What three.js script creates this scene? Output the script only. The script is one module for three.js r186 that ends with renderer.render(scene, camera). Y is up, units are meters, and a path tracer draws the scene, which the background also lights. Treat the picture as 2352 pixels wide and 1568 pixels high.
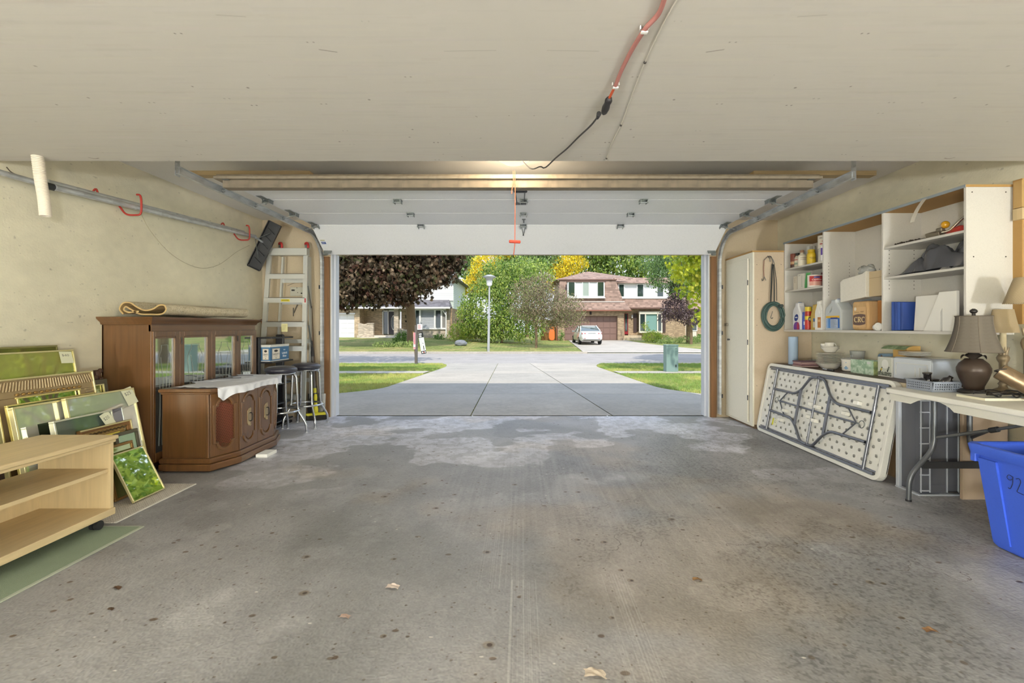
import * as THREE from 'three';
import { mergeGeometries, toCreasedNormals } from 'three/addons/utils/BufferGeometryUtils.js';
import { RoundedBoxGeometry } from 'three/addons/geometries/RoundedBoxGeometry.js';
import { RectAreaLightUniformsLib } from 'three/addons/lights/RectAreaLightUniformsLib.js';

// ---------------------------------------------------------------- camera, sky, sun, exposure
const scene = new THREE.Scene();
const camera = new THREE.PerspectiveCamera(71.95, 1.5, 0.05, 400);
camera.position.set(0, 1.183, 0);
camera.lookAt(0, 1.183, -10);
camera.setViewOffset(2352, 1568, -22, 34, 2352, 1568);   // shift lens: level camera, horizon a little above the middle

const renderer = new THREE.WebGLRenderer({ antialias: true });
renderer.toneMapping = THREE.LinearToneMapping;
renderer.toneMappingExposure = 1.0;
renderer.shadowMap.enabled = true;
RectAreaLightUniformsLib.init();

const SKY = 1.5, SUN = 3.9, FILL = 47, DOME = 2.4;
{ // pale summer sky, a little deeper towards the zenith
  const w = 64, h = 128, a = new Float32Array(w * h * 4);
  for (let y = 0; y < h; y++) {
    const e = Math.max(0, (y + 0.5) / h * 2 - 1), k = Math.pow(e, 0.6);
    const c = [0.92 + (0.62 - 0.92) * k, 0.96 + (0.80 - 0.96) * k, 1.04 + (1.16 - 1.04) * k];
    for (let x = 0; x < w; x++) { const o = (y * w + x) * 4; for (let i = 0; i < 3; i++) a[o + i] = c[i] * SKY; a[o + 3] = 1; }
  }
  const t = new THREE.DataTexture(a, w, h, THREE.RGBAFormat, THREE.FloatType);
  t.mapping = THREE.EquirectangularReflectionMapping; t.magFilter = THREE.LinearFilter; t.minFilter = THREE.LinearFilter; t.needsUpdate = true;
  scene.background = t;
}
const sun = new THREE.DirectionalLight(new THREE.Color(1, 0.93, 0.81), SUN);
sun.name = 'sun';
sun.position.set(2.6, 24.2, 18.7); sun.target.position.set(0, 0, 0);
sun.castShadow = true; sun.shadow.radius = 1.2; sun.shadow.mapSize.set(4096, 4096);
Object.assign(sun.shadow.camera, { left: -45, right: 45, top: 60, bottom: -60, near: 1, far: 160 });
scene.add(sun, sun.target);

// ---------------------------------------------------------------- helpers
const { PI, sin, cos, abs, min, max, sqrt, atan2, hypot, floor, round } = Math;
const V = (x, y, z) => new THREE.Vector3(x, y, z), C = (h) => new THREE.Color(h);
let seed = 7;
const rnd = () => { seed = (seed + 0x6d2b79f5) | 0; let t = Math.imul(seed ^ (seed >>> 15), 1 | seed); t = (t + Math.imul(t ^ (t >>> 7), 61 | t)) ^ t; return ((t ^ (t >>> 14)) >>> 0) / 4294967296; };
const rr = (a, b) => a + (b - a) * rnd();
const hash = (x, y) => { let h = (x * 374761393 + y * 668265263) | 0; h = Math.imul(h ^ (h >>> 13), 1274126177); return ((h ^ (h >>> 16)) >>> 0) / 4294967296; };
const vnoise = (x, y) => { const i = floor(x), j = floor(y), u = x - i, v = y - j, s = u * u * (3 - 2 * u), t = v * v * (3 - 2 * v); const a = hash(i, j), b = hash(i + 1, j), c = hash(i, j + 1), d = hash(i + 1, j + 1); return a + (b - a) * s + (c - a) * t + (a - b - c + d) * s * t; };
const fbm = (x, y, n = 4) => { let s = 0, a = 0.5, t = 0; for (let i = 0; i < n; i++) { s += a * vnoise(x, y); t += a; a *= 0.5; x = x * 2.03 + 17.1; y = y * 2.03 + 9.7; } return s / t; };
const sst = (a, b, x) => { const t = min(1, max(0, (x - a) / (b - a))); return t * t * (3 - 2 * t); };

// textures
function dataTex(w, h, f, rep = [1, 1], srgb = true, wrap = THREE.RepeatWrapping) {
  const a = new Uint8Array(w * h * 4);
  for (let y = 0; y < h; y++) for (let x = 0; x < w; x++) { const c = f(x / w, y / h, x, y), o = (y * w + x) * 4; a[o] = c[0]; a[o + 1] = c[1]; a[o + 2] = c[2]; a[o + 3] = 255; }
  const t = new THREE.DataTexture(a, w, h); t.magFilter = THREE.LinearFilter; t.minFilter = THREE.LinearMipmapLinearFilter; t.generateMipmaps = true;
  t.wrapS = t.wrapT = wrap; t.repeat.set(...rep); if (srgb) t.colorSpace = THREE.SRGBColorSpace; t.needsUpdate = true; return t;
}
function canvasTex(w, h, draw) {
  const c = document.createElement('canvas'); c.width = w; c.height = h; draw(c.getContext('2d'), w, h);
  const t = new THREE.CanvasTexture(c); t.colorSpace = THREE.SRGBColorSpace; return t;
}
const again = (t, x, y) => { const c = t.clone(); c.repeat.set(x, y); c.needsUpdate = true; return c; };
const g3 = (v) => [v, v, v];
const cl = (v) => max(0, min(255, v));
// tileable noise by blending
const tn = (u, v, f, n = 4) => { const k = (a, b) => fbm(a * f, b * f, n); const s = sst(0, 1, u), t = sst(0, 1, v); return (k(u, v) * (1 - s) + k(u - 1, v) * s) * (1 - t) + (k(u, v - 1) * (1 - s) + k(u - 1, v - 1) * s) * t; };

const T = {};
T.grain = dataTex(256, 256, (u, v) => g3(cl(128 + (tn(u, v, 40, 3) - 0.5) * 200)), [3, 3], false);
T.fine = dataTex(256, 256, (u, v) => g3(cl(255 - 34 * abs(tn(u, v, 60, 3) - 0.5))), [4, 4]);
T.wood = dataTex(256, 512, (u, v) => { const w = tn(u, v, 2, 3) * 3.2, s = abs(sin((u * 4 + w) * PI)), p = tn(u, v * 0.05, 46, 3), q = tn(u, v, 5, 3); const k = 0.84 + 0.07 * s + 0.2 * (p - 0.5) + 0.12 * (q - 0.5); return [cl(255 * k), cl(250 * k * 0.985), cl(242 * k * 0.96)]; }, [2.4, 0.8]);
T.ply = dataTex(256, 256, (u, v) => { const p = tn(u, v * 0.2, 26, 3), q = tn(u, v, 4, 2); const k = 0.92 + 0.09 * (p - 0.5) + 0.1 * (q - 0.5); return [cl(255 * k), cl(252 * k), cl(246 * k)]; }, [2, 1]);
T.brushed = dataTex(256, 256, (u, v) => g3(cl(225 + 60 * (tn(u * 0.1, v, 40, 2) - 0.5))), [3, 3]);
T.brick = dataTex(512, 512, (u, v, x, y) => { const row = floor(v * 32), uu = u * 10 + (row & 1) * 0.5, col = floor(uu) % 10, m = (v * 32 % 1) < 0.16 || (uu % 1) < 0.06; const k = 0.8 + 0.28 * hash(col, row) + 0.1 * (tn(u, v, 50, 2) - 0.5); return m ? [206, 199, 188] : [cl(232 * k), cl(220 * k), cl(205 * k)]; }, [0.46, 0.46]);
T.shingle = dataTex(512, 512, (u, v) => { const row = floor(v * 24), col = floor((u * 16 + hash(row, 3))), d = (v * 24 % 1) < 0.14; const k = (d ? 0.62 : 0.84) + 0.2 * (hash(col % 16, row) - 0.5) + 0.1 * (tn(u, v, 80, 2) - 0.5); return [cl(255 * k), cl(255 * k), cl(255 * k)]; }, [0.26, 0.26]);
T.siding = dataTex(16, 256, (u, v) => g3((v * 10 % 1) < 0.12 ? 196 : 252), [1, 0.6]);
T.concrete = dataTex(512, 512, (u, v) => { const a = tn(u, v, 6, 4), b = tn(u, v, 70, 2); const k = 0.9 + 0.16 * (a - 0.5) + 0.12 * (b - 0.5); return [cl(255 * k), cl(253 * k), cl(250 * k)]; }, [0.3, 0.3]);
T.grass = dataTex(512, 512, (u, v) => { const a = tn(u, v, 5, 4), b = tn(u, v, 90, 2), c = tn(u, v, 24, 2); const k = 0.82 + 0.5 * (b - 0.5) + 0.2 * (c - 0.5), y = sst(0.42, 0.68, a); return [cl((180 + 55 * y) * k), cl((198 + 26 * y) * k), cl((104 + 38 * y) * k)]; }, [0.22, 0.22]);

const mats = new Map();
function M(color, roughness = 0.6, metalness = 0, extra = {}) {
  const key = [color, roughness, metalness, ...Object.entries(extra).map(([k, v]) => k + (v?.uuid ?? v))].join();
  if (!mats.has(key)) { const m = new THREE.MeshPhysicalMaterial({ color, roughness, metalness, ...extra }); mats.set(key, m); }
  return mats.get(key);
}
const glow = (color, k) => new THREE.MeshStandardMaterial({ color: 0xffffff, emissive: color, emissiveIntensity: k, roughness: 0.4 });

// geometries (all in metres); at() moves and turns one
function at(g, x = 0, y = 0, z = 0, rx = 0, ry = 0, rz = 0, s = 1) { const m = new THREE.Matrix4().compose(V(x, y, z), new THREE.Quaternion().setFromEuler(new THREE.Euler(rx, ry, rz)), typeof s === 'number' ? V(s, s, s) : V(...s)); return g.applyMatrix4(m); }
const box = (w, h, d, x = 0, y = 0, z = 0, r = 0, rx = 0, ry = 0, rz = 0) => at(r ? new RoundedBoxGeometry(w, h, d, 2, min(r, w / 2.01, h / 2.01, d / 2.01)) : new THREE.BoxGeometry(w, h, d), x, y, z, rx, ry, rz);
const bx = (x0, x1, y0, y1, z0, z1, r = 0) => box(abs(x1 - x0), abs(y1 - y0), abs(z1 - z0), (x0 + x1) / 2, (y0 + y1) / 2, (z0 + z1) / 2, r);
const cyl = (rt, rb, h, x = 0, y = 0, z = 0, seg = 20, rx = 0, ry = 0, rz = 0) => at(new THREE.CylinderGeometry(rt, rb, h, seg), x, y, z, rx, ry, rz);
const ball = (r, x = 0, y = 0, z = 0, s = 1, seg = 14) => at(new THREE.SphereGeometry(r, seg, round(seg * 0.7)), x, y, z, 0, 0, 0, s);
const ring = (R, r, x, y, z, rx = PI / 2, ry = 0, rz = 0, seg = 28) => at(new THREE.TorusGeometry(R, r, 8, seg), x, y, z, rx, ry, rz);
const vec = (p) => (p.isVector3 ? p : V(...p));
function bar(p, q, r, seg = 10, r2 = r) { p = vec(p); q = vec(q); const d = q.clone().sub(p), g = new THREE.CylinderGeometry(r2, r, d.length(), seg); g.applyQuaternion(new THREE.Quaternion().setFromUnitVectors(V(0, 1, 0), d.normalize())); return g.translate((p.x + q.x) / 2, (p.y + q.y) / 2, (p.z + q.z) / 2); }
function beam(p, q, w, h, upv = V(0, 1, 0)) { p = vec(p); q = vec(q); const d = q.clone().sub(p), L = d.length(), Z = d.normalize(), X = upv.clone().cross(Z).normalize(), Y = Z.clone().cross(X); const g = new THREE.BoxGeometry(w, h, L); g.applyMatrix4(new THREE.Matrix4().makeBasis(X, Y, Z)); return g.translate((p.x + q.x) / 2, (p.y + q.y) / 2, (p.z + q.z) / 2); }
const tube = (pts, r, n = 0, seg = 8, closed = false, tension = 0.5) => new THREE.TubeGeometry(new THREE.CatmullRomCurve3(pts.map(vec), closed, 'catmullrom', tension), n || pts.length * 6, r, seg, closed);
function pipe(pts, r, bend = 0.04, seg = 10) { // straight runs with rounded bends
  const P = pts.map(vec), path = new THREE.CurvePath();
  let a = P[0];
  for (let i = 1; i < P.length; i++) {
    if (i === P.length - 1) { path.add(new THREE.LineCurve3(a, P[i])); break; }
    const d1 = P[i].clone().sub(P[i - 1]), d2 = P[i + 1].clone().sub(P[i]), k = min(bend, d1.length() * 0.45, d2.length() * 0.45);
    const s = P[i].clone().sub(d1.normalize().multiplyScalar(k)), e = P[i].clone().add(d2.normalize().multiplyScalar(k));
    path.add(new THREE.LineCurve3(a, s)); path.add(new THREE.QuadraticBezierCurve3(s, P[i], e)); a = e;
  }
  return new THREE.TubeGeometry(path, P.length * 8, r, seg, false);
}
const lathe = (pts, seg = 28, x = 0, y = 0, z = 0) => at(new THREE.LatheGeometry(pts.map((p) => new THREE.Vector2(p[0], p[1])), seg), x, y, z);
const shapeOf = (pts) => new THREE.Shape(pts.map((p) => new THREE.Vector2(p[0], p[1])));
const ext = (shape, depth, bevel = 0, holes = [], seg = 1) => { const s = Array.isArray(shape) ? shapeOf(shape) : shape; for (const h of holes) s.holes.push(Array.isArray(h) ? new THREE.Path(h.map((p) => new THREE.Vector2(p[0], p[1]))) : h); return new THREE.ExtrudeGeometry(s, { depth, bevelEnabled: bevel > 0, bevelThickness: bevel, bevelSize: bevel, bevelSegments: seg, curveSegments: 10 }); };
const rrect = (w, h, r, n = 5) => { const p = []; for (const [cx, cy, a0] of [[w / 2 - r, h / 2 - r, 0], [-w / 2 + r, h / 2 - r, PI / 2], [-w / 2 + r, -h / 2 + r, PI], [w / 2 - r, -h / 2 + r, 1.5 * PI]]) for (let i = 0; i <= n; i++) { const a = a0 + i / n * PI / 2; p.push([cx + r * cos(a), cy + r * sin(a)]); } return p; };
function surf(nu, nv, f) { // parametric sheet, f(u, v) -> [x, y, z]
  const p = [], uv = [], ix = [];
  for (let j = 0; j <= nv; j++) for (let i = 0; i <= nu; i++) { p.push(...f(i / nu, j / nv)); uv.push(i / nu, j / nv); }
  for (let j = 0; j < nv; j++) for (let i = 0; i < nu; i++) { const a = j * (nu + 1) + i, b = a + 1, c = a + nu + 1, d = c + 1; ix.push(a, b, d, a, d, c); }
  const g = new THREE.BufferGeometry(); g.setAttribute('position', new THREE.Float32BufferAttribute(p, 3)); g.setAttribute('uv', new THREE.Float32BufferAttribute(uv, 2)); g.setIndex(ix); g.computeVertexNormals(); return g;
}
function loft(sections, cap = true) { // rings of equal point count -> closed body
  const n = sections[0].length, p = sections.flat(2), ix = [];
  for (let k = 0; k < sections.length - 1; k++) for (let i = 0; i < n; i++) { const a = k * n + i, b = k * n + (i + 1) % n, c = a + n, d = b + n; ix.push(a, b, d, a, d, c); }
  if (cap) for (const [k, f] of [[0, 1], [sections.length - 1, 0]]) for (let i = 1; i < n - 1; i++) f ? ix.push(k * n, k * n + i + 1, k * n + i) : ix.push(k * n, k * n + i, k * n + i + 1);
  let g = new THREE.BufferGeometry(); g.setAttribute('position', new THREE.Float32BufferAttribute(p, 3)); g.setAttribute('uv', new THREE.Float32BufferAttribute(new Float32Array(p.length / 3 * 2), 2)); g.setIndex(ix); g.computeVertexNormals(); return toCreasedNormals(g, 0.7);
}
function boxUV(g, grain = 'y') {
  const p = g.attributes.position, n = p.count, uv = new Float32Array(n * 2), G = 'xyz'.indexOf(grain), a = V(), b = V(), c = V(), e = V(), f = V(), q = [a, b, c];
  for (let i = 0; i < n; i += 3) {
    for (let k = 0; k < 3; k++) q[k].fromBufferAttribute(p, i + k);
    e.copy(b).sub(a); f.copy(c).sub(a); e.cross(f);
    const m = [abs(e.x), abs(e.y), abs(e.z)], ax = m[0] >= m[1] && m[0] >= m[2] ? 0 : m[1] >= m[2] ? 1 : 2;
    let [s, t] = [0, 1, 2].filter((k) => k !== ax); if (s === G) [s, t] = [t, s]; else if (t !== G && s === 1) [s, t] = [t, s];
    for (let k = 0; k < 3; k++) { uv[(i + k) * 2] = q[k].getComponent(s); uv[(i + k) * 2 + 1] = q[k].getComponent(t); }
  }
  g.setAttribute('uv', new THREE.BufferAttribute(uv, 2)); return g;
}
const used = new Map();
function numbered(name) { const k = used.get(name) ?? 0; used.set(name, k + 1); return k ? name + '_' + String(k).padStart(3, '0') : name; }
const origin = new Map();   // things whose parts are given in world metres
function prep(geos) {
  const list = [].concat(geos).map((g) => { const o = g.index ? g.toNonIndexed() : g.clone(); for (const k of Object.keys(o.attributes)) if (!['position', 'normal', 'uv'].includes(k)) o.deleteAttribute(k); if (!o.attributes.normal) o.computeVertexNormals(); if (!o.attributes.uv) o.setAttribute('uv', new THREE.BufferAttribute(new Float32Array(o.attributes.position.count * 2), 2)); return o; });
  return list.length === 1 ? list[0] : mergeGeometries(list);
}
function part(name, geos, mat, parent, opt = {}) {
  const g = prep(geos);
  if (!opt.keep) boxUV(g, opt.grain);
  let r = parent; while (r && r.parent && r.parent !== scene) r = r.parent;
  const o = r && origin.get(r); if (o) g.translate(-o.x, -o.y, -o.z);
  const m = new THREE.Mesh(g, mat); m.castShadow = m.receiveShadow = true;
  m.name = parent ? name : numbered(name);
  if (opt.label) m.userData.label = opt.label;
  if (opt.kind) m.userData.kind = opt.kind;
  (parent || scene).add(m); return m;
}
// thing whose parts are written in world metres
function thing(name, label, category, pos = [0, 0, 0], group) { const o = new THREE.Group(); o.name = numbered(name); o.position.set(...pos); scene.add(o); o.userData = { label, category }; if (group) o.userData.group = group; origin.set(o, o.position.clone()); return o; }
// thing whose parts are written about its own base, turned by ry
function local(name, label, category, pos, ry = 0, group) { const o = thing(name, label, category, pos, group); origin.delete(o); o.rotation.y = ry; return o; }
function solo(name, label, category, geos, mat, group, opt = {}) { const m = part(name, geos, mat, null, opt); const b = new THREE.Box3().setFromBufferAttribute(m.geometry.attributes.position), p = V((b.min.x + b.max.x) / 2, b.min.y, (b.min.z + b.max.z) / 2); m.geometry.translate(-p.x, -p.y, -p.z); m.position.copy(p); m.userData = { label, category, ...(group ? { group } : {}), ...(opt.kind ? { kind: opt.kind } : {}) }; return m; }
function struct(name, geos, mat, opt = {}) { const m = part(name, geos, mat, null, opt); m.userData.kind = 'structure'; if (opt.label) m.userData.label = opt.label; return m; }
function structGroup(name, label) { const o = new THREE.Group(); o.name = numbered(name); o.userData = { kind: 'structure', label }; scene.add(o); return o; }
function clone(src, label, pos, ry) { const c = src.clone(); c.name = numbered(src.name.replace(/_\d{3}$/, '')); c.userData = { ...src.userData }; if (label) c.userData.label = label; c.position.set(...pos); if (ry !== undefined) c.rotation.y = ry; scene.add(c); return c; }
// flat printed label: a thin plate facing +z before the turn
const plate = (w, h, x, y, z, rx = 0, ry = 0, rz = 0) => at(new THREE.PlaneGeometry(w, h), x, y, z, rx, ry, rz);
const pm = (tex, r = 0.6, extra = {}) => M(0xffffff, r, 0, { map: tex, ...extra });
// ---------------------------------------------------------------- shell of the garage
const XL = -3.40, XR = 3.36, ZF = -6.17, ZB = 4.3, YC = 2.58, YS = 2.2325, ZS = -2.98;
const wallPaint = (() => dataTex(1024, 512, (u, v) => {
  const a = fbm(u * 9, v * 5, 4), b = fbm(u * 90 + 5, v * 60, 3), c = fbm(u * 3 + 40, v * 2, 3); let k = 0.93 + 0.1 * (a - 0.5) + 0.05 * (b - 0.5), s = sst(0.6, 0.85, fbm(u * 9 + 9, v * 6 + 3, 4)) * 0.04 + sst(0.87, 0.9, fbm(u * 190, v * 170, 2)) * 0.14;
  k -= s; return [cl(244 * k), cl((235 + 4 * c) * k), cl((208 + 6 * c) * k)];
}, [0.16, 0.34]))();
const mWall = M(0xffffff, 0.8, 0, { map: wallPaint, bumpMap: T.grain, bumpScale: 0.0012 });
const frontPaint = M(0xc4b499, 0.85, 0, { map: again(T.fine, 1.5, 1.5), bumpMap: T.grain, bumpScale: 0.001 });
{ // ceiling sheet with scuffs and nail marks
  const W = 2048, H = 1024, c = canvasTex(W, H, (g) => {
    g.fillStyle = '#c7c2b9'; g.fillRect(0, 0, W, H);
    for (let i = 0; i < 5200; i++) { g.fillStyle = `rgba(${rnd() < 0.5 ? '120,110,98' : '236,230,220'},${rr(0.01, 0.035)})`; const w = rr(10, 120); g.fillRect(rr(0, W), rr(0, H), w, rr(1, 7)); }
    for (let i = 0; i < 260; i++) { g.fillStyle = `rgba(60,50,42,${rr(0.15, 0.6)})`; const x = rr(0, W), y = rr(0, H), r = rr(0.6, 1.8); g.beginPath(); g.arc(x, y, r, 0, 7); g.fill(); if (rnd() < 0.4) { g.beginPath(); g.arc(x + 7, y, r, 0, 7); g.fill(); } }
    for (let i = 0; i < 46; i++) { g.strokeStyle = `rgba(70,60,52,${rr(0.12, 0.4)})`; g.lineWidth = rr(0.7, 1.8); const x = rr(0, W), y = rr(0, H); g.beginPath(); g.moveTo(x, y); g.lineTo(x + rr(-70, 70), y + rr(-9, 9)); g.stroke(); }
    for (let i = 0; i < 9; i++) { g.strokeStyle = 'rgba(80,68,56,.55)'; g.lineWidth = 2; const x = rr(0, W), y = rr(0, H); g.beginPath(); g.moveTo(x, y); g.quadraticCurveTo(x + rr(5, 20), y + rr(-14, 2), x + rr(16, 34), y + rr(-6, 8)); g.stroke(); }
  });
  c.wrapS = c.wrapT = THREE.MirroredRepeatWrapping; c.repeat.set(0.148, 0.29); T.ceil = c;
}
const mCeil = M(0xffffff, 0.85, 0, { map: T.ceil, bumpMap: again(T.grain, 0.6, 1.4), bumpScale: 0.0007 });
const mCeil2 = M(0xe9e6e0, 0.85, 0, { map: T.fine });
struct('wall_left', bx(XL - 0.15, XL, 0, 2.7, ZF - 0.15, ZB + 0.15), mWall, { grain: 'y' });
struct('wall_right', bx(XR, XR + 0.15, 0, 2.7, ZF - 0.15, ZB + 0.15), mWall, { grain: 'y' });
struct('wall_back', bx(XL, XR, 0, 2.7, ZB, ZB + 0.15), mWall);
const OL = -2.505, OR = 2.465, OT = 2.14;
struct('wall_front', [bx(XL, OL, 0, 2.7, ZF - 0.15, ZF), bx(OR, XR, 0, 2.7, ZF - 0.15, ZF), bx(OL, OR, OT, 2.7, ZF - 0.15, ZF)], frontPaint);
struct('ceiling', bx(XL, XR, YC, YC + 0.12, ZF, ZS), mCeil2);
{ const g = structGroup('ceiling', 'lowered painted ceiling over the near half of the garage');
  part('ceiling_panel', bx(XL, XR, YS, 2.7, -2.384, ZB), mCeil, g, { grain: 'z' });
  part('beam_casing', bx(XL, XR, YS, 2.7, ZS, -2.385), mCeil, g, { grain: 'z' }); }
// concrete slab with stains, daylight painted in towards the door, salt bloom, pits and cracks
{
  const W = 2048, H = 1536, X0 = -3.4, Z0 = -6.23, SX = 6.76, SZ = 4.95, a = new Uint8Array(W * H * 4), bmp = new Uint8Array(W * H * 4);
  for (let j = 0; j < H; j++) for (let i = 0; i < W; i++) {
    const x = X0 + SX * i / W, z = Z0 + SZ * j / H;     // row 0 = far edge
    const n1 = fbm(x * 1.1 + 3, z * 1.1, 4), n2 = fbm(x * 5 + 7, z * 4, 4), n3 = fbm(x * 60, z * 60, 2), n4 = vnoise(x * 150, z * 150);
    const streak = fbm(x * 70, z * 1.5 + 4, 2), sm = sst(0.35, 0.6, fbm(x * 0.9 + 11, z * 0.6 + 5, 2));
    let k = 0.585 + 0.13 * (n1 - 0.5) + 0.1 * (n2 - 0.5) + 0.055 * (n3 - 0.5) + 0.05 * (n4 - 0.5) + 0.075 * (streak - 0.5) * sm;
    const thr = 0.09 * sst(-3.9, -5.6, z), bloomDaylight = sst(0.52 - thr, 0.57 - thr, fbm(x * 1.5 + 21, z * 1.9 + 31, 5)) * sst(-2.7, -4.7, z + 1.2 * (fbm(x * 2, z * 2, 3) - 0.5)) * (0.55 + 0.45 * sst(0.35, 0.6, fbm(x * 18, z * 18, 3)));
    const bloomDaylight2 = sst(0.60, 0.67, fbm(x * 2.2 + 61, z * 2.4 + 11, 5)) * 0.6;
    k += 0.2 * bloomDaylight + 0.08 * bloomDaylight2 + 0.09 * sst(0.3, 0.7, fbm(x * 0.7 + 5, z * 0.9 + 2, 3)) * sst(-3.2, -5.2, z);  // salt bloom, plus door daylight painted as lightening towards the far edge
    const worn = sst(0.53, 0.62, fbm(x * 1.4 + 90, z * 1.6 + 70, 5)) * sst(-0.4, 0.7, x + 0.6 * (n1 - 0.5));
    k -= worn * (0.025 + 0.1 * sst(0.5, 0.75, fbm(x * 75, z * 75, 2)));
    const rust = sst(0.52, 0.72, fbm(x * 1.1 + 140, z * 1.3 + 33, 4));
    const dark = sst(0.55, 0.75, fbm(x * 1.3 + 200, z * 1.0 + 80, 4)); k -= 0.055 * dark;
    let r = k, g = k * 0.998, b = k * 1.005; r += 0.02 * rust; b -= 0.04 * rust; g -= 0.006 * rust; b += 0.02 * bloomDaylight;
    const o = (j * W + i) * 4; a[o] = cl(r * 255); a[o + 1] = cl(g * 255); a[o + 2] = cl(b * 255); a[o + 3] = 255;
    const h = cl(150 + 60 * (n3 - 0.5) + 70 * (n4 - 0.5) - 70 * worn * n3 + 40 * (streak - 0.5) * sm); bmp[o] = bmp[o + 1] = bmp[o + 2] = h; bmp[o + 3] = 255;
  }
  const dot = (x, z, rx, rz, c, al) => { const ci = (x - X0) / SX * W, cj = (z - Z0) / SZ * H, pi = rx / SX * W, pj = rz / SZ * H; for (let j = floor(cj - pj - 1); j <= cj + pj + 1; j++) for (let i = floor(ci - pi - 1); i <= ci + pi + 1; i++) { if (i < 0 || j < 0 || i >= W || j >= H) continue; const d = ((i - ci) / pi) ** 2 + ((j - cj) / pj) ** 2; if (d > 1.2) continue; const t = al * (1 - sst(0.5, 1.2, d)), o = (j * W + i) * 4; for (let q = 0; q < 3; q++) a[o + q] = a[o + q] * (1 - t) + c[q] * t; bmp[o] = bmp[o + 1] = bmp[o + 2] = bmp[o] * (1 - t * 0.5); } };
  for (let i = 0; i < 5200; i++) { const x = rr(-3.2, 3.2), z = rr(-6.1, -1.3), s = rr(0.002, 0.006); dot(x, z, s, s, [86, 74, 62], rr(0.25, 0.8)); }
  for (let i = 0; i < 260; i++) { const x = rr(-2.4, 2.6), z = rr(-5.8, -1.35), s = rr(0.005, 0.012); dot(x, z, s * rr(0.8, 1.6), s, [74, 56, 40], rr(0.5, 0.85)); }
  for (let i = 0; i < 34; i++) { const x = rr(-1.2, 2.4), z = rr(-4.4, -1.35), s = rr(0.012, 0.026); dot(x, z, s, s * 0.9, [96, 78, 54], rr(0.3, 0.55)); dot(x + 0.004, z, s * 0.45, s * 0.45, [52, 40, 30], 0.8); }
  for (let i = 0; i < 120; i++) { const x = rr(-3, 3), z = rr(-6, -1.4), s = rr(0.002, 0.005); dot(x, z, s * 2, s, [226, 222, 214], 0.8); }
  for (let c = 0; c < 13; c++) { let x = rr(0.3, 3.1), z = rr(-4.4, -1.5), an = rr(-2.2, 0.4); for (let s = 0; s < rr(120, 330); s++) { an += rr(-0.5, 0.5); x += cos(an) * 0.0045; z += sin(an) * 0.0045; dot(x, z, 0.0022, 0.0022, [70, 62, 56], 0.75); } }
  for (const [x, z, w] of [[-0.1, -2.9, 0.45], [0.42, -2.25, 0.3], [0.0, -2.2, 0.26]]) for (let i = 0; i < 26; i++) { const xx = x + rr(-w, w) * 0.25; for (let s = 0; s < 130; s++) dot(xx, z + s * 0.006, 0.0016, 0.004, [206, 204, 202], 0.16); }
  const mk = (d, srgb) => { const t = new THREE.DataTexture(d, W, H); t.magFilter = THREE.LinearFilter; t.wrapS = t.wrapT = THREE.MirroredRepeatWrapping; if (srgb) t.colorSpace = THREE.SRGBColorSpace; t.needsUpdate = true; return t; };
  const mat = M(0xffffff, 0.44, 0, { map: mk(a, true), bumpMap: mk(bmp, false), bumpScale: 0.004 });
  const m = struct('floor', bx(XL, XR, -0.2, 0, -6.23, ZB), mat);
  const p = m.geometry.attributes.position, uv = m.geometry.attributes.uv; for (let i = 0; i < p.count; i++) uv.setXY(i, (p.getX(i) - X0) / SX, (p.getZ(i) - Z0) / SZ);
}
// jambs, stops and casing of the opening
const mFir = M(0x8f6a45, 0.7, 0, { map: again(T.wood, 5, 0.7) }), mTrim = M(0xcfd3da, 0.5), mPine = M(0xd2bb92, 0.75, 0, { map: again(T.ply, 5, 0.7) });
struct('trim_1', bx(-2.585, -2.512, 0, 2.10, ZF, ZF + 0.035, 0.003), mFir);
struct('trim_2', bx(2.472, 2.545, 0, 2.10, ZF, ZF + 0.035, 0.003), mFir);
struct('trim_3', [bx(OL, OL + 0.02, 0, OT, ZF - 0.15, ZF), bx(OL + 0.02, OL + 0.045, 0, OT, ZF - 0.17, ZF - 0.06)], mTrim);
struct('trim_4', [bx(OR - 0.02, OR, 0, OT, ZF - 0.15, ZF), bx(OR - 0.045, OR - 0.02, 0, OT, ZF - 0.17, ZF - 0.06)], mTrim);
struct('trim_5', bx(-2.99, -1.9, YC - 0.04, YC, -4.30, -4.21, 0.003), mPine, { grain: 'x' });
struct('trim_6', bx(2.08, 3.18, YC - 0.04, YC, -4.30, -4.21, 0.003), mPine, { grain: 'x' });
// the storey above and the eaves, which shade the drive
struct('wall_upper', [bx(-11, 3.62, 2.72, 5.25, -6.34, 6.5), bx(-11, XL - 0.16, 0, 2.72, -6.34, -6.0)], M(0xb98f74, 0.85, 0, { map: T.brick }));
struct('roof', [bx(-11.4, 3.78, 5.25, 5.36, -6.78, 6.9), ext([[-11.4, 0], [3.78, 0], [3.4, 0.1], [-11, 0.1]], 13, 0).translate(0, 5.36, -6.2)], M(0x6f665f, 0.9));

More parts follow.
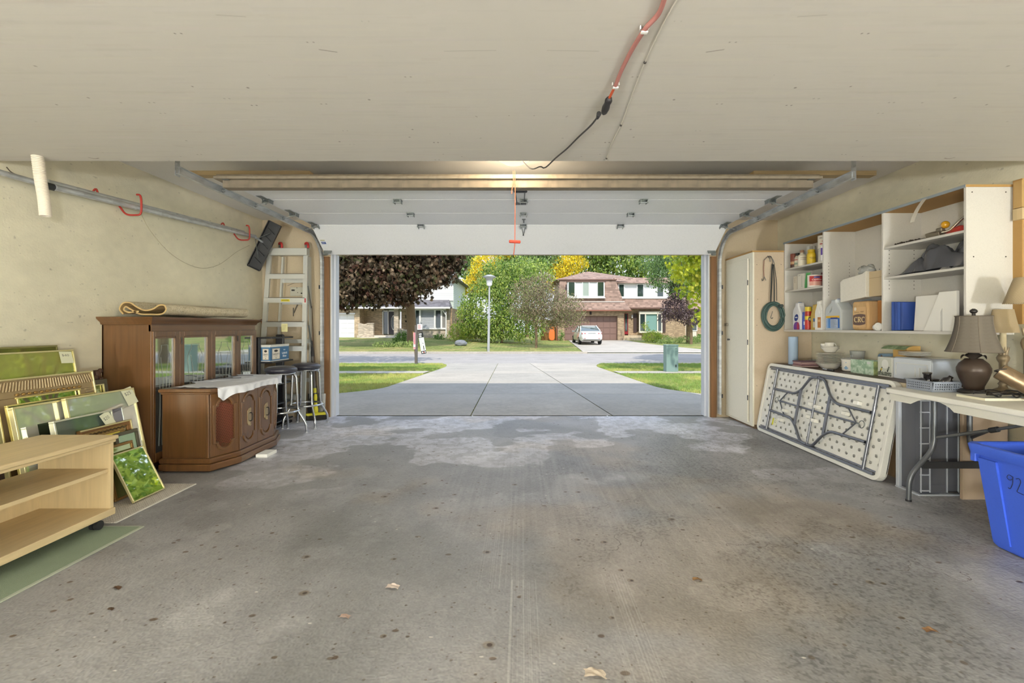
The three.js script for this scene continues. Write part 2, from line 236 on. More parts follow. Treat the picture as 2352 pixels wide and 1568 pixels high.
// ---------------------------------------------------------------- ceiling lamp of the garage and added fill lamps
function fillLamp(x, z, label) {   // fill lamp added behind the camera to brighten the room
  const y = 0.85, t = thing('fill_lamp', label, 'lamp', [x, 0, z], 'added fill lamps'), m = M(0x3a3a3c, 0.5, 0.5);
  part('lamp_globe', ball(0.2, x, y, z, 1, 28), glow(0xfff0dc, 3), t); part('pole', bar([x, 0.25, z], [x, y - 0.2, z], 0.015), m, t);
  for (let k = 0; k < 3; k++) part('leg', bar([x, 0.4, z], [x + 0.4 * cos(k * 2.1 + 0.5), 0.008, z + 0.4 * sin(k * 2.1 + 0.5)], 0.01), m, t);
  const l = new THREE.PointLight(new THREE.Color(0.94, 0.97, 1.0), FILL); l.name = 'fill_lamp_source'; l.position.set(x, y, z); l.castShadow = true; l.shadow.radius = 9; scene.add(l);
}
fillLamp(-2.5, 3.5, 'added unseen fill lamp on a tripod behind the camera, left'); fillLamp(2.5, 3.5, 'added unseen fill lamp on a tripod behind the camera, right');
{
  const x = -0.06, z = -3.66, t = thing('ceiling_lamp', 'lit round glass dome lamp on the ceiling above the hanging red cord', 'lamp', [x, 2.46, z]);
  part('base', cyl(0.13, 0.13, 0.03, x, YC - 0.015, z, 28), M(0xe8e2d4, 0.5), t);
  part('glass_shade', lathe([[0.165, 0.11], [0.16, 0.085], [0.13, 0.05], [0.08, 0.018], [0.0, 0.0]].reverse(), 36, x, YC - 0.14, z), glow(0xffd9a0, 1.5), t);
  const l = new THREE.PointLight(new THREE.Color(1, 0.84, 0.62), DOME); l.name = 'ceiling_lamp_source'; l.position.set(x, YC - 0.08, z); l.castShadow = true; l.shadow.radius = 4; scene.add(l);
}
// ---------------------------------------------------------------- ground outside
const gy = (x, d) => { if (d <= 21) return -0.0304 * (d - 6.2); if (d < 28.6) return -0.45; const r = sst(-9, 1, x); return (-0.35 - 0.07 * r) + (0.047 + (0.023 - 0.047) * r) * min(d - 28.6, 16); };
const mLawn = M(0xffffff, 0.95, 0, { map: T.grass, bumpMap: again(T.grain, 4, 4), bumpScale: 0.05 });
const sheet = (x0, x1, d0, d1, nx, nd, dy = 0) => surf(nx, nd, (u, v) => { const x = x0 + (x1 - x0) * u, d = d0 + (d1 - d0) * v; return [x, gy(x, d) + dy, -d]; });
struct('lawn', sheet(-40, 40, 6.33, 21, 40, 15, -0.01), mLawn);
struct('lawn', sheet(-60, 60, 28.6, 90, 60, 40), mLawn);
struct('road', [bx(-60, 60, -0.65, -0.45, -28.65, -20.9)], M(0xb9b5b2, 0.9, 0, { map: T.concrete, bumpMap: again(T.grain, 3, 3), bumpScale: 0.004 }));
const mConc = M(0xcbc5bb, 0.85, 0, { map: T.concrete, bumpMap: again(T.grain, 2, 2), bumpScale: 0.003 });
struct('curb', [bx(-60, 4.0, -0.5, -0.335, -28.75, -28.55, 0.02), bx(4.0, 13.2, -0.5, -0.43, -28.75, -28.5, 0.02), bx(13.2, 60, -0.5, -0.36, -28.75, -28.55, 0.02)], mConc);
struct('sidewalk', [...[[-40, -3.02], [3.02, 40]].map(([a, b]) => sheet(a, b, 14.4, 15.5, 12, 1, 0.006))], mConc);
{ // the drive: slabs with open joints
  const xl = (d) => -2.9 - 0.35 * max(0, 10.2 - d) ** 2 - 0.16 * max(0, d - 17.5) ** 2 * 0.35, xr = (d) => 2.9 + 0.2 * max(0, 10.4 - d) ** 2 + 0.16 * max(0, d - 17.5) ** 2 * 0.35;
  const g = structGroup('driveway', 'pale concrete drive of large slabs running down to the street');
  const rows = [6.26, 8.8, 11.6, 14.4, 15.5, 21.0], joints = [(d) => -0.68 - 0.025 * (d - 6.4), (d) => 1.2 - 0.058 * (d - 6.4)];
  const cols = [xl, ...joints, xr];
  const tones = [0xc6c1b8, 0xccc6bc, 0xc1bdb5].map((c) => M(c, 0.85, 0, { map: T.concrete, bumpMap: again(T.grain, 2, 2), bumpScale: 0.003 }));
  for (let r = 0; r < rows.length - 1; r++) for (let c = 0; c < 3; c++) {
    const d0 = rows[r] + 0.006, d1 = rows[r + 1] - 0.006, top = surf(4, 10, (u, v) => { const d = d0 + (d1 - d0) * v, a = cols[c](d) + (c ? 0.007 : 0), b = cols[c + 1](d) - (c < 2 ? 0.007 : 0), x = a + (b - a) * u; return [x, -0.0304 * (d - 6.2) + 0.004, -d]; });
    const n = top.attributes.position.count, low = top.clone(); low.translate(0, -0.05, 0);
    part('slab', [top, low], tones[(r * 2 + c) % 3], g);
  }
}
// far drives
struct('driveway', surf(8, 16, (u, v) => { const d = 28.7 + 14.4 * v, a = 4.3 + 1.3 * 0 - 0.5 * (1 - v) + 0.0 * v, b = 9.6 + 3.8 * (1 - v) ** 2 , x = a + (b - a) * u; return [x, gy(x, d) + 0.03, -d]; }), mConc);
struct('driveway', surf(6, 8, (u, v) => { const d = 28.7 + 12.2 * v, x = -22 + (6.2 - 0.0 * v + 1.2 * (1 - v)) * u; return [x, gy(x, d) + 0.03, -d]; }), M(0xa9a6a4, 0.9, 0, { map: T.concrete }));
// grass blades on the near lawn
{
  const blade = new THREE.BufferGeometry(), P = []; for (let k = 0; k < 4; k++) { const a = k * 1.7, x = cos(a) * 0.02, z = sin(a) * 0.02, l = 0.012 * cos(a), m = 0.012 * sin(a); P.push(x - 0.004, 0, z, x + 0.004, 0, z, x + l, 0.05 + 0.01 * (k % 2), z + m); }
  blade.setAttribute('position', new THREE.Float32BufferAttribute(P, 3)); blade.computeVertexNormals();
  const N = 60000, im = new THREE.InstancedMesh(blade, new THREE.MeshStandardMaterial({ color: 0xffffff, roughness: 0.9, side: THREE.DoubleSide }), N), m = new THREE.Matrix4(), q = new THREE.Quaternion(), e = new THREE.Euler(); let n = 0;
  while (n < N) {
    const d = 7.4 + 13.5 * Math.pow(rnd(), 1.1), s = rnd() < 0.5 ? -1 : 1, off = d < 10.3 ? (s < 0 ? 0.35 * (10.2 - d) ** 2 : 0.2 * (10.4 - d) ** 2) : 0.06 * max(0, d - 17.5) ** 2 * 0.9, x = s * (2.93 + max(0, off) + 6.5 * rnd()); if (d > 14.35 && d < 15.55) continue;
    e.set(rr(-0.3, 0.3), rr(0, 6.3), rr(-0.3, 0.3)); const k = rr(0.7, 1.3); m.compose(V(x, gy(x, d) - 0.012, -d), q.setFromEuler(e), V(k, k * rr(0.6, 1.1), k)); im.setMatrixAt(n, m);
    const y = sst(0.4, 0.65, fbm(x * 0.8 + 3, d * 0.8, 3)); im.setColorAt(n, new THREE.Color().setRGB(0.28 + 0.24 * y + rr(-0.04, 0.05), 0.41 + 0.15 * y + rr(-0.06, 0.06), 0.10 + 0.07 * y, THREE.LinearSRGBColorSpace)); n++;
  }
  im.name = 'grass'; im.userData = { label: 'short green grass growing on the front lawns beside the drive', category: 'grass', kind: 'stuff' }; im.castShadow = im.receiveShadow = true; scene.add(im);
}

// ---------------------------------------------------------------- trees and shrubs
const leafGeo = (() => { const p = [[0, -0.5], [0.06, -0.2], [0.3, -0.28], [0.2, -0.1], [0.5, 0.08], [0.26, 0.1], [0.3, 0.34], [0.1, 0.2], [0, 0.55], [-0.1, 0.2], [-0.3, 0.34], [-0.26, 0.1], [-0.5, 0.08], [-0.2, -0.1], [-0.3, -0.28], [-0.06, -0.2]]; return new THREE.ShapeGeometry(shapeOf(p)); })();
const oval = (() => { const g = new THREE.BufferGeometry(); g.setAttribute('position', new THREE.Float32BufferAttribute([0, -0.5, 0, 0.26, 0, 0.08, 0, 0.5, 0, 0, -0.5, 0, 0, 0.5, 0, -0.26, 0, 0.08], 3)); g.computeVertexNormals(); return g; })();
const leafMat = new THREE.MeshPhysicalMaterial({ color: 0xffffff, roughness: 1, transmission: 0.35, thickness: 0, side: THREE.DoubleSide });
const duskLeafMat = new THREE.MeshPhysicalMaterial({ color: 0xffffff, roughness: 0.75, side: THREE.DoubleSide });
function foliage(parent, blobs, { n, size, tones, geo = oval, mat = leafMat, droop = 0.2, clump = 5, spread = 0.35, shell = 0.45 }) {
  const im = new THREE.InstancedMesh(geo, mat, n), m = new THREE.Matrix4(), q = new THREE.Quaternion(), e = new THREE.Euler(), o = parent.position; let k = 0;
  const vol = blobs.map((b) => b[3] * b[4] * b[5]), tot = vol.reduce((a, b) => a + b, 0);
  while (k < n) {
    let w = rnd() * tot, i = 0; while (i < blobs.length - 1 && (w -= vol[i]) > 0) i++;
    const b = blobs[i], a = rr(0, 2 * PI), cz = rr(-1, 1), s = sqrt(1 - cz * cz), r = shell + (1 - shell) * sqrt(rnd()), ctr = V(b[0] + b[3] * s * cos(a) * r, b[1] + b[4] * cz * r, b[2] + b[5] * s * sin(a) * r), tone = tones[floor(rnd() * tones.length)];
    for (let c = 0; c < clump && k < n; c++, k++) {
      const z = size * rr(0.7, 1.25); e.set(rr(-1.1, 1.1) - droop, rr(0, 6.3), rr(-0.9, 0.9) + PI * (rnd() < droop * 0.8 ? 1 : 0));
      m.compose(V(ctr.x + rr(-spread, spread) - o.x, ctr.y + rr(-spread, spread) * 0.7 - o.y, ctr.z + rr(-spread, spread) - o.z), q.setFromEuler(e), V(z, z, z)); im.setMatrixAt(k, m);
      const v = rr(0.78, 1.2); im.setColorAt(k, new THREE.Color().setRGB(tone[0] * v, tone[1] * v, tone[2] * v, THREE.LinearSRGBColorSpace));
    }
  }
  im.name = 'foliage'; im.userData = { kind: 'stuff' }; im.castShadow = im.receiveShadow = true; parent.add(im); return im;
}
const mBark = M(0xa08c76, 0.95, 0, { map: again(T.wood, 5, 2), bumpMap: again(T.grain, 4, 1), bumpScale: 0.03 }), mBarkDark = M(0x4c4038, 0.95, 0, { map: again(T.wood, 5, 2) });
function tree(name, label, x, d, tr, th, blobs, opt, bark = mBark) {
  const y = gy(x, d), t = thing(name, label, opt.category ?? 'tree', [x, y, -d], opt.group);
  if (th) {
    part('trunk', tube([[x, y - 0.15, -d], [x + tr * 0.2, y + th * 0.4, -d], [x - tr * 0.2, y + th, -d]], tr, 12, 12), bark, t);
    for (const b of blobs.slice(0, 7)) part('branch', tube([[x, y + th * 0.85, -d], [(x + b[0]) / 2, (y + th + b[1]) / 2 + 0.3, (-d + b[2]) / 2], [b[0], b[1], b[2]]], tr * 0.22, 10, 7), bark, t);
  }
  foliage(t, blobs, opt); return t;
}
tree('maple_tree', 'dark purple-leaved maple with a thick trunk in front of the white house', -7.9, 33.5, 0.33, 3.0, [
  [-8.5, 6.6, -33, 3.6, 2.6, 3.2], [-11.6, 5.4, -32.5, 2.6, 2.3, 2.6], [-13.4, 4.4, -32, 1.9, 2.0, 2.0], [-6.4, 6.0, -32.5, 2.2, 2.2, 2.4], [-10, 4.3, -30.8, 1.9, 1.4, 1.3], [-8.2, 4.2, -30.8, 1.7, 1.3, 1.2], [-12.2, 3.4, -31.2, 1.7, 1.2, 1.2], [-6.4, 4.6, -31.0, 1.4, 1.2, 1.2], [-5.0, 6.4, -32.2, 1.5, 1.4, 1.4], [-10.6, 3.4, -30.4, 1.3, 0.8, 0.9], [-8.9, 3.5, -30.4, 1.1, 0.7, 0.8], [-5.3, 5.2, -31.6, 1.0, 0.9, 1.0], [-13.8, 2.9, -31.4, 1.0, 0.9, 1.0], [-11.2, 3.2, -31, 1.2, 0.8, 1], [-9.6, 3.2, -31, 1.1, 0.75, 1], [-8.1, 3.3, -31, 1.1, 0.75, 1], [-6.8, 3.6, -31, 0.9, 0.7, 0.9]],
  { n: 34000, size: 0.32, geo: leafGeo, mat: duskLeafMat, tones: [[0.045, 0.032, 0.010], [0.07, 0.045, 0.018], [0.042, 0.044, 0.006], [0.09, 0.06, 0.03], [0.065, 0.024, 0.010], [0.055, 0.04, 0.02], [0.09, 0.05, 0.02], [0.24, 0.17, 0.10]], droop: 0.5, clump: 6, spread: 0.4 });  // the last, pale tone paints sunlit highlights into the leaf colour
tree('leafy_shrub', 'tall light green leafy thicket behind the street lamp', -1.6, 38.5, 0.1, 2.2, [[-2.7, 2.6, -38.5, 2.3, 2.6, 1.9], [-0.3, 3.6, -39, 2.4, 3.2, 2.0], [-1.8, 5.2, -39.5, 1.9, 1.9, 1.6], [0.9, 5.4, -40, 1.9, 1.7, 1.6], [-4.2, 1.8, -38.3, 1.2, 1.5, 1.2], [0.2, 1.3, -37.6, 1.9, 1.4, 1.3], [-2.0, 1.0, -37.7, 1.6, 1.1, 1.0]],
  { n: 22000, size: 0.21, tones: [[0.32, 0.44, 0.06], [0.46, 0.56, 0.10], [0.20, 0.33, 0.04], [0.40, 0.50, 0.14], [0.12, 0.24, 0.03]], clump: 6, spread: 0.3, category: 'shrub' });
tree('crabapple_tree', 'tan and brown leaved ornamental tree with a slim pale trunk left of the car', 1.02, 33, 0.09, 1.5, [[1.7, 2.7, -33, 2.0, 1.5, 1.8], [0.6, 3.3, -33, 1.6, 1.5, 1.5], [2.8, 2.4, -33, 1.7, 1.2, 1.5], [1.5, 4.2, -33.2, 1.0, 0.9, 1.0], [3.6, 1.7, -33, 1.0, 0.7, 1.0], [0.2, 2.2, -32.6, 1.0, 0.9, 1.0], [1.9, 1.6, -32.4, 1.5, 0.7, 1.0]],
  { n: 12000, size: 0.13, tones: [[0.30, 0.24, 0.13], [0.24, 0.24, 0.10], [0.38, 0.30, 0.19], [0.28, 0.20, 0.14], [0.26, 0.30, 0.11], [0.18, 0.15, 0.08]], clump: 5, spread: 0.28, shell: 0.25 });
const golden = { n: 6500, size: 0.26, tones: [[0.92, 0.70, 0.01], [0.95, 0.78, 0.02], [0.80, 0.64, 0.02], [0.5, 0.5, 0.05]], clump: 8, spread: 0.45, group: 'golden trees behind the thicket' };
tree('golden_tree', 'bright yellow tree above the white house roof', -5.6, 52, 0.16, 4.5, [[-5.4, 5.6, -52, 1.4, 1.0, 1.2], [-4.2, 8.0, -52.5, 1.3, 1.5, 1.2], [-2.2, 9.6, -53, 1.3, 0.9, 1.2], [-4.9, 7.0, -52, 0.9, 1.0, 1.0]], { ...golden, n: 4500 }, mBarkDark);
tree('golden_tree', 'bright yellow tree just left of the brown mansard roof', 5.0, 55, 0.16, 4.5, [[3.9, 7.1, -55, 1.5, 1.3, 1.2], [5.8, 8.6, -55.5, 1.8, 1.5, 1.3], [4.8, 7.8, -55, 1.6, 1.4, 1.2], [6.5, 10.2, -55.5, 1.1, 0.9, 1.0], [3.7, 6.0, -54.8, 1.2, 0.9, 1.0]], { ...golden, n: 5200 }, mBarkDark);
const back = { n: 6000, size: 0.46, tones: [[0.20, 0.32, 0.04], [0.30, 0.42, 0.06], [0.11, 0.21, 0.03], [0.42, 0.52, 0.10]], clump: 8, spread: 0.6, shell: 0.3, group: 'trees behind the houses' };
tree('broadleaf_tree', 'green tree behind the ridge of the brown mansard roof', 9, 60, 0.25, 5, [[8, 9, -60, 3.6, 3.6, 2.5], [12.4, 8.6, -60, 3.6, 3.6, 2.5], [10, 12, -60, 4, 3, 2.5]], { ...back, n: 9500 });
tree('broadleaf_tree', 'green tree behind the right end of the brown mansard roof', 18, 58, 0.25, 5, [[15.6, 8, -58, 3, 4, 2.5], [19.5, 8.5, -58, 4, 4.5, 2.5], [24, 8, -58, 3.5, 5, 2.5]], { ...back, n: 11000 });
tree('broadleaf_tree', 'pale green tree between the yellow trees behind the thicket', 0.6, 55, 0.25, 6, [[-0.4, 8.4, -55, 2.4, 2.6, 2.0], [2.4, 9.6, -55, 2.2, 2.0, 2.0], [-3.8, 6.6, -56, 2.2, 2.2, 2.0], [-6.6, 9, -56, 1.5, 2.4, 2.0]], { ...back, n: 10000, tones: [[0.30, 0.44, 0.14], [0.40, 0.52, 0.20], [0.22, 0.36, 0.10]] });
tree('broadleaf_tree', 'tall green tree behind the white house', -15, 60, 0.3, 6, [[-13, 11, -60, 4.5, 4.5, 3], [-20, 11, -60, 5, 5, 3]], { ...back, n: 6000 });
tree('linden_tree', 'deep green drooping tree in front of the right end of the brown house', 13.6, 38.5, 0.16, 4.2, [[11.4, 5.2, -37, 1.5, 1.3, 1.4], [12.4, 6.6, -37, 2.0, 1.7, 1.6], [10.6, 6.4, -37, 1.3, 1.2, 1.2], [12.6, 4.4, -37, 1.0, 1.0, 1.0], [10.4, 4.8, -37, 0.6, 0.7, 0.7]], { n: 8000, size: 0.17, tones: [[0.13, 0.25, 0.06], [0.19, 0.33, 0.08], [0.09, 0.18, 0.05], [0.22, 0.34, 0.12]], droop: 0.5, clump: 6, spread: 0.3 });
tree('purple_plum_tree', 'small purple-leaved tree beside the bay window of the brown house', 13.5, 37.5, 0.12, 1.8, [[12.2, 2.6, -37.3, 1.0, 0.9, 0.9], [13.6, 1.9, -37.3, 1.4, 0.6, 0.9], [12.3, 3.9, -37.3, 0.7, 0.8, 0.8], [14.6, 2.1, -37.3, 0.8, 0.6, 0.7], [11.5, 2.0, -37.3, 0.5, 0.5, 0.6]], { n: 5200, size: 0.16, mat: duskLeafMat, tones: [[0.085, 0.05, 0.055], [0.14, 0.09, 0.095], [0.06, 0.035, 0.04], [0.20, 0.15, 0.15]], droop: 0.4, clump: 5, spread: 0.24 });
tree('maple_tree', 'yellow-green maple reaching in from the right above the utility box', 9.6, 20.5, 0.2, 3.2, [[7.9, 3.9, -20.6, 1.3, 1.0, 1.2], [7.0, 4.3, -20.4, 0.7, 0.7, 0.8], [8.1, 2.7, -20.4, 1.1, 0.9, 0.9], [10, 5.6, -20.5, 2.8, 2.2, 2.4], [8.4, 5.2, -20, 2.0, 1.2, 1.6], [7.4, 3.0, -20.6, 0.6, 0.6, 0.7], [7.9, 1.5, -20.3, 0.55, 0.4, 0.5], [6.8, 3.7, -20.4, 0.35, 0.3, 0.4]], { n: 13000, size: 0.22, geo: leafGeo, tones: [[0.56, 0.62, 0.03], [0.70, 0.74, 0.05], [0.34, 0.46, 0.03], [0.78, 0.74, 0.10]], clump: 6, spread: 0.25, droop: 0.35 });
// trees of the near gardens, out of the frame: their shadows lie on the street and their crowns mirror in the glass
tree('garden_tree', 'broad green tree on the left lawn near the street', -8.6, 18, 0.22, 3.4, [[-6.4, 6.2, -18.6, 2.4, 1.5, 1.8], [-9, 6.6, -18.4, 2.6, 1.8, 2.2], [-11.4, 6.2, -18, 2.4, 1.6, 2.2], [-4.6, 6.3, -18.4, 1.0, 0.8, 1.0]], { n: 9000, size: 0.28, tones: [[0.18, 0.3, 0.06], [0.28, 0.42, 0.1]], clump: 7, spread: 0.45 });
tree('garden_tree', 'broad green tree on the left lawn close to the house', -6.2, 11, 0.18, 3.0, [[-4.4, 6.6, -11.2, 1.7, 1.0, 1.4], [-6.4, 6.8, -10.8, 2.0, 1.4, 1.8], [-7.6, 6.0, -12.2, 2.0, 1.2, 1.6], [-3.0, 6.7, -11.0, 0.8, 0.6, 0.8], [-5.4, 6.4, -9.4, 2.2, 1.1, 1.6], [-7.4, 6.2, -8.6, 1.8, 1.1, 1.4]], { n: 9500, size: 0.28, tones: [[0.18, 0.3, 0.06], [0.28, 0.42, 0.1]], clump: 7, spread: 0.4 });
tree('garden_tree', 'broad yellow-green tree on the right lawn close to the house', 8.4, 14.5, 0.2, 3.2, [[6.0, 6.2, -14, 2.4, 1.9, 2.2], [8.2, 6.8, -14.5, 2.6, 2.2, 2.4], [5.6, 6.5, -11.8, 1.6, 1.1, 1.5], [7.4, 4.9, -16, 1.8, 1.0, 1.4], [9, 4.6, -12.5, 1.8, 1.4, 1.6], [9.4, 3.9, -15.6, 2.2, 1.6, 1.9]], { n: 8500, size: 0.26, tones: [[0.34, 0.44, 0.06], [0.46, 0.54, 0.1], [0.22, 0.34, 0.06]], clump: 7, spread: 0.45 });
tree('garden_tree', 'green tree at the far end of the right lawn, out of view', 14, 19, 0.2, 2, [[13, 3.6, -18.5, 2.4, 2.2, 2.2], [15.6, 4.4, -20, 2.6, 2.6, 2.2], [12, 2.0, -17.4, 1.4, 1.2, 1.2]], { n: 5200, size: 0.28, tones: [[0.46, 0.55, 0.05], [0.58, 0.66, 0.08], [0.3, 0.44, 0.05]], clump: 7, spread: 0.4 });
const bush = (name, label, x, d, blobs, tones, n, size = 0.13) => tree(name, label, x, d, 0, 0, blobs.map((b) => [b[0], gy(b[0], d) + b[1], -d + (b[5] ?? 0), b[2], b[3], b[4]]), { n, size, tones, clump: 5, spread: 0.14, category: 'bush' });
const lime = [[0.48, 0.58, 0.08], [0.58, 0.66, 0.12], [0.34, 0.48, 0.08]], mid = [[0.18, 0.34, 0.06], [0.26, 0.42, 0.1], [0.12, 0.24, 0.04]], pale = [[0.42, 0.54, 0.16], [0.52, 0.62, 0.22], [0.34, 0.46, 0.14]];
bush('round_bush', 'yellow-green bush at the right corner of the white house', -5.0, 38.6, [[-5.2, 0.75, 0.8, 0.75, 0.7], [-4.4, 0.6, 0.7, 0.6, 0.6], [-5.9, 0.4, 0.3, 0.5, 0.3]], lime, 1800);
bush('low_bush', 'dark green bush against the foot of the maple trunk', -8.6, 34.2, [[-8.7, 0.45, 0.45, 0.5, 0.4], [-9.1, 0.25, 0.3, 0.3, 0.3]], mid, 900, 0.12);
bush('ground_cover', 'pale green ground cover around the maple trunk', -8.2, 32.2, [[-9.4, 0.12, 0.9, 0.2, 0.4], [-8.0, 0.14, 0.9, 0.22, 0.4], [-7.2, 0.1, 0.4, 0.16, 0.3]], pale, 1500, 0.1);
bush('low_bush', 'dark green bush below the bay window of the white house', -6.6, 39.6, [[-6.9, 0.2, 0.5, 0.25, 0.3]], mid, 350, 0.12);
bush('flowering_bush', 'yellow-green bush by the steps of the brown house', 11.4, 40.2, [[11.2, 0.5, 0.8, 0.55, 0.6], [10.6, 0.9, 0.35, 0.9, 0.3], [12.0, 0.3, 0.7, 0.4, 0.5]], lime, 1600);
bush('meadow_bush', 'feathery pale green perennials left of the utility box', 13.2, 38.5, [[12.2, 0.25, 1.0, 0.35, 0.6], [13.6, 0.3, 0.9, 0.4, 0.6], [11.6, 0.12, 0.7, 0.2, 0.5]], pale, 2200, 0.1);
bush('hedge_bush', 'dark green shrub bed along the far right of the street', 16.4, 40, [[15.6, 0.3, 1.2, 0.4, 0.6], [17.8, 0.35, 1.4, 0.45, 0.6]], mid, 1800, 0.13);
bush('climber', 'small climber on the brick pier left of the brown garage door', 3.6, 42.4, [[3.6, 0.5, 0.22, 0.5, 0.15]], mid, 220, 0.12);
// ---------------------------------------------------------------- houses across the street
const mBrickTan = M(0xc9b8a3, 0.9, 0, { map: T.brick }), mBrickPale = M(0xe6d8c2, 0.9, 0, { map: T.brick }), mBrickWhite = M(0xe9e4dc, 0.9, 0, { map: T.brick });
const mRoofBrown = M(0xb99c8c, 0.95, 0, { map: T.shingle }), mRoofGrey = M(0x8d8a90, 0.95, 0, { map: T.shingle }), mWhite = M(0xf4f4f2, 0.55), mSiding = M(0xf3f4f2, 0.6, 0, { map: T.siding }), mSidingGreen = M(0xd9e6dc, 0.6, 0, { map: T.siding });
const mPane = M(0x2f3f3c, 0.06, 0, { ior: 1.9 }), mPaneBlind = M(0xa9b6ad, 0.2, 0, { ior: 1.8 }), mBrown = M(0x6a4f45, 0.6), mDark = M(0x2b2624, 0.6), mFascia = M(0x8f5a48, 0.6);
function win(parent, x0, x1, y0, y1, z, pane = mPane, fw = 0.06, frame = mWhite) {
  const f = part('window', ext([[x0 - fw, y0 - fw], [x1 + fw, y0 - fw], [x1 + fw, y1 + fw], [x0 - fw, y1 + fw]], 0.1, 0, [[[x0, y0], [x0, y1], [x1, y1], [x1, y0]]]).translate(0, 0, z - 0.05), frame, parent);
  part('pane', box(x1 - x0, y1 - y0, 0.02, (x0 + x1) / 2, (y0 + y1) / 2, z - 0.01), pane, f); return f;
}
{ // brown mansard house on the right: garage wing at 43 m, main wing set back
  const t = thing('mansard_house', 'brick house with brown mansard roof and brown double garage door', 'house', [7.5, -0.1, -46]);
  const z = -43, zb = -45, b = -0.12;
  part('garage_wall', [bx(3.3, 3.92, b, 2.72, z - 6, z), bx(8.78, 9.36, b, 2.72, z - 6, z), bx(3.92, 8.78, 2.16, 2.72, z - 6, z)], mBrickTan, t);
  const gd = part('garage_door', bx(3.92, 8.78, b, 2.16, z - 0.5, z - 0.3), M(0x80665d, 0.6), t);
  for (let r = 0; r < 4; r++) for (let c = 0; c < 8; c++) part('door_panel', box(0.54, 0.46, 0.03, 4.24 + c * 0.597, 0.2 + r * 0.56, z - 0.295, 0.012), M(0x876c63, 0.6), gd);
  part('lower_roof', loft([[[2.85, 2.68, z + 0.45], [9.95, 2.68, z + 0.45], [9.95, 2.68, z - 5], [2.85, 2.68, z - 5]], [[3.3, 3.45, z - 0.15], [9.5, 3.45, z - 0.15], [9.5, 3.45, z - 5], [3.3, 3.45, z - 5]]]), mRoofBrown, t);
  part('eave_board', bx(2.85, 9.95, 2.6, 2.70, z + 0.3, z + 0.47), mFascia, t);
  part('flashing', bx(3.35, 9.45, 3.43, 3.5, z - 0.2, z - 0.08), M(0xe3d8d2, 0.5), t);
  part('upper_roof', loft([[[3.35, 3.45, z - 0.1], [9.35, 3.45, z - 0.1], [9.35, 3.45, z - 7], [3.35, 3.45, z - 7]], [[3.55, 5.55, z - 0.75], [8.75, 5.55, z - 0.75], [8.75, 5.55, z - 7], [3.55, 5.55, z - 7]]]), mRoofBrown, t);
  part('roof_edge', bx(3.4, 8.85, 5.5, 5.6, z - 0.85, z - 0.6), M(0x7d5f54, 0.7), t);
  part('hip_roof', loft([[[3.1, 5.55, z - 0.6], [14.6, 5.4, z - 2.4], [14.6, 5.4, z - 9], [3.1, 5.55, z - 9]], [[6.6, 6.7, z - 4.0], [6.9, 6.7, z - 4.2], [6.9, 6.7, z - 5.4], [6.6, 6.7, z - 5.4]]]), mRoofBrown, t);
  const dm = part('dormer', bx(4.2, 7.6, 3.86, 5.3, z - 1.2, z - 0.02), mSiding, t);
  for (const [a, c, p] of [[4.3, 4.84, mPane], [5.6, 6.14, mPaneBlind], [6.95, 7.5, mPane]]) win(t, a, c, 3.98, 5.24, z - 0.0, p);
  part('sill', bx(4.15, 7.65, 3.78, 3.88, z - 0.3, z + 0.06), mWhite, t);
  part('lintel', bx(4.1, 7.7, 5.26, 5.34, z - 0.4, z + 0.08), mBrown, t);
  // main wing
  part('main_wall', [bx(9.36, 9.85, b, 2.9, zb - 5, zb), bx(10.2, 11.0, b, 2.9, zb - 5, zb), bx(11.0, 14.6, b, 0.66, zb - 5, zb), bx(13.4, 14.6, 0.66, 2.9, zb - 5, zb), bx(9.36, 14.6, 2.45, 2.9, zb - 5, zb - 0.02), bx(9.3, 14.6, b, 2.9, zb - 5, zb - 0.5)], mBrickTan, t);
  const fd = part('front_door', bx(9.85, 10.2, 0.45, 2.45, zb - 0.12, zb - 0.02), M(0x8e1f2c, 0.5), t); part('door_glass', bx(9.9, 10.12, 0.75, 2.4, zb - 0.02, zb + 0.0), mPane, fd);
  part('lower_roof', loft([[[9.4, 2.98, zb + 0.7], [14.9, 2.98, zb + 0.7], [14.9, 2.98, zb - 4], [9.4, 2.98, zb - 4]], [[9.4, 3.95, zb + 0.05], [14.7, 3.95, zb + 0.05], [14.7, 3.95, zb - 4], [9.4, 3.95, zb - 4]]]), mRoofBrown, t);
  part('eave_board', bx(9.6, 14.95, 2.86, 2.99, zb + 0.5, zb + 0.72), mBrown, t);
  part('upper_wall', bx(9.2, 14.1, 3.92, 5.42, zb - 4, zb + 0.1), mSiding, t);
  for (const [a, c] of [[9.3, 9.75], [11.05, 11.6], [12.95, 13.5]]) win(t, a, c, 4.06, 5.2, zb + 0.14, mPane, 0.07);
  part('upper_sill', bx(9.2, 13.9, 3.86, 3.97, zb + 0.05, zb + 0.22), mWhite, t);
  part('upper_eave', loft([[[8.9, 5.32, zb + 0.45], [14.4, 5.32, zb + 0.45], [14.4, 5.32, zb - 2], [8.9, 5.32, zb - 2]], [[8.9, 5.9, zb - 0.2], [14.2, 5.9, zb - 0.2], [14.2, 5.9, zb - 2], [8.9, 5.9, zb - 2]]]), mRoofBrown, t);
  const bay = part('bay_window', [bx(11.15, 13.35, 2.38, 2.62, zb - 0.1, zb + 0.45), bx(11.15, 13.35, 0.6, 0.76, zb - 0.1, zb + 0.45), ...[11.2, 11.75, 12.9, 13.3].map((x) => bx(x - 0.05, x + 0.05, 0.7, 2.4, zb + 0.25, zb + 0.42))], M(0xe6e0cf, 0.6), t);
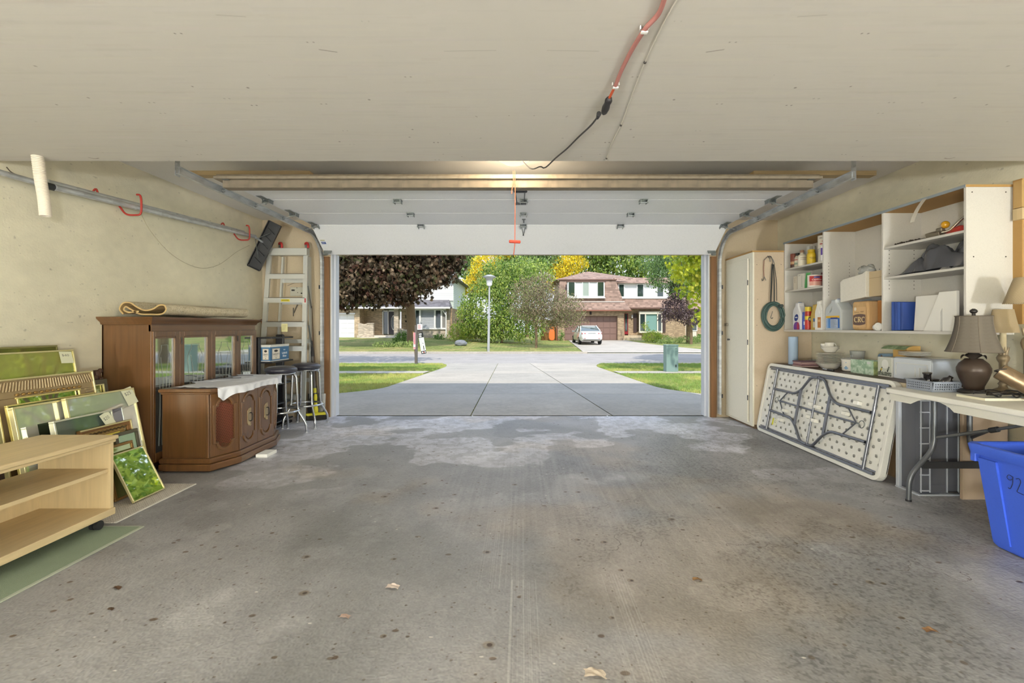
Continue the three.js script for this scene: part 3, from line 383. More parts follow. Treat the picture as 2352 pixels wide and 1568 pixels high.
  for (const [a, c, k] of [[11.25, 11.7, 0], [11.8, 12.85, 1], [12.95, 13.25, 0]]) { part('pane', bx(a, c, 0.76, 2.38, zb + 0.3, zb + 0.32), k ? M(0x7da39c, 0.5) : mPane, bay); if (k) for (let i = 0; i < 9; i++) part('curtain_fold', cyl(0.05, 0.05, 1.6, 11.88 + i * 0.115, 1.57, zb + 0.27, 8), M(0x88aba4, 0.8), bay); }
  for (const x of [10.85, 13.6]) part('shutter', bx(x - 0.16, x + 0.16, 0.62, 2.45, zb, zb + 0.06), M(0x4a3a38, 0.7), t);
  part('wall_lamp', [box(0.12, 0.22, 0.12, 10.55, 2.2, zb + 0.1, 0.02), ball(0.08, 10.55, 2.05, zb + 0.12)], M(0xcfd0d2, 0.3, 0.4), t);
  part('wall_lamp', [box(0.16, 0.2, 0.14, 6.3, 2.46, z + 0.1, 0.02), ball(0.08, 6.3, 2.36, z + 0.16)], mDark, t);
  part('downspout', bar([3.2, b, z + 0.1], [3.2, 2.6, z + 0.1], 0.05), mFascia, t);
  part('doorstep', [bx(9.35, 11.2, b - 0.1, 0.16, zb + 0.2, zb + 1.5), bx(9.5, 11.2, 0.16, 0.36, zb, zb + 1.1)], M(0xd8c9ae, 0.9, 0, { map: T.concrete }), t);
}
{ // neighbour at the far right
  const t = thing('brick_house', 'partly hidden brick house right of the purple tree', 'house', [19, 0, -51]), z = -49;
  part('wall', bx(15.6, 26, -0.2, 3.0, z - 6, z), mBrickTan, t);
  part('chimney_wall', bx(15.7, 16.9, -0.2, 2.6, z, z + 0.5), mBrickTan, t); part('corner_post', bx(16.95, 17.15, -0.2, 2.6, z, z + 0.3), M(0xe3d6c2, 0.7), t);
  win(t, 17.5, 18.2, 0.8, 2.3, z + 0.06, mPane, 0.07); part('panel', bx(17.4, 18.2, 0, 0.75, z, z + 0.05), M(0xd8d2c8, 0.7), t);
  part('roof', loft([[[15.2, 3, z + 0.6], [26.5, 3, z + 0.6], [26.5, 3, z - 6.5], [15.2, 3, z - 6.5]], [[17, 5, z - 3], [25, 5, z - 3], [25, 5, z - 3.4], [17, 5, z - 3.4]]]), mRoofBrown, t);
}
{ // pale brick and white siding house on the left
  const t = thing('white_house', 'pale brick house with white siding, grey roof and a bay window', 'house', [-12, 0.2, -44]);
  const z = -41, b = 0.15;
  part('garage_wall', [bx(-24, -19.6, b, 2.9, z - 5, z), bx(-14.58, -14.12, b, 2.9, z - 5, z), bx(-19.6, -14.58, 2.28, 2.9, z - 5, z)], mBrickPale, t);
  const gd = part('garage_door', bx(-19.6, -14.58, b, 2.28, z - 0.4, z - 0.2), mWhite, t);
  for (let r = 0; r < 5; r++) for (let c = 0; c < 8; c++) part('door_panel', box(0.56, 0.34, 0.03, -19.28 + c * 0.62, 0.38 + r * 0.42, z - 0.195, 0.01), mWhite, gd);
  part('lintel', bx(-19.7, -14.5, 2.26, 2.38, z - 0.05, z + 0.06), mWhite, t);
  part('recess_wall', [bx(-14.12, -12.4, b, 2.8, z - 3, z - 1.3), bx(-10.75, -9.4, b, 2.8, z - 3, z - 1.0)], mBrickPale, t);
  const en = part('entrance_frame', [bx(-12.5, -12.4, 0.5, 2.62, z - 1.35, z - 1.2), bx(-12.02, -11.94, 0.5, 2.62, z - 1.35, z - 1.2), bx(-12.5, -11.1, 2.54, 2.64, z - 1.35, z - 1.2)], mWhite, t);
  part('sidelight', bx(-12.4, -12.02, 0.5, 2.55, z - 1.35, z - 1.3), mPane, en);
  const dr = part('front_door', bx(-11.94, -11.12, 0.5, 2.55, z - 1.35, z - 1.27), M(0x4a4850, 0.5), t);
  part('oval_glass', at(cyl(0.5, 0.5, 0.03, 0, 0, 0, 24, PI / 2), -11.5, 1.55, z - 1.26, 0, 0, 0, [0.42, 1.25, 1]), M(0x6d747a, 0.15), dr);
  part('oval_rim', at(new THREE.TorusGeometry(0.5, 0.04, 6, 30), -11.5, 1.55, z - 1.24, 0, 0, 0, [0.42, 1.25, 1]), mWhite, dr);
  part('pier', bx(-11.12, -10.72, b, 2.8, z - 0.35, z + 0.05), mBrickWhite, t);
  part('porch_wall', [ext([[-14.2, b], [-12.95, b], [-12.95, 1.5], [-13.3, 1.5], [-13.7, 1.4], [-14.2, 1.52]], 0.2).translate(0, 0, z - 0.05), bx(-13.35, -12.85, b, 1.42, z - 0.08, z + 0.22), bx(-13.4, -12.8, 1.42, 1.5, z - 0.1, z + 0.26)], mBrickWhite, t);
  part('porch_step', [bx(-14.3, -10.9, b - 0.1, 0.42, z - 1.4, z + 0.1), bx(-13.9, -10.9, b - 0.1, 0.28, z, z + 0.5)], M(0xece6da, 0.8, 0, { map: T.concrete }), t);
  part('wall_lamp', [box(0.14, 0.3, 0.14, -10.25, 2.1, z - 0.9, 0.03)], mDark, t);
  part('number_plate', box(0.34, 0.17, 0.03, -10.2, 1.66, z - 0.97), mDark, t);
  part('downspout', bar([-10.66, 0.9, z - 0.2], [-10.66, 2.7, z - 0.2], 0.04), mWhite, t);
  part('downspout', [bar([-6.55, 0.3, z + 0.2], [-6.55, 2.2, z + 0.2], 0.05), bar([-6.55, 2.2, z + 0.2], [-6.95, 2.75, z + 0.2], 0.05)], mWhite, t);
  part('front_wall', [bx(-9.4, -6.5, b, 0.98, z - 3, z), bx(-6.6, -6.3, b, 2.8, z - 3, z - 0.2)], mBrickWhite, t);
  part('low_wall', ext([[-10.6, b], [-9.2, b], [-9.2, 0.95], [-9.6, 1.0], [-10.1, 0.92], [-10.6, 1.05]], 0.2).translate(0, 0, z - 0.1), mBrickWhite, t);
  const bay = part('bay_window', [bx(-9.4, -6.6, 0.95, 1.08, z - 0.2, z + 0.1), bx(-9.4, -6.6, 2.6, 2.78, z - 0.2, z + 0.1), ...[-9.3, -8.85, -7.55, -6.98].map((x) => bx(x - 0.07, x + 0.07, 1.0, 2.7, z - 0.12, z + 0.08))], mWhite, t);
  part('pane', bx(-9.25, -8.9, 1.08, 2.6, z - 0.1, z - 0.06), mPane, bay); part('pane', bx(-7.5, -7.05, 1.08, 2.6, z - 0.1, z - 0.06), mPane, bay); part('pane', bx(-8.8, -7.6, 1.08, 2.6, z - 0.1, z - 0.06), mPane, bay);
  for (let i = 0; i < 14; i++) part('blind_slat', box(1.18, 0.09, 0.02, -8.2, 1.16 + i * 0.105, z - 0.04, 0, -0.5), M(0xb9bec2, 0.6), bay);
  part('shutter', bx(-6.95, -6.62, 1.0, 2.6, z - 0.1, z + 0.02), M(0x8f8d8a, 0.7), t);
  part('porch_roof', loft([[[-24, 2.86, z + 0.5], [-6.2, 2.86, z + 0.5], [-6.2, 2.86, z - 3], [-24, 2.86, z - 3]], [[-24, 3.65, z - 1.3], [-6.5, 3.65, z - 1.3], [-6.5, 3.65, z - 3], [-24, 3.65, z - 3]]]), mRoofGrey, t);
  part('fascia', bx(-24, -6.15, 2.74, 2.88, z + 0.42, z + 0.55), mWhite, t);
  part('upper_wall', bx(-16, -6.1, 2.8, 5.5, z - 10, z - 1.2), mSidingGreen, t);
  part('upper_front', bx(-16, -6.12, 3.5, 5.5, z - 1.25, z - 1.15), mSiding, t);
  part('side_wall', bx(-6.4, -6.15, b, 2.82, z - 10, z - 0.6), mBrickTan, t);
  part('main_roof', loft([[[-16.5, 5.45, z - 0.7], [-5.6, 5.45, z - 0.7], [-5.6, 5.45, z - 10.5], [-16.5, 5.45, z - 10.5]], [[-13, 7.4, z - 4], [-9, 7.4, z - 4], [-9, 7.4, z - 7], [-13, 7.4, z - 7]]]), mRoofGrey, t);
}
// fences between the houses
{ const mF = [0x8a7a66, 0x7a6b58, 0x968672].map((c) => M(c, 0.9, 0, { map: T.wood }));
  const a = thing('board_fence', 'grey weathered board fence behind the green thicket', 'fence', [-3, 0.2, -40]); for (let i = 0; i < 26; i++) part('board', box(0.14, 1.6 + 0.05 * (i % 3), 0.03, -5.6 + i * 0.15, 0.95, -40.6), mF[i % 3], a);
  const mB = [0x9a7444, 0x8c683c, 0xa87f4e].map((c) => M(c, 0.85, 0, { map: T.wood })), c = thing('board_fence', 'brown board gate beside the brown garage wing', 'fence', [2.7, 0, -43.5]); for (let i = 0; i < 10; i++) part('board', box(0.145, 1.9, 0.03, 1.85 + i * 0.15, 0.85, -43.6), mB[i % 3], c); }
solo('orange_sled', 'orange plastic sled leaning beside the brown garage', 'sled', [at(ext(rrect(0.5, 1.0, 0.24), 0.05, 0.01), 2.75, 0.44, -42.75, -0.15), ring(0.18, 0.025, 2.75, 0.95, -42.78, 0)], M(0xe8742a, 0.5));
solo('boulder', 'grey boulder on the lawn before the white house', 'rock', (() => { const g = new THREE.IcosahedronGeometry(0.42, 3), p = g.attributes.position; for (let i = 0; i < p.count; i++) { const k = 0.8 + 0.35 * fbm(p.getX(i) * 4 + 9, p.getY(i) * 4 + p.getZ(i) * 3, 3); p.setXYZ(i, p.getX(i) * k * 1.1, max(-0.15, p.getY(i) * k * 0.65), p.getZ(i) * k); } g.computeVertexNormals(); return g.translate(-4.4, gy(-4.4, 34) + 0.16, -34); })(), M(0x868a92, 0.9, 0, { map: T.fine }));
{ // street lamp
  const x = -2.08, d = 29.5, y = gy(x, d), t = thing('street_lamp', 'grey street lamp post with a hat-shaped top on the far verge', 'street lamp', [x, y, -d]), m = M(0xb9bcbe, 0.5, 0.3);
  part('pole', [bar([x, y - 0.1, -d], [x + 0.04, 2.0, -d], 0.085, 14, 0.07), bar([x + 0.04, 2.0, -d], [x + 0.06, 3.75, -d], 0.06, 14, 0.05)], m, t);
  part('lamp_globe', lathe([[0.1, 0], [0.17, 0.08], [0.19, 0.32], [0.18, 0.36]], 20, x + 0.06, 3.72, -d), M(0xf6f6f4, 0.3), t);
  part('hat', lathe([[0.18, 0.0], [0.24, 0.16], [0.46, 0.26], [0.3, 0.33], [0.1, 0.4], [0, 0.41]], 24, x + 0.06, 4.04, -d), m, t);
}
{ // real estate sign post
  const x = -4.55, d = 20.3, y = gy(x, d), t = thing('sign_post', 'dark post with a tilted white hanging sign at the end of the drive', 'sign', [x, y, -d]);
  part('post', box(0.11, 1.72, 0.11, x, y + 0.82, -d), M(0x6a6460, 0.8), t);
  part('arm', box(0.3, 0.1, 0.1, x + 0.12, y + 1.42, -d), M(0x55504d, 0.8), t);
  part('top_card', box(0.21, 0.24, 0.02, x + 0.17, y + 1.6, -d + 0.07), pm(canvasTex(64, 72, (g) => { g.fillStyle = '#f6f2f2'; g.fillRect(0, 0, 64, 72); g.fillStyle = '#b8606e'; for (let i = 0; i < 7; i++) g.fillRect(8, 8 + i * 8, 30 + (i * 13) % 18, 4); })), t, { keep: true });
  const s = canvasTex(128, 512, (g) => { g.fillStyle = '#eef0f0'; g.fillRect(0, 0, 128, 512); g.fillStyle = '#2a2c2e'; g.fillRect(0, 0, 128, 120); g.fillStyle = '#fff'; g.fillRect(18, 20, 70, 26); g.fillRect(14, 66, 62, 14); g.fillRect(14, 92, 62, 12); g.fillStyle = '#c9cdce'; for (let i = 0; i < 9; i++) g.fillRect(14, 150 + i * 30, 46, 14); g.fillStyle = '#2a2c2e'; g.fillRect(76, 250, 18, 22); g.fillRect(74, 320, 20, 100); g.fillRect(0, 440, 128, 72); g.fillStyle = '#c44'; g.fillRect(60, 460, 18, 30); g.fillStyle = '#fff'; g.fillRect(20, 460, 34, 30); g.fillRect(86, 460, 26, 30); });
  part('hanging_sign', box(0.21, 0.92, 0.015, x + 0.265, y + 0.9, -d + 0.02, 0, 0, 0, 0.17), pm(s), t, { keep: true });
  part('rider_sign', box(0.09, 0.72, 0.02, x - 0.06, y + 1.0, -d + 0.07), pm(canvasTex(32, 256, (g) => { g.fillStyle = '#e9b9c0'; g.fillRect(0, 0, 32, 256); g.fillStyle = '#c2384e'; for (let i = 0; i < 12; i++) g.fillRect(10, 8 + i * 20, 14, 12); g.fillStyle = '#f3eef6'; g.fillRect(0, 180, 32, 40); })), t, { keep: true });
  part('stake', beam([x - 0.12, y + 0.3, -d - 0.3], [x - 0.2, y + 1.4, -d - 0.3], 0.04, 0.02), M(0xc9965a, 0.8), t);
}
{ // utility cabinet
  const x = 4.86, d = 15.3, y = gy(x, d), t = thing('utility_box', 'grey-green steel utility box on the right lawn', 'utility box', [x, y, -d]), m = M(0x7f9a93, 0.5);
  part('body', [ext([[-0.19, -0.16], [0.06, -0.2], [0.19, -0.12], [0.19, 0.16], [-0.19, 0.16]], 0.86, 0.006).rotateX(-PI / 2).translate(x, y - 0.02, -d)], m, t);
  part('lid', ext([[-0.2, -0.17], [0.06, -0.215], [0.2, -0.13], [0.2, 0.17], [-0.2, 0.17]], 0.035, 0.006).rotateX(-PI / 2).translate(x, y + 0.84, -d), m, t);
  part('badge', box(0.08, 0.08, 0.01, x + 0.08, y + 0.2, -d + 0.19, 0, 0, 0.25), M(0x1e2a2a, 0.5), t); part('vent', box(0.09, 0.03, 0.01, x + 0.08, y + 0.76, -d + 0.19, 0, 0, 0.25), M(0x5f7a73, 0.5), t);
}
{ // white saloon on the far drive, seen from behind
  const t = local('car', 'white saloon car parked before the brown garage door', 'car', [5.25, gy(5.25, 38) + 0.03, -38.1], 0.05), white = M(0xf3f5f4, 0.25, 0, { clearcoat: 1, clearcoatRoughness: 0.05 }), glass = M(0x4d5d5c, 0.05, 0, { ior: 1.9 });
  const sec = (z, w, y0, y1, k = 0.12) => [[-w + k, y0, z], [w - k, y0, z], [w, y0 + 0.12, z], [w + 0.02, (y0 + y1) / 2, z], [w - 0.05, y1 - 0.04, z], [w - 0.16, y1, z], [-w + 0.16, y1, z], [-w + 0.05, y1 - 0.04, z], [-w - 0.02, (y0 + y1) / 2, z], [-w, y0 + 0.12, z]].reverse();
  part('body', loft([sec(-2.3, 0.62, 0.32, 0.62), sec(-2.1, 0.78, 0.24, 0.74), sec(-1.2, 0.86, 0.2, 0.9), sec(-0.6, 0.88, 0.2, 0.95), sec(0.8, 0.88, 0.2, 0.98), sec(1.6, 0.87, 0.22, 1.02), sec(2.1, 0.82, 0.3, 1.0), sec(2.26, 0.74, 0.36, 0.9), sec(2.3, 0.7, 0.4, 0.7)]), white, t);
  const cab = (z, w, y0, wt, y1) => [[-w, y0, z], [w, y0, z], [wt, y1, z], [-wt, y1, z]].reverse();
  part('cabin_glass', loft([cab(-1.15, 0.8, 0.9, 0.76, 0.93), cab(-0.4, 0.8, 0.92, 0.6, 1.4), cab(0.8, 0.8, 0.94, 0.6, 1.42), cab(1.72, 0.78, 0.98, 0.72, 1.03)]), glass, t);
  part('roof', loft([cab(-0.45, 0.62, 1.36, 0.5, 1.43), cab(0.2, 0.63, 1.38, 0.52, 1.47), cab(0.85, 0.62, 1.37, 0.5, 1.44)]), white, t);
  for (const s of [-1, 1]) {
    part('pillar', [beam([s * 0.61, 1.4, 0.8], [s * 0.76, 1.0, 1.62], 0.06, 0.14), beam([s * 0.62, 1.4, 0.15], [s * 0.8, 0.95, 0.2], 0.05, 0.07), beam([s * 0.61, 1.4, -0.42], [s * 0.79, 0.93, -1.1], 0.05, 0.06)], white, t);
    part('tail_light', box(0.3, 0.14, 0.12, s * 0.62, 0.82, 2.2, 0.04, 0, s * 0.25), M(0xb0303c, 0.2, 0, { clearcoat: 1 }), t);
    part('mirror', box(0.18, 0.12, 0.1, s * 0.98, 0.98, -0.7, 0.03), M(0x8d9494, 0.3), t);
    for (const z of [-1.4, 1.35]) { const w = part('wheel', cyl(0.32, 0.32, 0.2, s * 0.79, 0.31, z, 24, 0, 0, PI / 2), M(0x1c1c1e, 0.8), t); part('hub', cyl(0.2, 0.2, 0.21, s * 0.795, 0.31, z, 16, 0, 0, PI / 2), M(0x9a9c9e, 0.35, 0.8), w); }
    part('reflector', box(0.14, 0.03, 0.02, s * 0.55, 0.46, 2.31), M(0x9a3034, 0.4), t);
  }
  part('plate', box(0.34, 0.15, 0.02, 0, 0.74, 2.3), M(0xd8dce0, 0.5), t); part('chrome_strip', box(0.6, 0.03, 0.02, 0, 0.86, 2.28), M(0x9a9c9e, 0.2, 1), t);
  part('bumper_shadow_gap', box(1.3, 0.04, 0.04, 0, 0.36, 2.27), M(0x3a3c3e, 0.7), t).name = 'bumper_shade_strip';  // dark strip stands in for the shade in the bumper gap
}
// ---------------------------------------------------------------- overhead door, tracks, cord
const mDoor = M(0xf0f1f2, 0.38, 0, { map: again(T.fine, 2, 2), bumpMap: again(T.grain, 3, 3), bumpScale: 0.0008 }), mGalv = M(0xe4e7e9, 0.34, 0.55, { map: again(T.brushed, 4, 1) }), mSteel = M(0x8d9290, 0.38, 0.85), mDarkSteel = M(0x4d4f52, 0.45, 0.6);
{
  const g = structGroup('door_1', 'white four-section overhead door raised under the ceiling'), X0 = -2.52, X1 = 2.47;
  // centre line of the door from its bottom edge up and back: [d, y]
  const line = [[6.035, 2.104], [5.617, 2.4], [5.085, 2.41], [4.555, 2.412], [4.02, 2.412]];
  for (let i = 0; i < 4; i++) {
    const [d0, y0] = line[i], [d1, y1] = line[i + 1], L = hypot(d1 - d0, y1 - y0), a = atan2(y1 - y0, d0 - d1);
    const p = part('door_panel', at(box(X1 - X0, 0.045, L - 0.003, (X0 + X1) / 2, 0.0225, 0, 0.006), 0, (y0 + y1) / 2, -(d0 + d1) / 2, -a), mDoor, g);
    if (i === 0) part('weather_seal', at(box(X1 - X0, 0.03, 0.022, (X0 + X1) / 2, 0.02, L / 2 + 0.004), 0, (y0 + y1) / 2, -(d0 + d1) / 2, -a).translate(0, -sin(a) * 0.0, 0), M(0x55504c, 0.8), p);
  }
  const hinge = (x, d, y, tilt = 0) => { const h = part('hinge', [box(0.075, 0.004, 0.09, x, y - 0.004, -d, 0, tilt), ...[-1, 1].map((s) => box(0.006, 0.035, 0.075, x + s * 0.033, y - 0.02, -d, 0, tilt)), cyl(0.007, 0.007, 0.085, x, y - 0.03, -d + 0.02, 8, 0, 0, PI / 2), ...[[-0.02, 0.03], [0.02, -0.03]].map(([a, b]) => cyl(0.007, 0.007, 0.01, x + a, y - 0.009, -d + b, 8))], mSteel, g); return h; };
  for (const [d, y] of [[5.617, 2.4], [5.085, 2.41], [4.555, 2.412]]) for (const x of [-1.2, 0.02, 1.18]) hinge(x, d, y, d > 5.5 ? -0.3 : 0);
  for (const s of [-1, 1]) for (const [d, y, t] of [[5.617, 2.4, -0.3], [5.085, 2.41, 0], [4.555, 2.412, 0], [4.06, 2.412, 0]]) {
    const x = s < 0 ? X0 + 0.06 : X1 - 0.06, xo = s < 0 ? -2.575 : 2.555;
    const h = hinge(x, d, y, t); part('roller', [bar([x, y - 0.03, -d], [xo, y - 0.055, -d], 0.005), cyl(0.018, 0.018, 0.012, xo, y - 0.055, -d, 14, 0, 0, PI / 2)], M(0x9fa2a2, 0.4, 0.6), h);
    part('end_plate', box(0.05, 0.004, 0.2, x, y - 0.006, -d + 0.06), mSteel, h);
  }
  part('bottom_bracket', [box(0.1, 0.12, 0.006, X0 + 0.06, 2.16, -5.98, 0, -0.55), cyl(0.02, 0.02, 0.05, X0 + 0.02, 2.11, -6.0, 10, 0, 0, PI / 2)], mSteel, g);
  part('bottom_bracket', [box(0.1, 0.12, 0.006, X1 - 0.06, 2.16, -5.98, 0, -0.55), cyl(0.02, 0.02, 0.05, X1 - 0.02, 2.11, -6.0, 10, 0, 0, PI / 2)], mSteel, g);
  const lb = canvasTex(64, 96, (c) => { c.fillStyle = '#eceef0'; c.fillRect(0, 0, 64, 96); c.fillStyle = '#b9b58e'; c.fillRect(4, 4, 50, 14); c.fillStyle = '#35508f'; c.fillRect(4, 32, 50, 34); c.fillStyle = '#dfe4ee'; c.fillRect(8, 40, 38, 4); c.fillRect(8, 50, 30, 4); });
  part('sticker', at(new THREE.PlaneGeometry(0.07, 0.11), X0 + 0.06, 2.226, -5.853, PI / 2 - 0.62 + 0.0), pm(lb), g, { keep: true });
  // operator bracket at the middle
  part('operator_bracket', [...[-1, 1].map((s) => bar([-0.01 + s * 0.035, 2.395, -4.62], [-0.015 + s * 0.045, 2.39, -4.15], 0.005)), box(0.11, 0.012, 0.02, -0.01, 2.385, -4.14), box(0.1, 0.012, 0.02, -0.01, 2.385, -4.2), box(0.11, 0.02, 0.02, -0.01, 2.385, -4.6), ...[-1, 1].flatMap((s) => [0, 1].map((k) => ball(0.012, -0.01 + s * 0.05, 2.385, -4.13 - k * 0.05)))], mDarkSteel, g);
  part('lock_bar', [box(0.012, 0.01, 0.16, 0.025, 2.4, -5.42), box(0.04, 0.01, 0.012, 0.025, 2.4, -5.34), bar([0.0, 2.38, -5.64], [0.022, 2.3, -5.74], 0.003), bar([0.045, 2.38, -5.64], [0.022, 2.3, -5.74], 0.003), ball(0.009, 0.022, 2.3, -5.74)], mDarkSteel, g);
  // timber strut along the top edge
  const mStrut = M(0x8f877b, 0.8, 0, { map: again(T.wood, 0.8, 4) });
  part('strut', bx(-2.5, 2.44, 2.345, 2.41, -4.02, -3.93, 0.004), mStrut, g, { grain: 'x' });
  part('strut_cap', [bx(-2.56, 2.5, 2.412, 2.435, -4.04, -3.9, 0.003), bx(-2.56, 2.5, 2.435, 2.46, -4.04, -3.94, 0.003)], M(0xaaa396, 0.75, 0, { map: again(T.wood, 0.8, 4) }), g, { grain: 'x' });
}
for (const s of [-1, 1]) { // J-shaped roller tracks
  const x = s < 0 ? -2.575 : 2.555, t = thing('door_track', s < 0 ? 'galvanized roller track curving up the left side of the door' : 'galvanized roller track curving up the right side of the door', 'track', [x, 0.05, -6.1]);
  const path = [[6.09, 0.05], [6.09, 1.98]]; for (let i = 1; i <= 10; i++) { const a = i / 10 * PI / 2; path.push([6.09 - 0.37 * (1 - cos(a)), 1.98 + 0.37 * sin(a)]); } path.push([s < 0 ? 3.53 : 3.63, 2.36]);
  const web = [], lips = [];
  for (let i = 0; i < path.length - 1; i++) { const [d0, y0] = path[i], [d1, y1] = path[i + 1], up = V(0, -(d1 - d0), -(y1 - y0)).normalize(), p = V(x + s * 0.02, y0, -d0), q = V(x + s * 0.02, y1, -d1); const U = q.clone().sub(p).normalize().cross(V(1, 0, 0)).normalize(); web.push(beam(p, q, 0.003, 0.056, U)); for (const k of [-1, 1]) lips.push(beam(p.clone().addScaledVector(U, k * 0.027).add(V(-s * 0.013, 0, 0)), q.clone().addScaledVector(U, k * 0.027).add(V(-s * 0.013, 0, 0)), 0.026, 0.003, U)); }
  part('channel', web, mGalv, t); part('channel_lip', lips, mGalv, t);
  part('hanger_strap', [box(0.035, 0.24, 0.004, x + s * 0.03, 2.46, s < 0 ? -3.56 : -3.66), box(0.004, 0.1, 0.05, x + s * 0.03, 2.37, s < 0 ? -3.56 : -3.66)], mGalv, t);
  part('wall_angle', bx(x + s * 0.035, x + s * 0.039, 0.05, 2.0, -6.16, -6.1), mGalv, t);
  for (const y of [0.28, 1.1, 1.7]) part('jamb_bracket', [box(0.05, 0.05, 0.004, x + s * 0.045, y, -6.13), box(0.004, 0.05, 0.06, x + s * 0.025, y, -6.11), ball(0.009, x + s * 0.05, y, -6.12)], mDarkSteel, t);
}
{ // release cord
  const mC = M(0xc05a3e, 0.7), t = thing('pull_cord', 'red emergency cord with a red handle hanging before the raised door', 'cord', [-0.055, 1.74, -3.88]);
  part('rope', tube([[-0.055, 2.46, -3.86], [-0.053, 2.25, -3.87], [-0.055, 2.0, -3.88], [-0.056, 1.885, -3.88], [-0.058, 1.84, -3.88], [-0.066, 1.775, -3.885]], 0.0035, 40), mC, t);
  part('short_rope', tube([[-0.07, 2.46, -3.86], [-0.068, 2.4, -3.87], [-0.066, 2.36, -3.87], [-0.078, 2.32, -3.88], [-0.082, 2.28, -3.88]], 0.0033, 24), mC, t);
  part('handle', box(0.096, 0.026, 0.02, -0.056, 1.884, -3.88, 0.008, 0, 0, -0.05), M(0xb23a24, 0.55), t);
}
{ // cord stapled along the lowered ceiling
  const y = YS - 0.012, t = thing('extension_cord', 'faded red extension cord stapled to the ceiling with a black plug', 'cord', [0.5, y, -2.4]);
  const P = [[0.445, y, -1.42], [0.455, y, -1.55], [0.43, y - 0.004, -1.63], [0.415, y, -1.75], [0.405, y, -1.9], [0.402, y - 0.006, -2.03]];
  part('red_cable', tube(P, 0.0085, 50), M(0xa9706a, 0.7), t); part('red_lead', bar([0.402, y - 0.004, -2.03], [0.394, y - 0.01, -2.12], 0.006), M(0xb04a26, 0.6), t);
  part('plug', [at(lathe([[0, 0], [0.012, 0], [0.017, 0.02], [0.014, 0.05], [0.018, 0.09], [0.015, 0.13], [0.008, 0.15], [0, 0.15]], 14), 0.394, y - 0.014, -2.11, -PI / 2, -0.1, 0), cyl(0.012, 0.007, 0.05, 0.372, y - 0.014, -2.285, 12, PI / 2)], M(0x2c2a2c, 0.6), t);
  part('black_cable', tube([[0.372, y - 0.012, -2.3], [0.355, y - 0.004, -2.42], [0.31, y, -2.58], [0.265, y, -2.74], [0.21, y - 0.01, -2.86], [0.15, y - 0.03, -2.98], [0.12, y - 0.01, -3.02], [0.06, y + 0.04, -3.2], [-0.02, y + 0.24, -3.55]], 0.0045, 60), M(0x3c3a38, 0.6), t);
  for (const [a, b] of [[0.428, -1.64], [0.404, -2.02]]) part('staple', [box(0.024, 0.006, 0.014, a, y - 0.012, b, 0.002), box(0.004, 0.012, 0.01, a - 0.014, y + 0.004, b), box(0.004, 0.012, 0.01, a + 0.014, y + 0.004, b)], M(0xe9e6e0, 0.5), t);
  const u = thing('bell_wire', 'thin pale wire pinned to the ceiling right of the red cord', 'wire', [0.6, YS - 0.004, -2.3]);
  part('wire', tube([[0.505, YS - 0.004, -1.42], [0.49, YS - 0.004, -1.6], [0.488, YS - 0.004, -1.86], [0.5, YS - 0.004, -2.15], [0.515, YS - 0.004, -2.42], [0.515, YS - 0.004, -2.7], [0.53, YS - 0.004, -2.95]], 0.0022, 60), M(0xd8d2c4, 0.6), u);
  for (const [a, b] of [[0.488, -1.86], [0.515, -2.44], [0.528, -2.92]]) part('pin', ball(0.006, a, YS - 0.005, b), M(0x3a3430, 0.6), u);
}

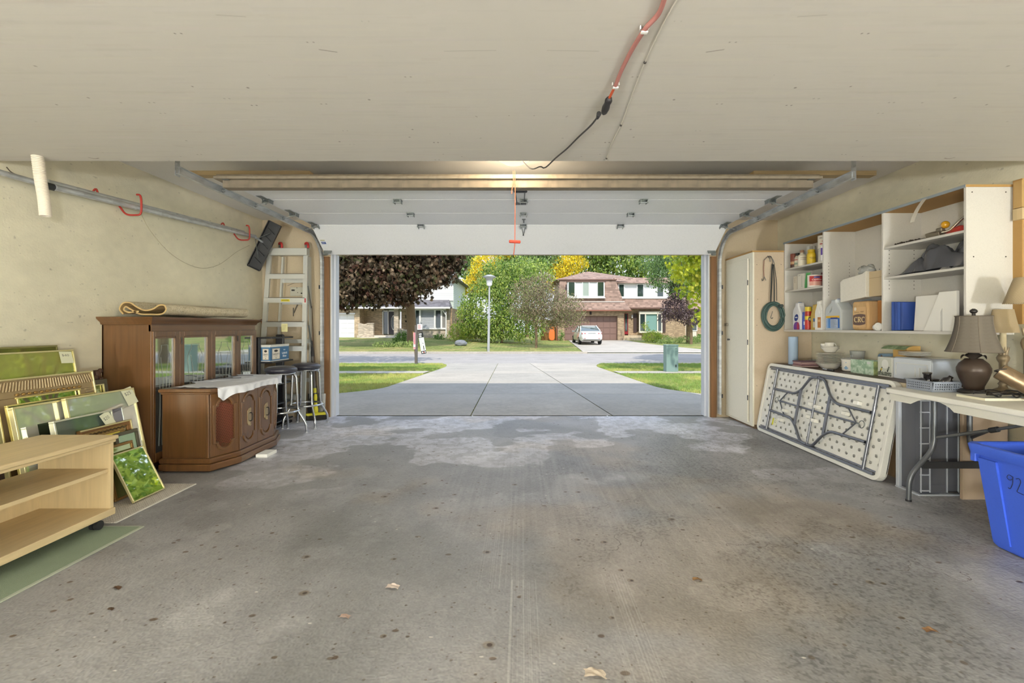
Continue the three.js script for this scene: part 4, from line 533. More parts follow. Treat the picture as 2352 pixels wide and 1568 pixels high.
// ---------------------------------------------------------------- left side: china cabinet, rolled rug
const mWalnut = M(0x71502f, 0.4, 0, { map: T.wood, clearcoat: 0.55, clearcoatRoughness: 0.28 }), mWalnutLight = mWalnut;
{
  const t = thing('china_cabinet', 'dark walnut display cabinet with four glazed doors under the rolled rug', 'cabinet', [-3.19, 0, -4.54]);
  const x0 = -3.398, x1 = -3.0, zn = -3.807, zf = -5.285, yb = 0.06, yt = 1.2;
  part('side_panel', bx(x0, x1, yb, yt, zn - 0.022, zn, 0.003), mWalnut, t); part('side_panel', bx(x0, x1, yb, yt, zf, zf + 0.022, 0.003), mWalnut, t);
  part('back_panel', bx(x0, x0 + 0.012, yb, yt, zf, zn), mWalnut, t); part('bottom', bx(x0, x1 - 0.02, yb, yb + 0.05, zf, zn), mWalnut, t, { grain: 'z' }); part('plinth', bx(x0, x1 - 0.03, 0, yb, zf + 0.03, zn - 0.03), M(0x3a2618, 0.6), t);
  for (const y of [0.42, 0.8]) part('shelf', bx(x0 + 0.02, x1 - 0.05, y, y + 0.018, zf + 0.03, zn - 0.03), mWalnutLight, t, { grain: 'z' });
  // crown
  part('crown', loft([[0, 0], [0.012, 0], [0.02, 0.02], [0.05, 0.045], [0.055, 0.062], [-0.02, 0.062]].map(([o, y]) => [[x0, yt + y, zn + o], [x1 + o, yt + y, zn + o], [x1 + o, yt + y, zf - o], [x0, yt + y, zf - o]]), false), mWalnut, t, { grain: 'z' });
  part('top', bx(x0, x1 + 0.0, yt, yt + 0.061, zf, zn), mWalnut, t, { grain: 'z' });
  part('frieze', bx(x1 - 0.02, x1 + 0.004, yt - 0.055, yt, zf, zn), mWalnutLight, t, { grain: 'z' });
  const mGlass = M(0xc3c9c4, 0.03, 0.92), mCame = M(0x9c9c94, 0.4, 0.3);
  const doors = [[3.807, 4.10, 3.83, 4.05], [4.104, 4.522, 4.158, 4.468], [4.526, 4.94, 4.58, 4.887], [4.944, 5.285, 4.992, 5.225]];
  for (const [a, b, c, d] of doors) {
    const dr = part('door', [bx(x1, x1 + 0.02, yb + 0.02, yt - 0.055, -c, -a, 0.003), bx(x1, x1 + 0.02, yb + 0.02, yt - 0.055, -b, -d, 0.003), bx(x1, x1 + 0.02, 1.1, yt - 0.055, -d, -c, 0.003), bx(x1, x1 + 0.02, yb + 0.02, 0.15, -d, -c, 0.003), bx(x1 + 0.008, x1 + 0.024, 1.085, 1.1, -d, -c), bx(x1 + 0.008, x1 + 0.024, 0.15, 1.1, -d, -d + 0.01)], mWalnutLight, t);
    part('pane', bx(x1 + 0.004, x1 + 0.008, 0.15, 1.1, -d, -c), mGlass, dr);
    const w = d - c, m = -(c + d) / 2, X = x1 + 0.011, r = 0.0013, L = (pts) => tube(pts.map(([s, y]) => [X, y, m - s * w]), r, 20, 5);
    part('lead_line', [L([[-0.28, 0.2], [-0.22, 0.6], [-0.32, 0.9], [-0.18, 0.98], [-0.16, 1.03]]), L([[0.28, 0.2], [0.22, 0.6], [0.32, 0.9], [0.18, 0.98], [0.16, 1.03]]), bar([X, 1.03, m - 0.16 * w], [X, 1.03, m + 0.16 * w], r), L([[-0.12, 0.2], [-0.08, 0.7], [-0.2, 0.93]]), L([[0.12, 0.2], [0.08, 0.7], [0.2, 0.93]])], mCame, dr);
  }
  for (const z of [-4.118, -4.93]) part('hinge_knuckle', [cyl(0.006, 0.006, 0.06, x1 + 0.024, 1.06, z, 8), cyl(0.006, 0.006, 0.06, x1 + 0.024, 0.2, z, 8)], mDark, t);
}
{ // folded rug roll: a spiral section swept along z
  const path = []; // (x, y) centre line of the folded pile
  const pts = [[-3.33, 0.018], [-3.36, 0.06], [-3.33, 0.11], [-3.27, 0.112], [-3.22, 0.08], [-3.15, 0.05], [-3.08, 0.062], [-3.03, 0.092], [-2.985, 0.09], [-2.972, 0.055], [-3.0, 0.022], [-3.1, 0.016], [-3.2, 0.022], [-3.27, 0.06], [-3.31, 0.08], [-3.325, 0.055], [-3.29, 0.035], [-3.2, 0.04]].map((p) => V(p[0], p[1], 0));
  const crv = new THREE.CatmullRomCurve3(pts), N = 120, th = 0.006;
  const side = (s) => surf(N, 14, (u, v) => { const p = crv.getPoint(u), q = crv.getTangent(u); return [p.x - q.y * th * s, 1.27 + p.y + q.x * th * s + 0.004 * sin(v * 9), -3.93 - 1.19 * v]; });
  const end = surf(N, 1, (u, v) => { const p = crv.getPoint(u), q = crv.getTangent(u), s = v * 2 - 1; return [p.x - q.y * th * s, 1.27 + p.y + q.x * th * s, -3.93]; });
  const t = thing('rolled_rug', 'folded beige patterned rug lying on top of the display cabinet', 'rug', [-3.17, 1.264, -4.5]);
  const pat = canvasTex(512, 512, (g) => { g.fillStyle = '#cbbfa2'; g.fillRect(0, 0, 512, 512); for (let i = 0; i < 420; i++) { g.strokeStyle = ['#9a8a6c', '#e3dac4', '#8f8a74', '#b09f7f'][i % 4]; g.lineWidth = rr(2, 5); g.beginPath(); const x = rr(0, 512), y = rr(0, 512), r = rr(6, 26); g.arc(x, y, r, rr(0, 6), rr(0, 6) + 3); g.stroke(); } }); pat.wrapS = pat.wrapT = THREE.RepeatWrapping; pat.repeat.set(5, 4);
  part('pile', side(1), M(0xffffff, 0.95, 0, { map: pat, side: THREE.DoubleSide }), t, { keep: true }); part('backing', [side(-1), end], M(0xb89c6a, 0.95, 0, { side: THREE.DoubleSide }), t);
}
// ---------------------------------------------------------------- console stereo with its cloth
{
  const t = thing('stereo_console', 'brown wooden stereo console with red grilles and arched doors', 'console', [-2.72, 0, -4.34]);
  const poly = (o) => [[-2.92, 3.82 - o], [-2.535 + o, 3.82 - o], [-2.44 + o, 4.06 - o * 0.4], [-2.44 + o, 4.625 + o * 0.4], [-2.535 + o, 4.865 + o], [-2.92, 4.865 + o]];
  const prism = (o, y0, y1, bev = 0.004) => ext(poly(o).map(([x, d]) => [x, d]), y1 - y0 - 2 * bev, bev, [], 2).rotateX(-PI / 2).translate(0, y0 + bev, 0);   // shape y -> -z
  part('body', prism(-0.012, 0.1, 0.645), mWalnut, t);
  part('base', [prism(0.02, 0.015, 0.07, 0.008), prism(0.006, 0.07, 0.115, 0.012)], mWalnut, t, { grain: 'z' }); part('foot', prism(-0.01, 0, 0.015, 0.002), M(0x2e1f14, 0.7), t);
  part('top', [prism(0.006, 0.632, 0.648, 0.004), prism(0.02, 0.648, 0.68, 0.01)], mWalnut, t, { grain: 'z' });
  const facet = (g, p, q) => { const a = V(p[0], 0, -p[1]), b = V(q[0], 0, -q[1]), X = b.clone().sub(a).normalize(), Z = X.clone().cross(V(0, 1, 0)), m = new THREE.Matrix4().makeBasis(X, V(0, 1, 0), Z); m.setPosition(a); return g.applyMatrix4(m); };
  const P = poly(-0.012), arch = (w, h, cx, cy, k = 1) => { const a = w / 2 * k - (1 - k) * 0, b = h / 2 - (1 - k) * w / 2, n = a * 0.74, s = b - n * 0.92, o = []; const push = (x, y) => o.push([cx + x, cy + y]); push(a, -s); push(a, s); push(n, s); for (let i = 1; i < 10; i++) { const t2 = i / 10 * PI; push(n * cos(t2), s + (b - s) * sin(t2)); } push(-n, s); push(-a, s); push(-a, -s); push(-n, -s); for (let i = 1; i < 10; i++) { const t2 = PI + i / 10 * PI; push(n * cos(t2), -s + (b - s) * sin(t2)); } push(n, -s); return o; };
  const mGrille = M(0xffffff, 0.9, 0, { map: (() => { const c = canvasTex(256, 256, (g) => { g.fillStyle = '#a8604c'; g.fillRect(0, 0, 256, 256); for (let j = 0; j < 8; j++) for (let i = 0; i < 8; i++) { const x = i * 32 + (j & 1) * 16 + 8, y = j * 32 + 16; g.fillStyle = '#5c2a22'; g.beginPath(); g.ellipse(x, y, 11, 9, 0, 0, 7); g.fill(); g.fillStyle = '#c58a6c'; g.fillRect(x - 3, y + 10, 6, 5); } }); c.wrapS = c.wrapT = THREE.RepeatWrapping; c.repeat.set(9, 9); return c; })() });
  const front = (p, q, w, grille, name) => {
    const W = hypot(q[0] - p[0], q[1] - p[1]), cy = 0.378, h = 0.445, hw = W - 0.05;
    const rect = [[0.004, 0.12], [W - 0.004, 0.12], [W - 0.004, 0.63], [0.004, 0.63]];
    const d = part(name, facet(ext(rect, 0.012, 0.002, [arch(hw, h, W / 2, cy).reverse()]), p, q), mWalnutLight, t);
    part('moulding', facet(ext(arch(hw, h, W / 2, cy), 0.016, 0.004, [arch(hw, h, W / 2, cy, 0.84).reverse()], 2).translate(0, 0, 0.002), p, q), mWalnutLight, d);
    if (grille) part('grille_cloth', facet(ext(arch(hw, h, W / 2, cy, 0.84), 0.003).translate(0, 0, 0.001), p, q), mGrille, d);
    else {
      part('raised_panel', facet(ext(arch(hw, h, W / 2, cy, 0.66), 0.006, 0.006, [], 2).translate(0, 0, 0.004), p, q), mWalnutLight, d);
      part('field', facet(ext(arch(hw, h, W / 2, cy, 0.9), 0.002), p, q), mWalnut, d);
      const mBrass = M(0xb8a583, 0.35, 0.8), hd = part('handle_plate', facet(ext(arch(0.05, 0.15, W / 2, cy, 1), 0.004, 0.002).translate(0, 0, 0.014), p, q), mBrass, d);
      for (const s of [-1, 1]) part('scroll', [facet(ring(0.014, 0.004, W / 2 - 0.012, cy + s * 0.05, 0.02, 0), p, q), facet(ring(0.009, 0.003, W / 2 + 0.012, cy + s * 0.07, 0.02, 0), p, q)], mBrass, d);
      part('pull', facet(tube([[W / 2 - 0.004, cy + 0.035, 0.018], [W / 2 + 0.012, cy + 0.034, 0.034], [W / 2 + 0.014, cy, 0.04], [W / 2 + 0.012, cy - 0.034, 0.034], [W / 2 - 0.004, cy - 0.035, 0.018]], 0.0045, 20), p, q), M(0x2e2a26, 0.4, 0.7), d);
    }
  };
  const mid1 = [P[2][0], (P[2][1] + P[3][1]) / 2];
  front(P[1], P[2], 0, true, 'grille_panel'); front(P[2], mid1, 0, false, 'door'); front(mid1, P[3], 0, false, 'door'); front(P[3], P[4], 0, true, 'grille_panel');
  part('corner_post', bx(-2.56, -2.538, 0.115, 0.632, -3.834, -3.812, 0.004), mWalnut, t);
  // cloth over the top, hanging over the front edge
  const edge = (d) => { const q = poly(0.026); for (let i = 1; i < 4; i++) if (d <= q[i + 1][1]) { const k = (d - q[i][1]) / (q[i + 1][1] - q[i][1]); return q[i][0] + (q[i + 1][0] - q[i][0]) * max(0, k); } return q[4][0]; };
  const cloth = surf(90, 60, (u, v) => {
    const d = 3.84 + 1.06 * u, e = edge(min(4.88, d)), x0 = -2.9 + 0.05 * sin(u * 11) + 0.03 * sin(u * 29), hang = 0.062 + 0.05 * Math.exp(-(((u - 0.05) / 0.045) ** 2)) + 0.008 * sin(u * 9) + 0.025 * sst(0.85, 1, u), L = e - x0, s = v * (L + hang);
    const wr = 0.006 * fbm(d * 14, v * 9, 3) + 0.008 * sst(0.6, 0.8, fbm(d * 6 + 4, v * 5 + 8, 3));
    if (s < L) return [x0 + s, 0.682 + wr, -d - 0.01 * sin(v * 8)];
    const k = s - L; return [e + 0.006 + wr + 0.008 * sin(u * 60 + k * 8) * sst(0, 0.06, k), 0.682 - k + 0.004, -d - 0.03 * k * sin(u * 17)];
  });
  solo('dust_cloth', 'thin white cloth draped over the top of the stereo console', 'cloth', cloth, M(0xe6e8ee, 0.95, 0, { side: THREE.DoubleSide, map: again(T.fine, 6, 6) }));
  solo('spectacles_cord', 'dark cord lying on the white cloth', 'cord', [tube([[-2.86, 0.7, -4.32], [-2.82, 0.702, -4.38], [-2.72, 0.7, -4.42], [-2.66, 0.7, -4.46]], 0.003, 20), tube([[-2.84, 0.7, -4.55], [-2.74, 0.704, -4.62], [-2.66, 0.7, -4.66]], 0.003, 20)], M(0x34343c, 0.5));
  solo('foam_block', 'white foam block on the floor at the foot of the stereo console', 'block', bx(-2.405, -2.30, 0, 0.03, -4.42, -4.25, 0.004), M(0xf2f1ea, 0.8));
}
// ---------------------------------------------------------------- stools, rack, ladder and tools by the left jamb
const mChrome = M(0xd4d6d8, 0.12, 1), mVinyl = M(0x34343e, 0.38, 0, { clearcoat: 0.4, clearcoatRoughness: 0.3 });
{
  const t = local('bar_stool', 'chrome bar stool with black round seat nearest the stereo console', 'stool', [-2.66, 0, -5.2], 0.5, 'bar stools');
  part('seat', lathe([[0, 0], [0.12, 0], [0.15, 0.008], [0.166, 0.028], [0.162, 0.05], [0.13, 0.07], [0.06, 0.078], [0, 0.08]], 36, 0, 0.672, 0), mVinyl, t);
  part('seat_band', lathe([[0.14, 0], [0.156, 0.004], [0.156, 0.014], [0.14, 0.018]], 36, 0, 0.66, 0), mChrome, t);
  for (let k = 0; k < 4; k++) { const a = k * PI / 2 + 0.3, c = cos(a), s = sin(a); part('leg', pipe([[0.05 * c, 0.655, 0.05 * s], [0.155 * c, 0.655, 0.155 * s], [0.172 * c, 0.25, 0.172 * s], [0.26 * c, 0.1, 0.26 * s], [0.265 * c, 0.0, 0.265 * s]], 0.0125, 0.05), mChrome, t); part('leg_tip', cyl(0.015, 0.015, 0.012, 0.265 * c, 0.006, 0.265 * s), M(0xb9bbbd, 0.4), t); }
  part('foot_ring', ring(0.19, 0.011, 0, 0.255, 0, PI / 2, 0, 0, 40), mChrome, t);
  clone(t, 'chrome bar stool with black round seat nearest the door opening', [-2.585, 0, -5.64], 1.1);
}
{ // black media rack
  const t = thing('media_rack', 'black metal rack with several shelves behind the bar stools', 'rack', [-2.985, 0, -5.58]), m = M(0x1d1d20, 0.45), mg = M(0x3a4048, 0.2);
  part('post', bx(-3.035, -2.97, 0, 1.06, -5.36, -5.32, 0.006), m, t); part('post', bx(-3.035, -2.97, 0, 1.06, -5.84, -5.80, 0.006), m, t); part('spine', bx(-2.98, -2.88, 0.02, 1.09, -5.72, -5.69, 0.02), m, t);
  for (const y of [1.045, 0.765, 0.5, 0.27, 0.06]) part('shelf', bx(-3.035, -2.835, y, y + 0.018, -5.84, -5.34, 0.006), y > 0.6 ? m : mg, t);
  part('base', bx(-3.035, -2.845, 0, 0.03, -5.84, -5.36, 0.008), m, t);
}
{ // beer carton
  const face = (wide) => canvasTex(512, 256, (g, W, H) => {
    g.fillStyle = '#3f6f96'; g.fillRect(0, 0, W, H); g.fillStyle = '#e8e6df'; g.fillRect(0, 0, W, 10); g.fillRect(0, H - 12, W, 12);
    const card = (x, w) => { g.fillStyle = '#e9dfcf'; g.fillRect(x, 36, w, H - 66); g.strokeStyle = '#b08d5c'; g.lineWidth = 5; g.strokeRect(x + 6, 42, w - 12, H - 78); g.fillStyle = '#2b2522'; g.beginPath(); g.ellipse(x + w / 2, 78, w * 0.24, 20, 0, 0, 7); g.fill(); g.font = 'bold 44px serif'; g.textAlign = 'center'; g.fillText("Labatt's", x + w / 2, 148, w - 20); g.font = '16px serif'; g.fillText('PILSENER', x + w / 2, 174, w - 40); g.beginPath(); g.arc(x + w / 2, 202, 10, 0, 7); g.fillStyle = '#5b7a4a'; g.fill(); };
    if (wide) { card(40, 210); g.fillStyle = '#fff'; g.font = 'bold 30px serif'; g.textAlign = 'center'; g.fillText('une', 380, 80); g.font = 'bold 50px sans-serif'; g.fillText('Labatt', 385, 145, 180); g.fillText('Blue', 385, 200, 150); }
    else card(230, 220);
  });
  const t = thing('beer_carton', "blue beer carton lettered Labatt's on the black rack", 'carton', [-2.985, 0.784, -5.58]);
  part('carton_body', bx(-3.03, -2.868, 0.784, 0.965, -5.79, -5.37, 0.002), M(0x45719a, 0.6), t); part('carton_lid', bx(-3.033, -2.864, 0.955, 0.975, -5.795, -5.366, 0.002), M(0xd9d6cc, 0.6), t);
  part('printed_side', plate(0.42, 0.17, -2.866, 0.869, -5.58, 0, PI / 2), pm(face(true)), t, { keep: true }); part('printed_end', plate(0.16, 0.17, -2.949, 0.869, -5.3685), pm(face(false)), t, { keep: true });
}
const mAlu = M(0xd2d3ce, 0.36, 0.45);
{
  const t = thing('step_ladder', 'folded aluminium step ladder leaning against the front wall', 'ladder', [-2.97, 0, -5.93]);
  const zb = -5.86, zt = -5.99, H = 2.16, L = (y) => [-3.29 + 0.085 * y / H, y, zb + (zt - zb) * y / H], R = (y) => [-2.725 - 0.02 * y / H, y, zb + (zt - zb) * y / H];
  part('rail', beam(L(0), L(H), 0.055, 0.03, V(0, 0, 1)), mAlu, t); part('rail', beam(R(0), R(H), 0.055, 0.03, V(0, 0, 1)), mAlu, t);
  part('top_cap', box(0.53, 0.09, 0.09, -2.975, 2.13, -5.97, 0.006), mAlu, t);
  for (let i = 1; i <= 6; i++) { const y = i * 0.304, a = L(y), b = R(y); part('step', [bx(a[0], b[0], y - 0.035, y + 0.03, a[2] + 0.012, a[2] + 0.018), bx(a[0], b[0], y + 0.026, y + 0.03, a[2] - 0.06, a[2] + 0.018)], mAlu, t); }
  part('rear_rail', beam([-3.2, 0, -6.08], [-3.07, 2.08, -6.06], 0.022, 0.04, V(0, 0, 1)), mAlu, t); part('rear_rail', beam([-2.72, 0, -6.08], [-2.73, 2.08, -6.06], 0.022, 0.04, V(0, 0, 1)), mAlu, t);
  for (const y of [0.5, 1.0, 1.5, 1.78]) part('rear_brace', bx(-3.15 + y * 0.04, -2.73, y - 0.03, y + 0.02, -6.085, -6.07), mAlu, t);
  for (const [x, y] of [[-2.712, 1.7], [-2.705, 1.2]]) part('spreader', beam([x, y, -5.97], [x + 0.012, y - 0.28, -6.04], 0.004, 0.02), mSteel, t);
  part('warning_label', plate(0.11, 0.03, -2.98, 1.515, -5.932), pm(canvasTex(64, 20, (g) => { g.fillStyle = '#e6d43c'; g.fillRect(0, 0, 64, 20); g.fillStyle = '#6b6420'; for (let i = 0; i < 3; i++) g.fillRect(6, 4 + i * 5, 50, 2); })), t, { keep: true });
  part('red_label', plate(0.04, 0.09, -2.74, 1.5, -5.934), pm(canvasTex(32, 64, (g) => { g.fillStyle = '#f1eeea'; g.fillRect(0, 0, 32, 64); g.fillStyle = '#c22d34'; g.fillRect(3, 3, 26, 38); g.fillRect(6, 48, 18, 4); })), t, { keep: true });
  part('rail_lettering', plate(0.03, 0.2, -2.744, 1.98, -5.963), pm(canvasTex(32, 200, (g) => { g.fillStyle = '#c9cac6'; g.fillRect(0, 0, 32, 200); g.save(); g.translate(24, 190); g.rotate(-PI / 2); g.fillStyle = '#26282a'; g.font = 'bold 26px sans-serif'; g.fillText('BOB', 0, 0); g.restore(); })), t, { keep: true });
  part('paper_note', plate(0.08, 0.1, -2.98, 1.17, -5.91), pm(canvasTex(48, 60, (g) => { g.fillStyle = '#e9e2a6'; g.fillRect(0, 0, 48, 60); g.strokeStyle = '#7a7650'; for (let i = 0; i < 4; i++) { g.beginPath(); g.moveTo(8, 14 + i * 10); g.lineTo(38 - i * 4, 13 + i * 10); g.stroke(); } })), t, { keep: true });
  for (const [x, l] of [[-3.14, 'left'], [-2.8, 'right']]) { const h = thing('wall_hook', `red rubber-tipped wall hook at the top ${l} of the ladder`, 'hook', [x, 2.15, -6.1]); part('stem', bx(x - 0.012, x + 0.012, 2.1, 2.25, -6.165, -6.1), mSteel, h); part('tip', tube([[x - 0.01, 2.235, -6.13], [x, 2.262, -6.1], [x + 0.03, 2.262, -6.08], [x + 0.045, 2.235, -6.07], [x + 0.045, 2.2, -6.07]], 0.016, 20), M(0xb02c2c, 0.5), h); }
}
{ // electrical plate on the front wall behind the ladder
  const t = thing('metal_plate', 'perforated grey metal plate on the wall behind the ladder', 'plate', [-2.92, 1.6, -6.16]);
  part('plate_sheet', bx(-3.03, -2.8, 1.585, 1.7, -6.168, -6.155, 0.003), M(0xbdbcae, 0.5, 0.4), t);
  for (const [x, y, r] of [[-3.0, 1.66, 0.012], [-2.98, 1.66, 0.012], [-2.85, 1.67, 0.012], [-2.88, 1.62, 0.01], [-2.84, 1.61, 0.01], [-2.93, 1.63, 0.005], [-2.94, 1.69, 0.005]]) part('hole_cup', cyl(r, r, 0.004, x, y, -6.154, 10, PI / 2), mDark, t);
  part('lead', tube([[-3.06, 1.72, -6.15], [-2.95, 1.76, -6.15], [-2.8, 1.75, -6.15]], 0.004, 16), M(0x9a9080, 0.6), t);
  solo('hand_trowel', 'small tool hanging on the wall below the metal plate', 'tool', [beam([-2.98, 1.36, -6.15], [-2.92, 1.5, -6.15], 0.012, 0.01), bar([-2.985, 1.32, -6.15], [-2.985, 1.43, -6.15], 0.006), tube([[-2.92, 1.5, -6.15], [-2.88, 1.53, -6.15], [-2.86, 1.5, -6.15]], 0.006, 12)], M(0x6c665c, 0.6, 0.4));
}
const mHandle = M(0x9c6332, 0.55, 0, { map: again(T.wood, 6, 1) });
solo('axe_handle', 'orange-brown tool handle leaning left of the ladder', 'tool', [bar([-3.35, 0, -6.05], [-3.35, 1.22, -6.1], 0.02, 12, 0.016), tube([[-3.35, 1.2, -6.1], [-3.33, 1.27, -6.1]], 0.02, 6), tube([[-3.35, 1.2, -6.1], [-3.37, 1.28, -6.1]], 0.018, 6)], mHandle);
{ const t = thing('shovel', 'shovel with a grey-brown handle standing right of the ladder', 'shovel', [-2.62, 0, -6.05]);
  part('handle', bar([-2.66, 0.34, -6.06], [-2.75, 1.45, -6.13], 0.021, 12, 0.019), M(0x7c6a58, 0.7, 0, { map: again(T.wood, 6, 1) }), t);
  part('blade', at(surf(10, 14, (u, v) => { const w = 0.115 * (v < 0.25 ? sqrt(v / 0.25 + 0.02) : 1), s = u * 2 - 1; return [s * w, v * 0.3, 0.03 * (1 - s * s)]; }), -2.645, 0.02, -6.05, -0.09), M(0x5c5c5c, 0.4, 0.7, { side: THREE.DoubleSide }), t);
  part('socket', bar([-2.652, 0.28, -6.05], [-2.664, 0.42, -6.065], 0.022), M(0x4c4c4c, 0.4, 0.7), t); }
{ const t = thing('push_broom', 'yellow push broom with a dark handle standing behind the far stool', 'broom', [-2.52, 0, -5.98]);
  part('brush_block', box(0.24, 0.035, 0.06, -2.605, 0.075, -5.97, 0.01, 0, 0.3, 0.04), M(0xd9cf2e, 0.5), t);
  part('bristles', Array.from({ length: 60 }, (_, i) => box(0.012, 0.06, 0.006, -2.720 + (i % 20) * 0.0118, 0.034, -5.975 + floor(i / 20) * 0.018 - (i % 20) * 0.0035 + 0.03, 0, rr(-0.15, 0.15))), M(0x35322e, 0.9), t);
  part('neck', at(lathe([[0, 0], [0.028, 0.0], [0.03, 0.05], [0.018, 0.14], [0.022, 0.2], [0.016, 0.24], [0, 0.24]], 14), -2.615, 0.085, -5.975, -0.08, 0, 0.05), M(0xd9cf2e, 0.5), t);
  part('handle', bar([-2.628, 0.3, -5.99], [-2.690, 0.82, -6.05], 0.013), M(0x55524e, 0.5), t); part('collar', bar([-2.633, 0.34, -5.995], [-2.639, 0.4, -6.0], 0.019), M(0xc9bf2c, 0.5), t);
  part('grip', beam([-2.685, 0.8, -6.045], [-2.720, 1.0, -6.08], 0.03, 0.022), M(0x2a2a2c, 0.6), t); }

// ---------------------------------------------------------------- roof rake on the left wall
{
  const t = thing('roof_rake', 'roof snow rake with long aluminium poles and black blade on the left wall', 'rake', [-3.27, 1.8, -4.2]), x = -3.29;
  part('pole', bar([x, 2.145, -2.2], [x, 2.16, -3.27], 0.019, 16), mGalv, t); part('coupling', bar([x, 2.16, -3.24], [x, 2.161, -3.31], 0.024, 14), M(0x2c2e30, 0.5), t);
  part('pole', bar([x + 0.01, 2.16, -3.3], [x + 0.03, 2.285, -5.75], 0.022, 16), mGalv, t); part('pole', bar([x - 0.04, 2.2, -3.3], [x - 0.02, 2.31, -5.6], 0.018, 16), mGalv, t);
  part('pole_tip', bar([x + 0.03, 2.285, -5.7], [-3.22, 2.235, -5.85], 0.013, 12), mGalv, t);
  const c = V(-3.2, 2.19, -5.86), d = V(0.27, 0.51, 0.04).normalize(), n = V(0.25, -0.05, 0.97).normalize(), w = d.clone().cross(n).normalize();
  const m4 = new THREE.Matrix4().makeBasis(d, w, d.clone().cross(w)); m4.setPosition(c); const B = (g) => g.applyMatrix4(m4);
  const mBlk = M(0x1b1b1c, 0.55);
  part('blade', [B(box(0.62, 0.15, 0.008)), B(box(0.62, 0.008, 0.045, 0, -0.075, -0.02)), B(box(0.62, 0.008, 0.045, 0, 0.075, -0.02)), B(box(0.008, 0.15, 0.045, -0.31, 0, -0.02)), B(box(0.008, 0.15, 0.045, 0.31, 0, -0.02)), ...[-0.2, -0.1, 0, 0.1, 0.2].map((k) => B(box(0.006, 0.1, 0.02, k, 0, -0.012, 0, 0, 0, 0.4)))], mBlk, t);
  part('brace', [bar([-3.24, 2.245, -5.72], c.clone().addScaledVector(d, 0.17).addScaledVector(n, 0.03), 0.004), bar([-3.24, 2.245, -5.72], c.clone().addScaledVector(d, -0.17).addScaledVector(n, 0.03), 0.004)], mSteel, t);
  part('cord', tube([[-3.28, 2.2, -4.02], [-3.31, 2.03, -4.2], [-3.33, 1.86, -4.5], [-3.33, 1.79, -4.85], [-3.32, 1.86, -5.15], [-3.3, 2.05, -5.45], [-3.27, 2.16, -5.65]], 0.003, 60), M(0xb7ad92, 0.8), t);
  const hook = (z, y, l) => { const h = thing('utility_hook', `red coated hook holding the rake poles, ${l}`, 'hook', [-3.34, y, z], 'red rake hooks'); part('hook_wire', tube([[XL + 0.005, y + 0.03, z], [-3.34, y - 0.035, z], [-3.26, y - 0.045, z], [-3.215, y - 0.03, z], [-3.21, y + 0.06, z], [-3.22, y + 0.12, z], [-3.25, y + 0.128, z]], 0.008, 36), M(0xa8352b, 0.5), h); part('hook_wire', tube([[XL + 0.005, y + 0.06, z + 0.26], [-3.36, y + 0.1, z + 0.26], [-3.34, y + 0.06, z + 0.26]], 0.007, 14), M(0xa8352b, 0.5), h); };
  hook(-3.97, 2.17, 'at the middle of the wall'); hook(-5.55, 2.25, 'beside the black blade');
}
{ // ribbed white hose hanging by the beam
  const t = thing('ribbed_hose', 'short white ribbed hose hanging from the ceiling edge at left', 'hose', [-2.98, 1.87, -2.92]), pts = [[-2.99, 2.25, -2.9], [-2.98, 2.1, -2.91], [-2.968, 1.97, -2.92], [-2.958, 1.872, -2.92]];
  const c = new THREE.CatmullRomCurve3(pts.map((p) => V(...p)));
  part('core', tube(pts, 0.025, 40, 14), M(0x5d6a8c, 0.6), t); const rg = []; for (let i = 0; i <= 44; i++) { const p = c.getPoint(i / 44); rg.push(ring(0.0255, 0.0052, p.x + 0.006, p.y, p.z + 0.004, PI / 2, 0, 0, 18)); } part('ribs', rg, M(0xe6dccb, 0.7), t);
}
solo('wall_crack_wire', 'bent bit of dark wire on the upper left wall', 'wire', tube([[XL + 0.004, 2.235, -3.1], [XL + 0.006, 2.21, -3.13], [XL + 0.004, 2.2, -3.2], [XL + 0.004, 2.185, -3.24]], 0.003, 16), M(0x55493a, 0.8));

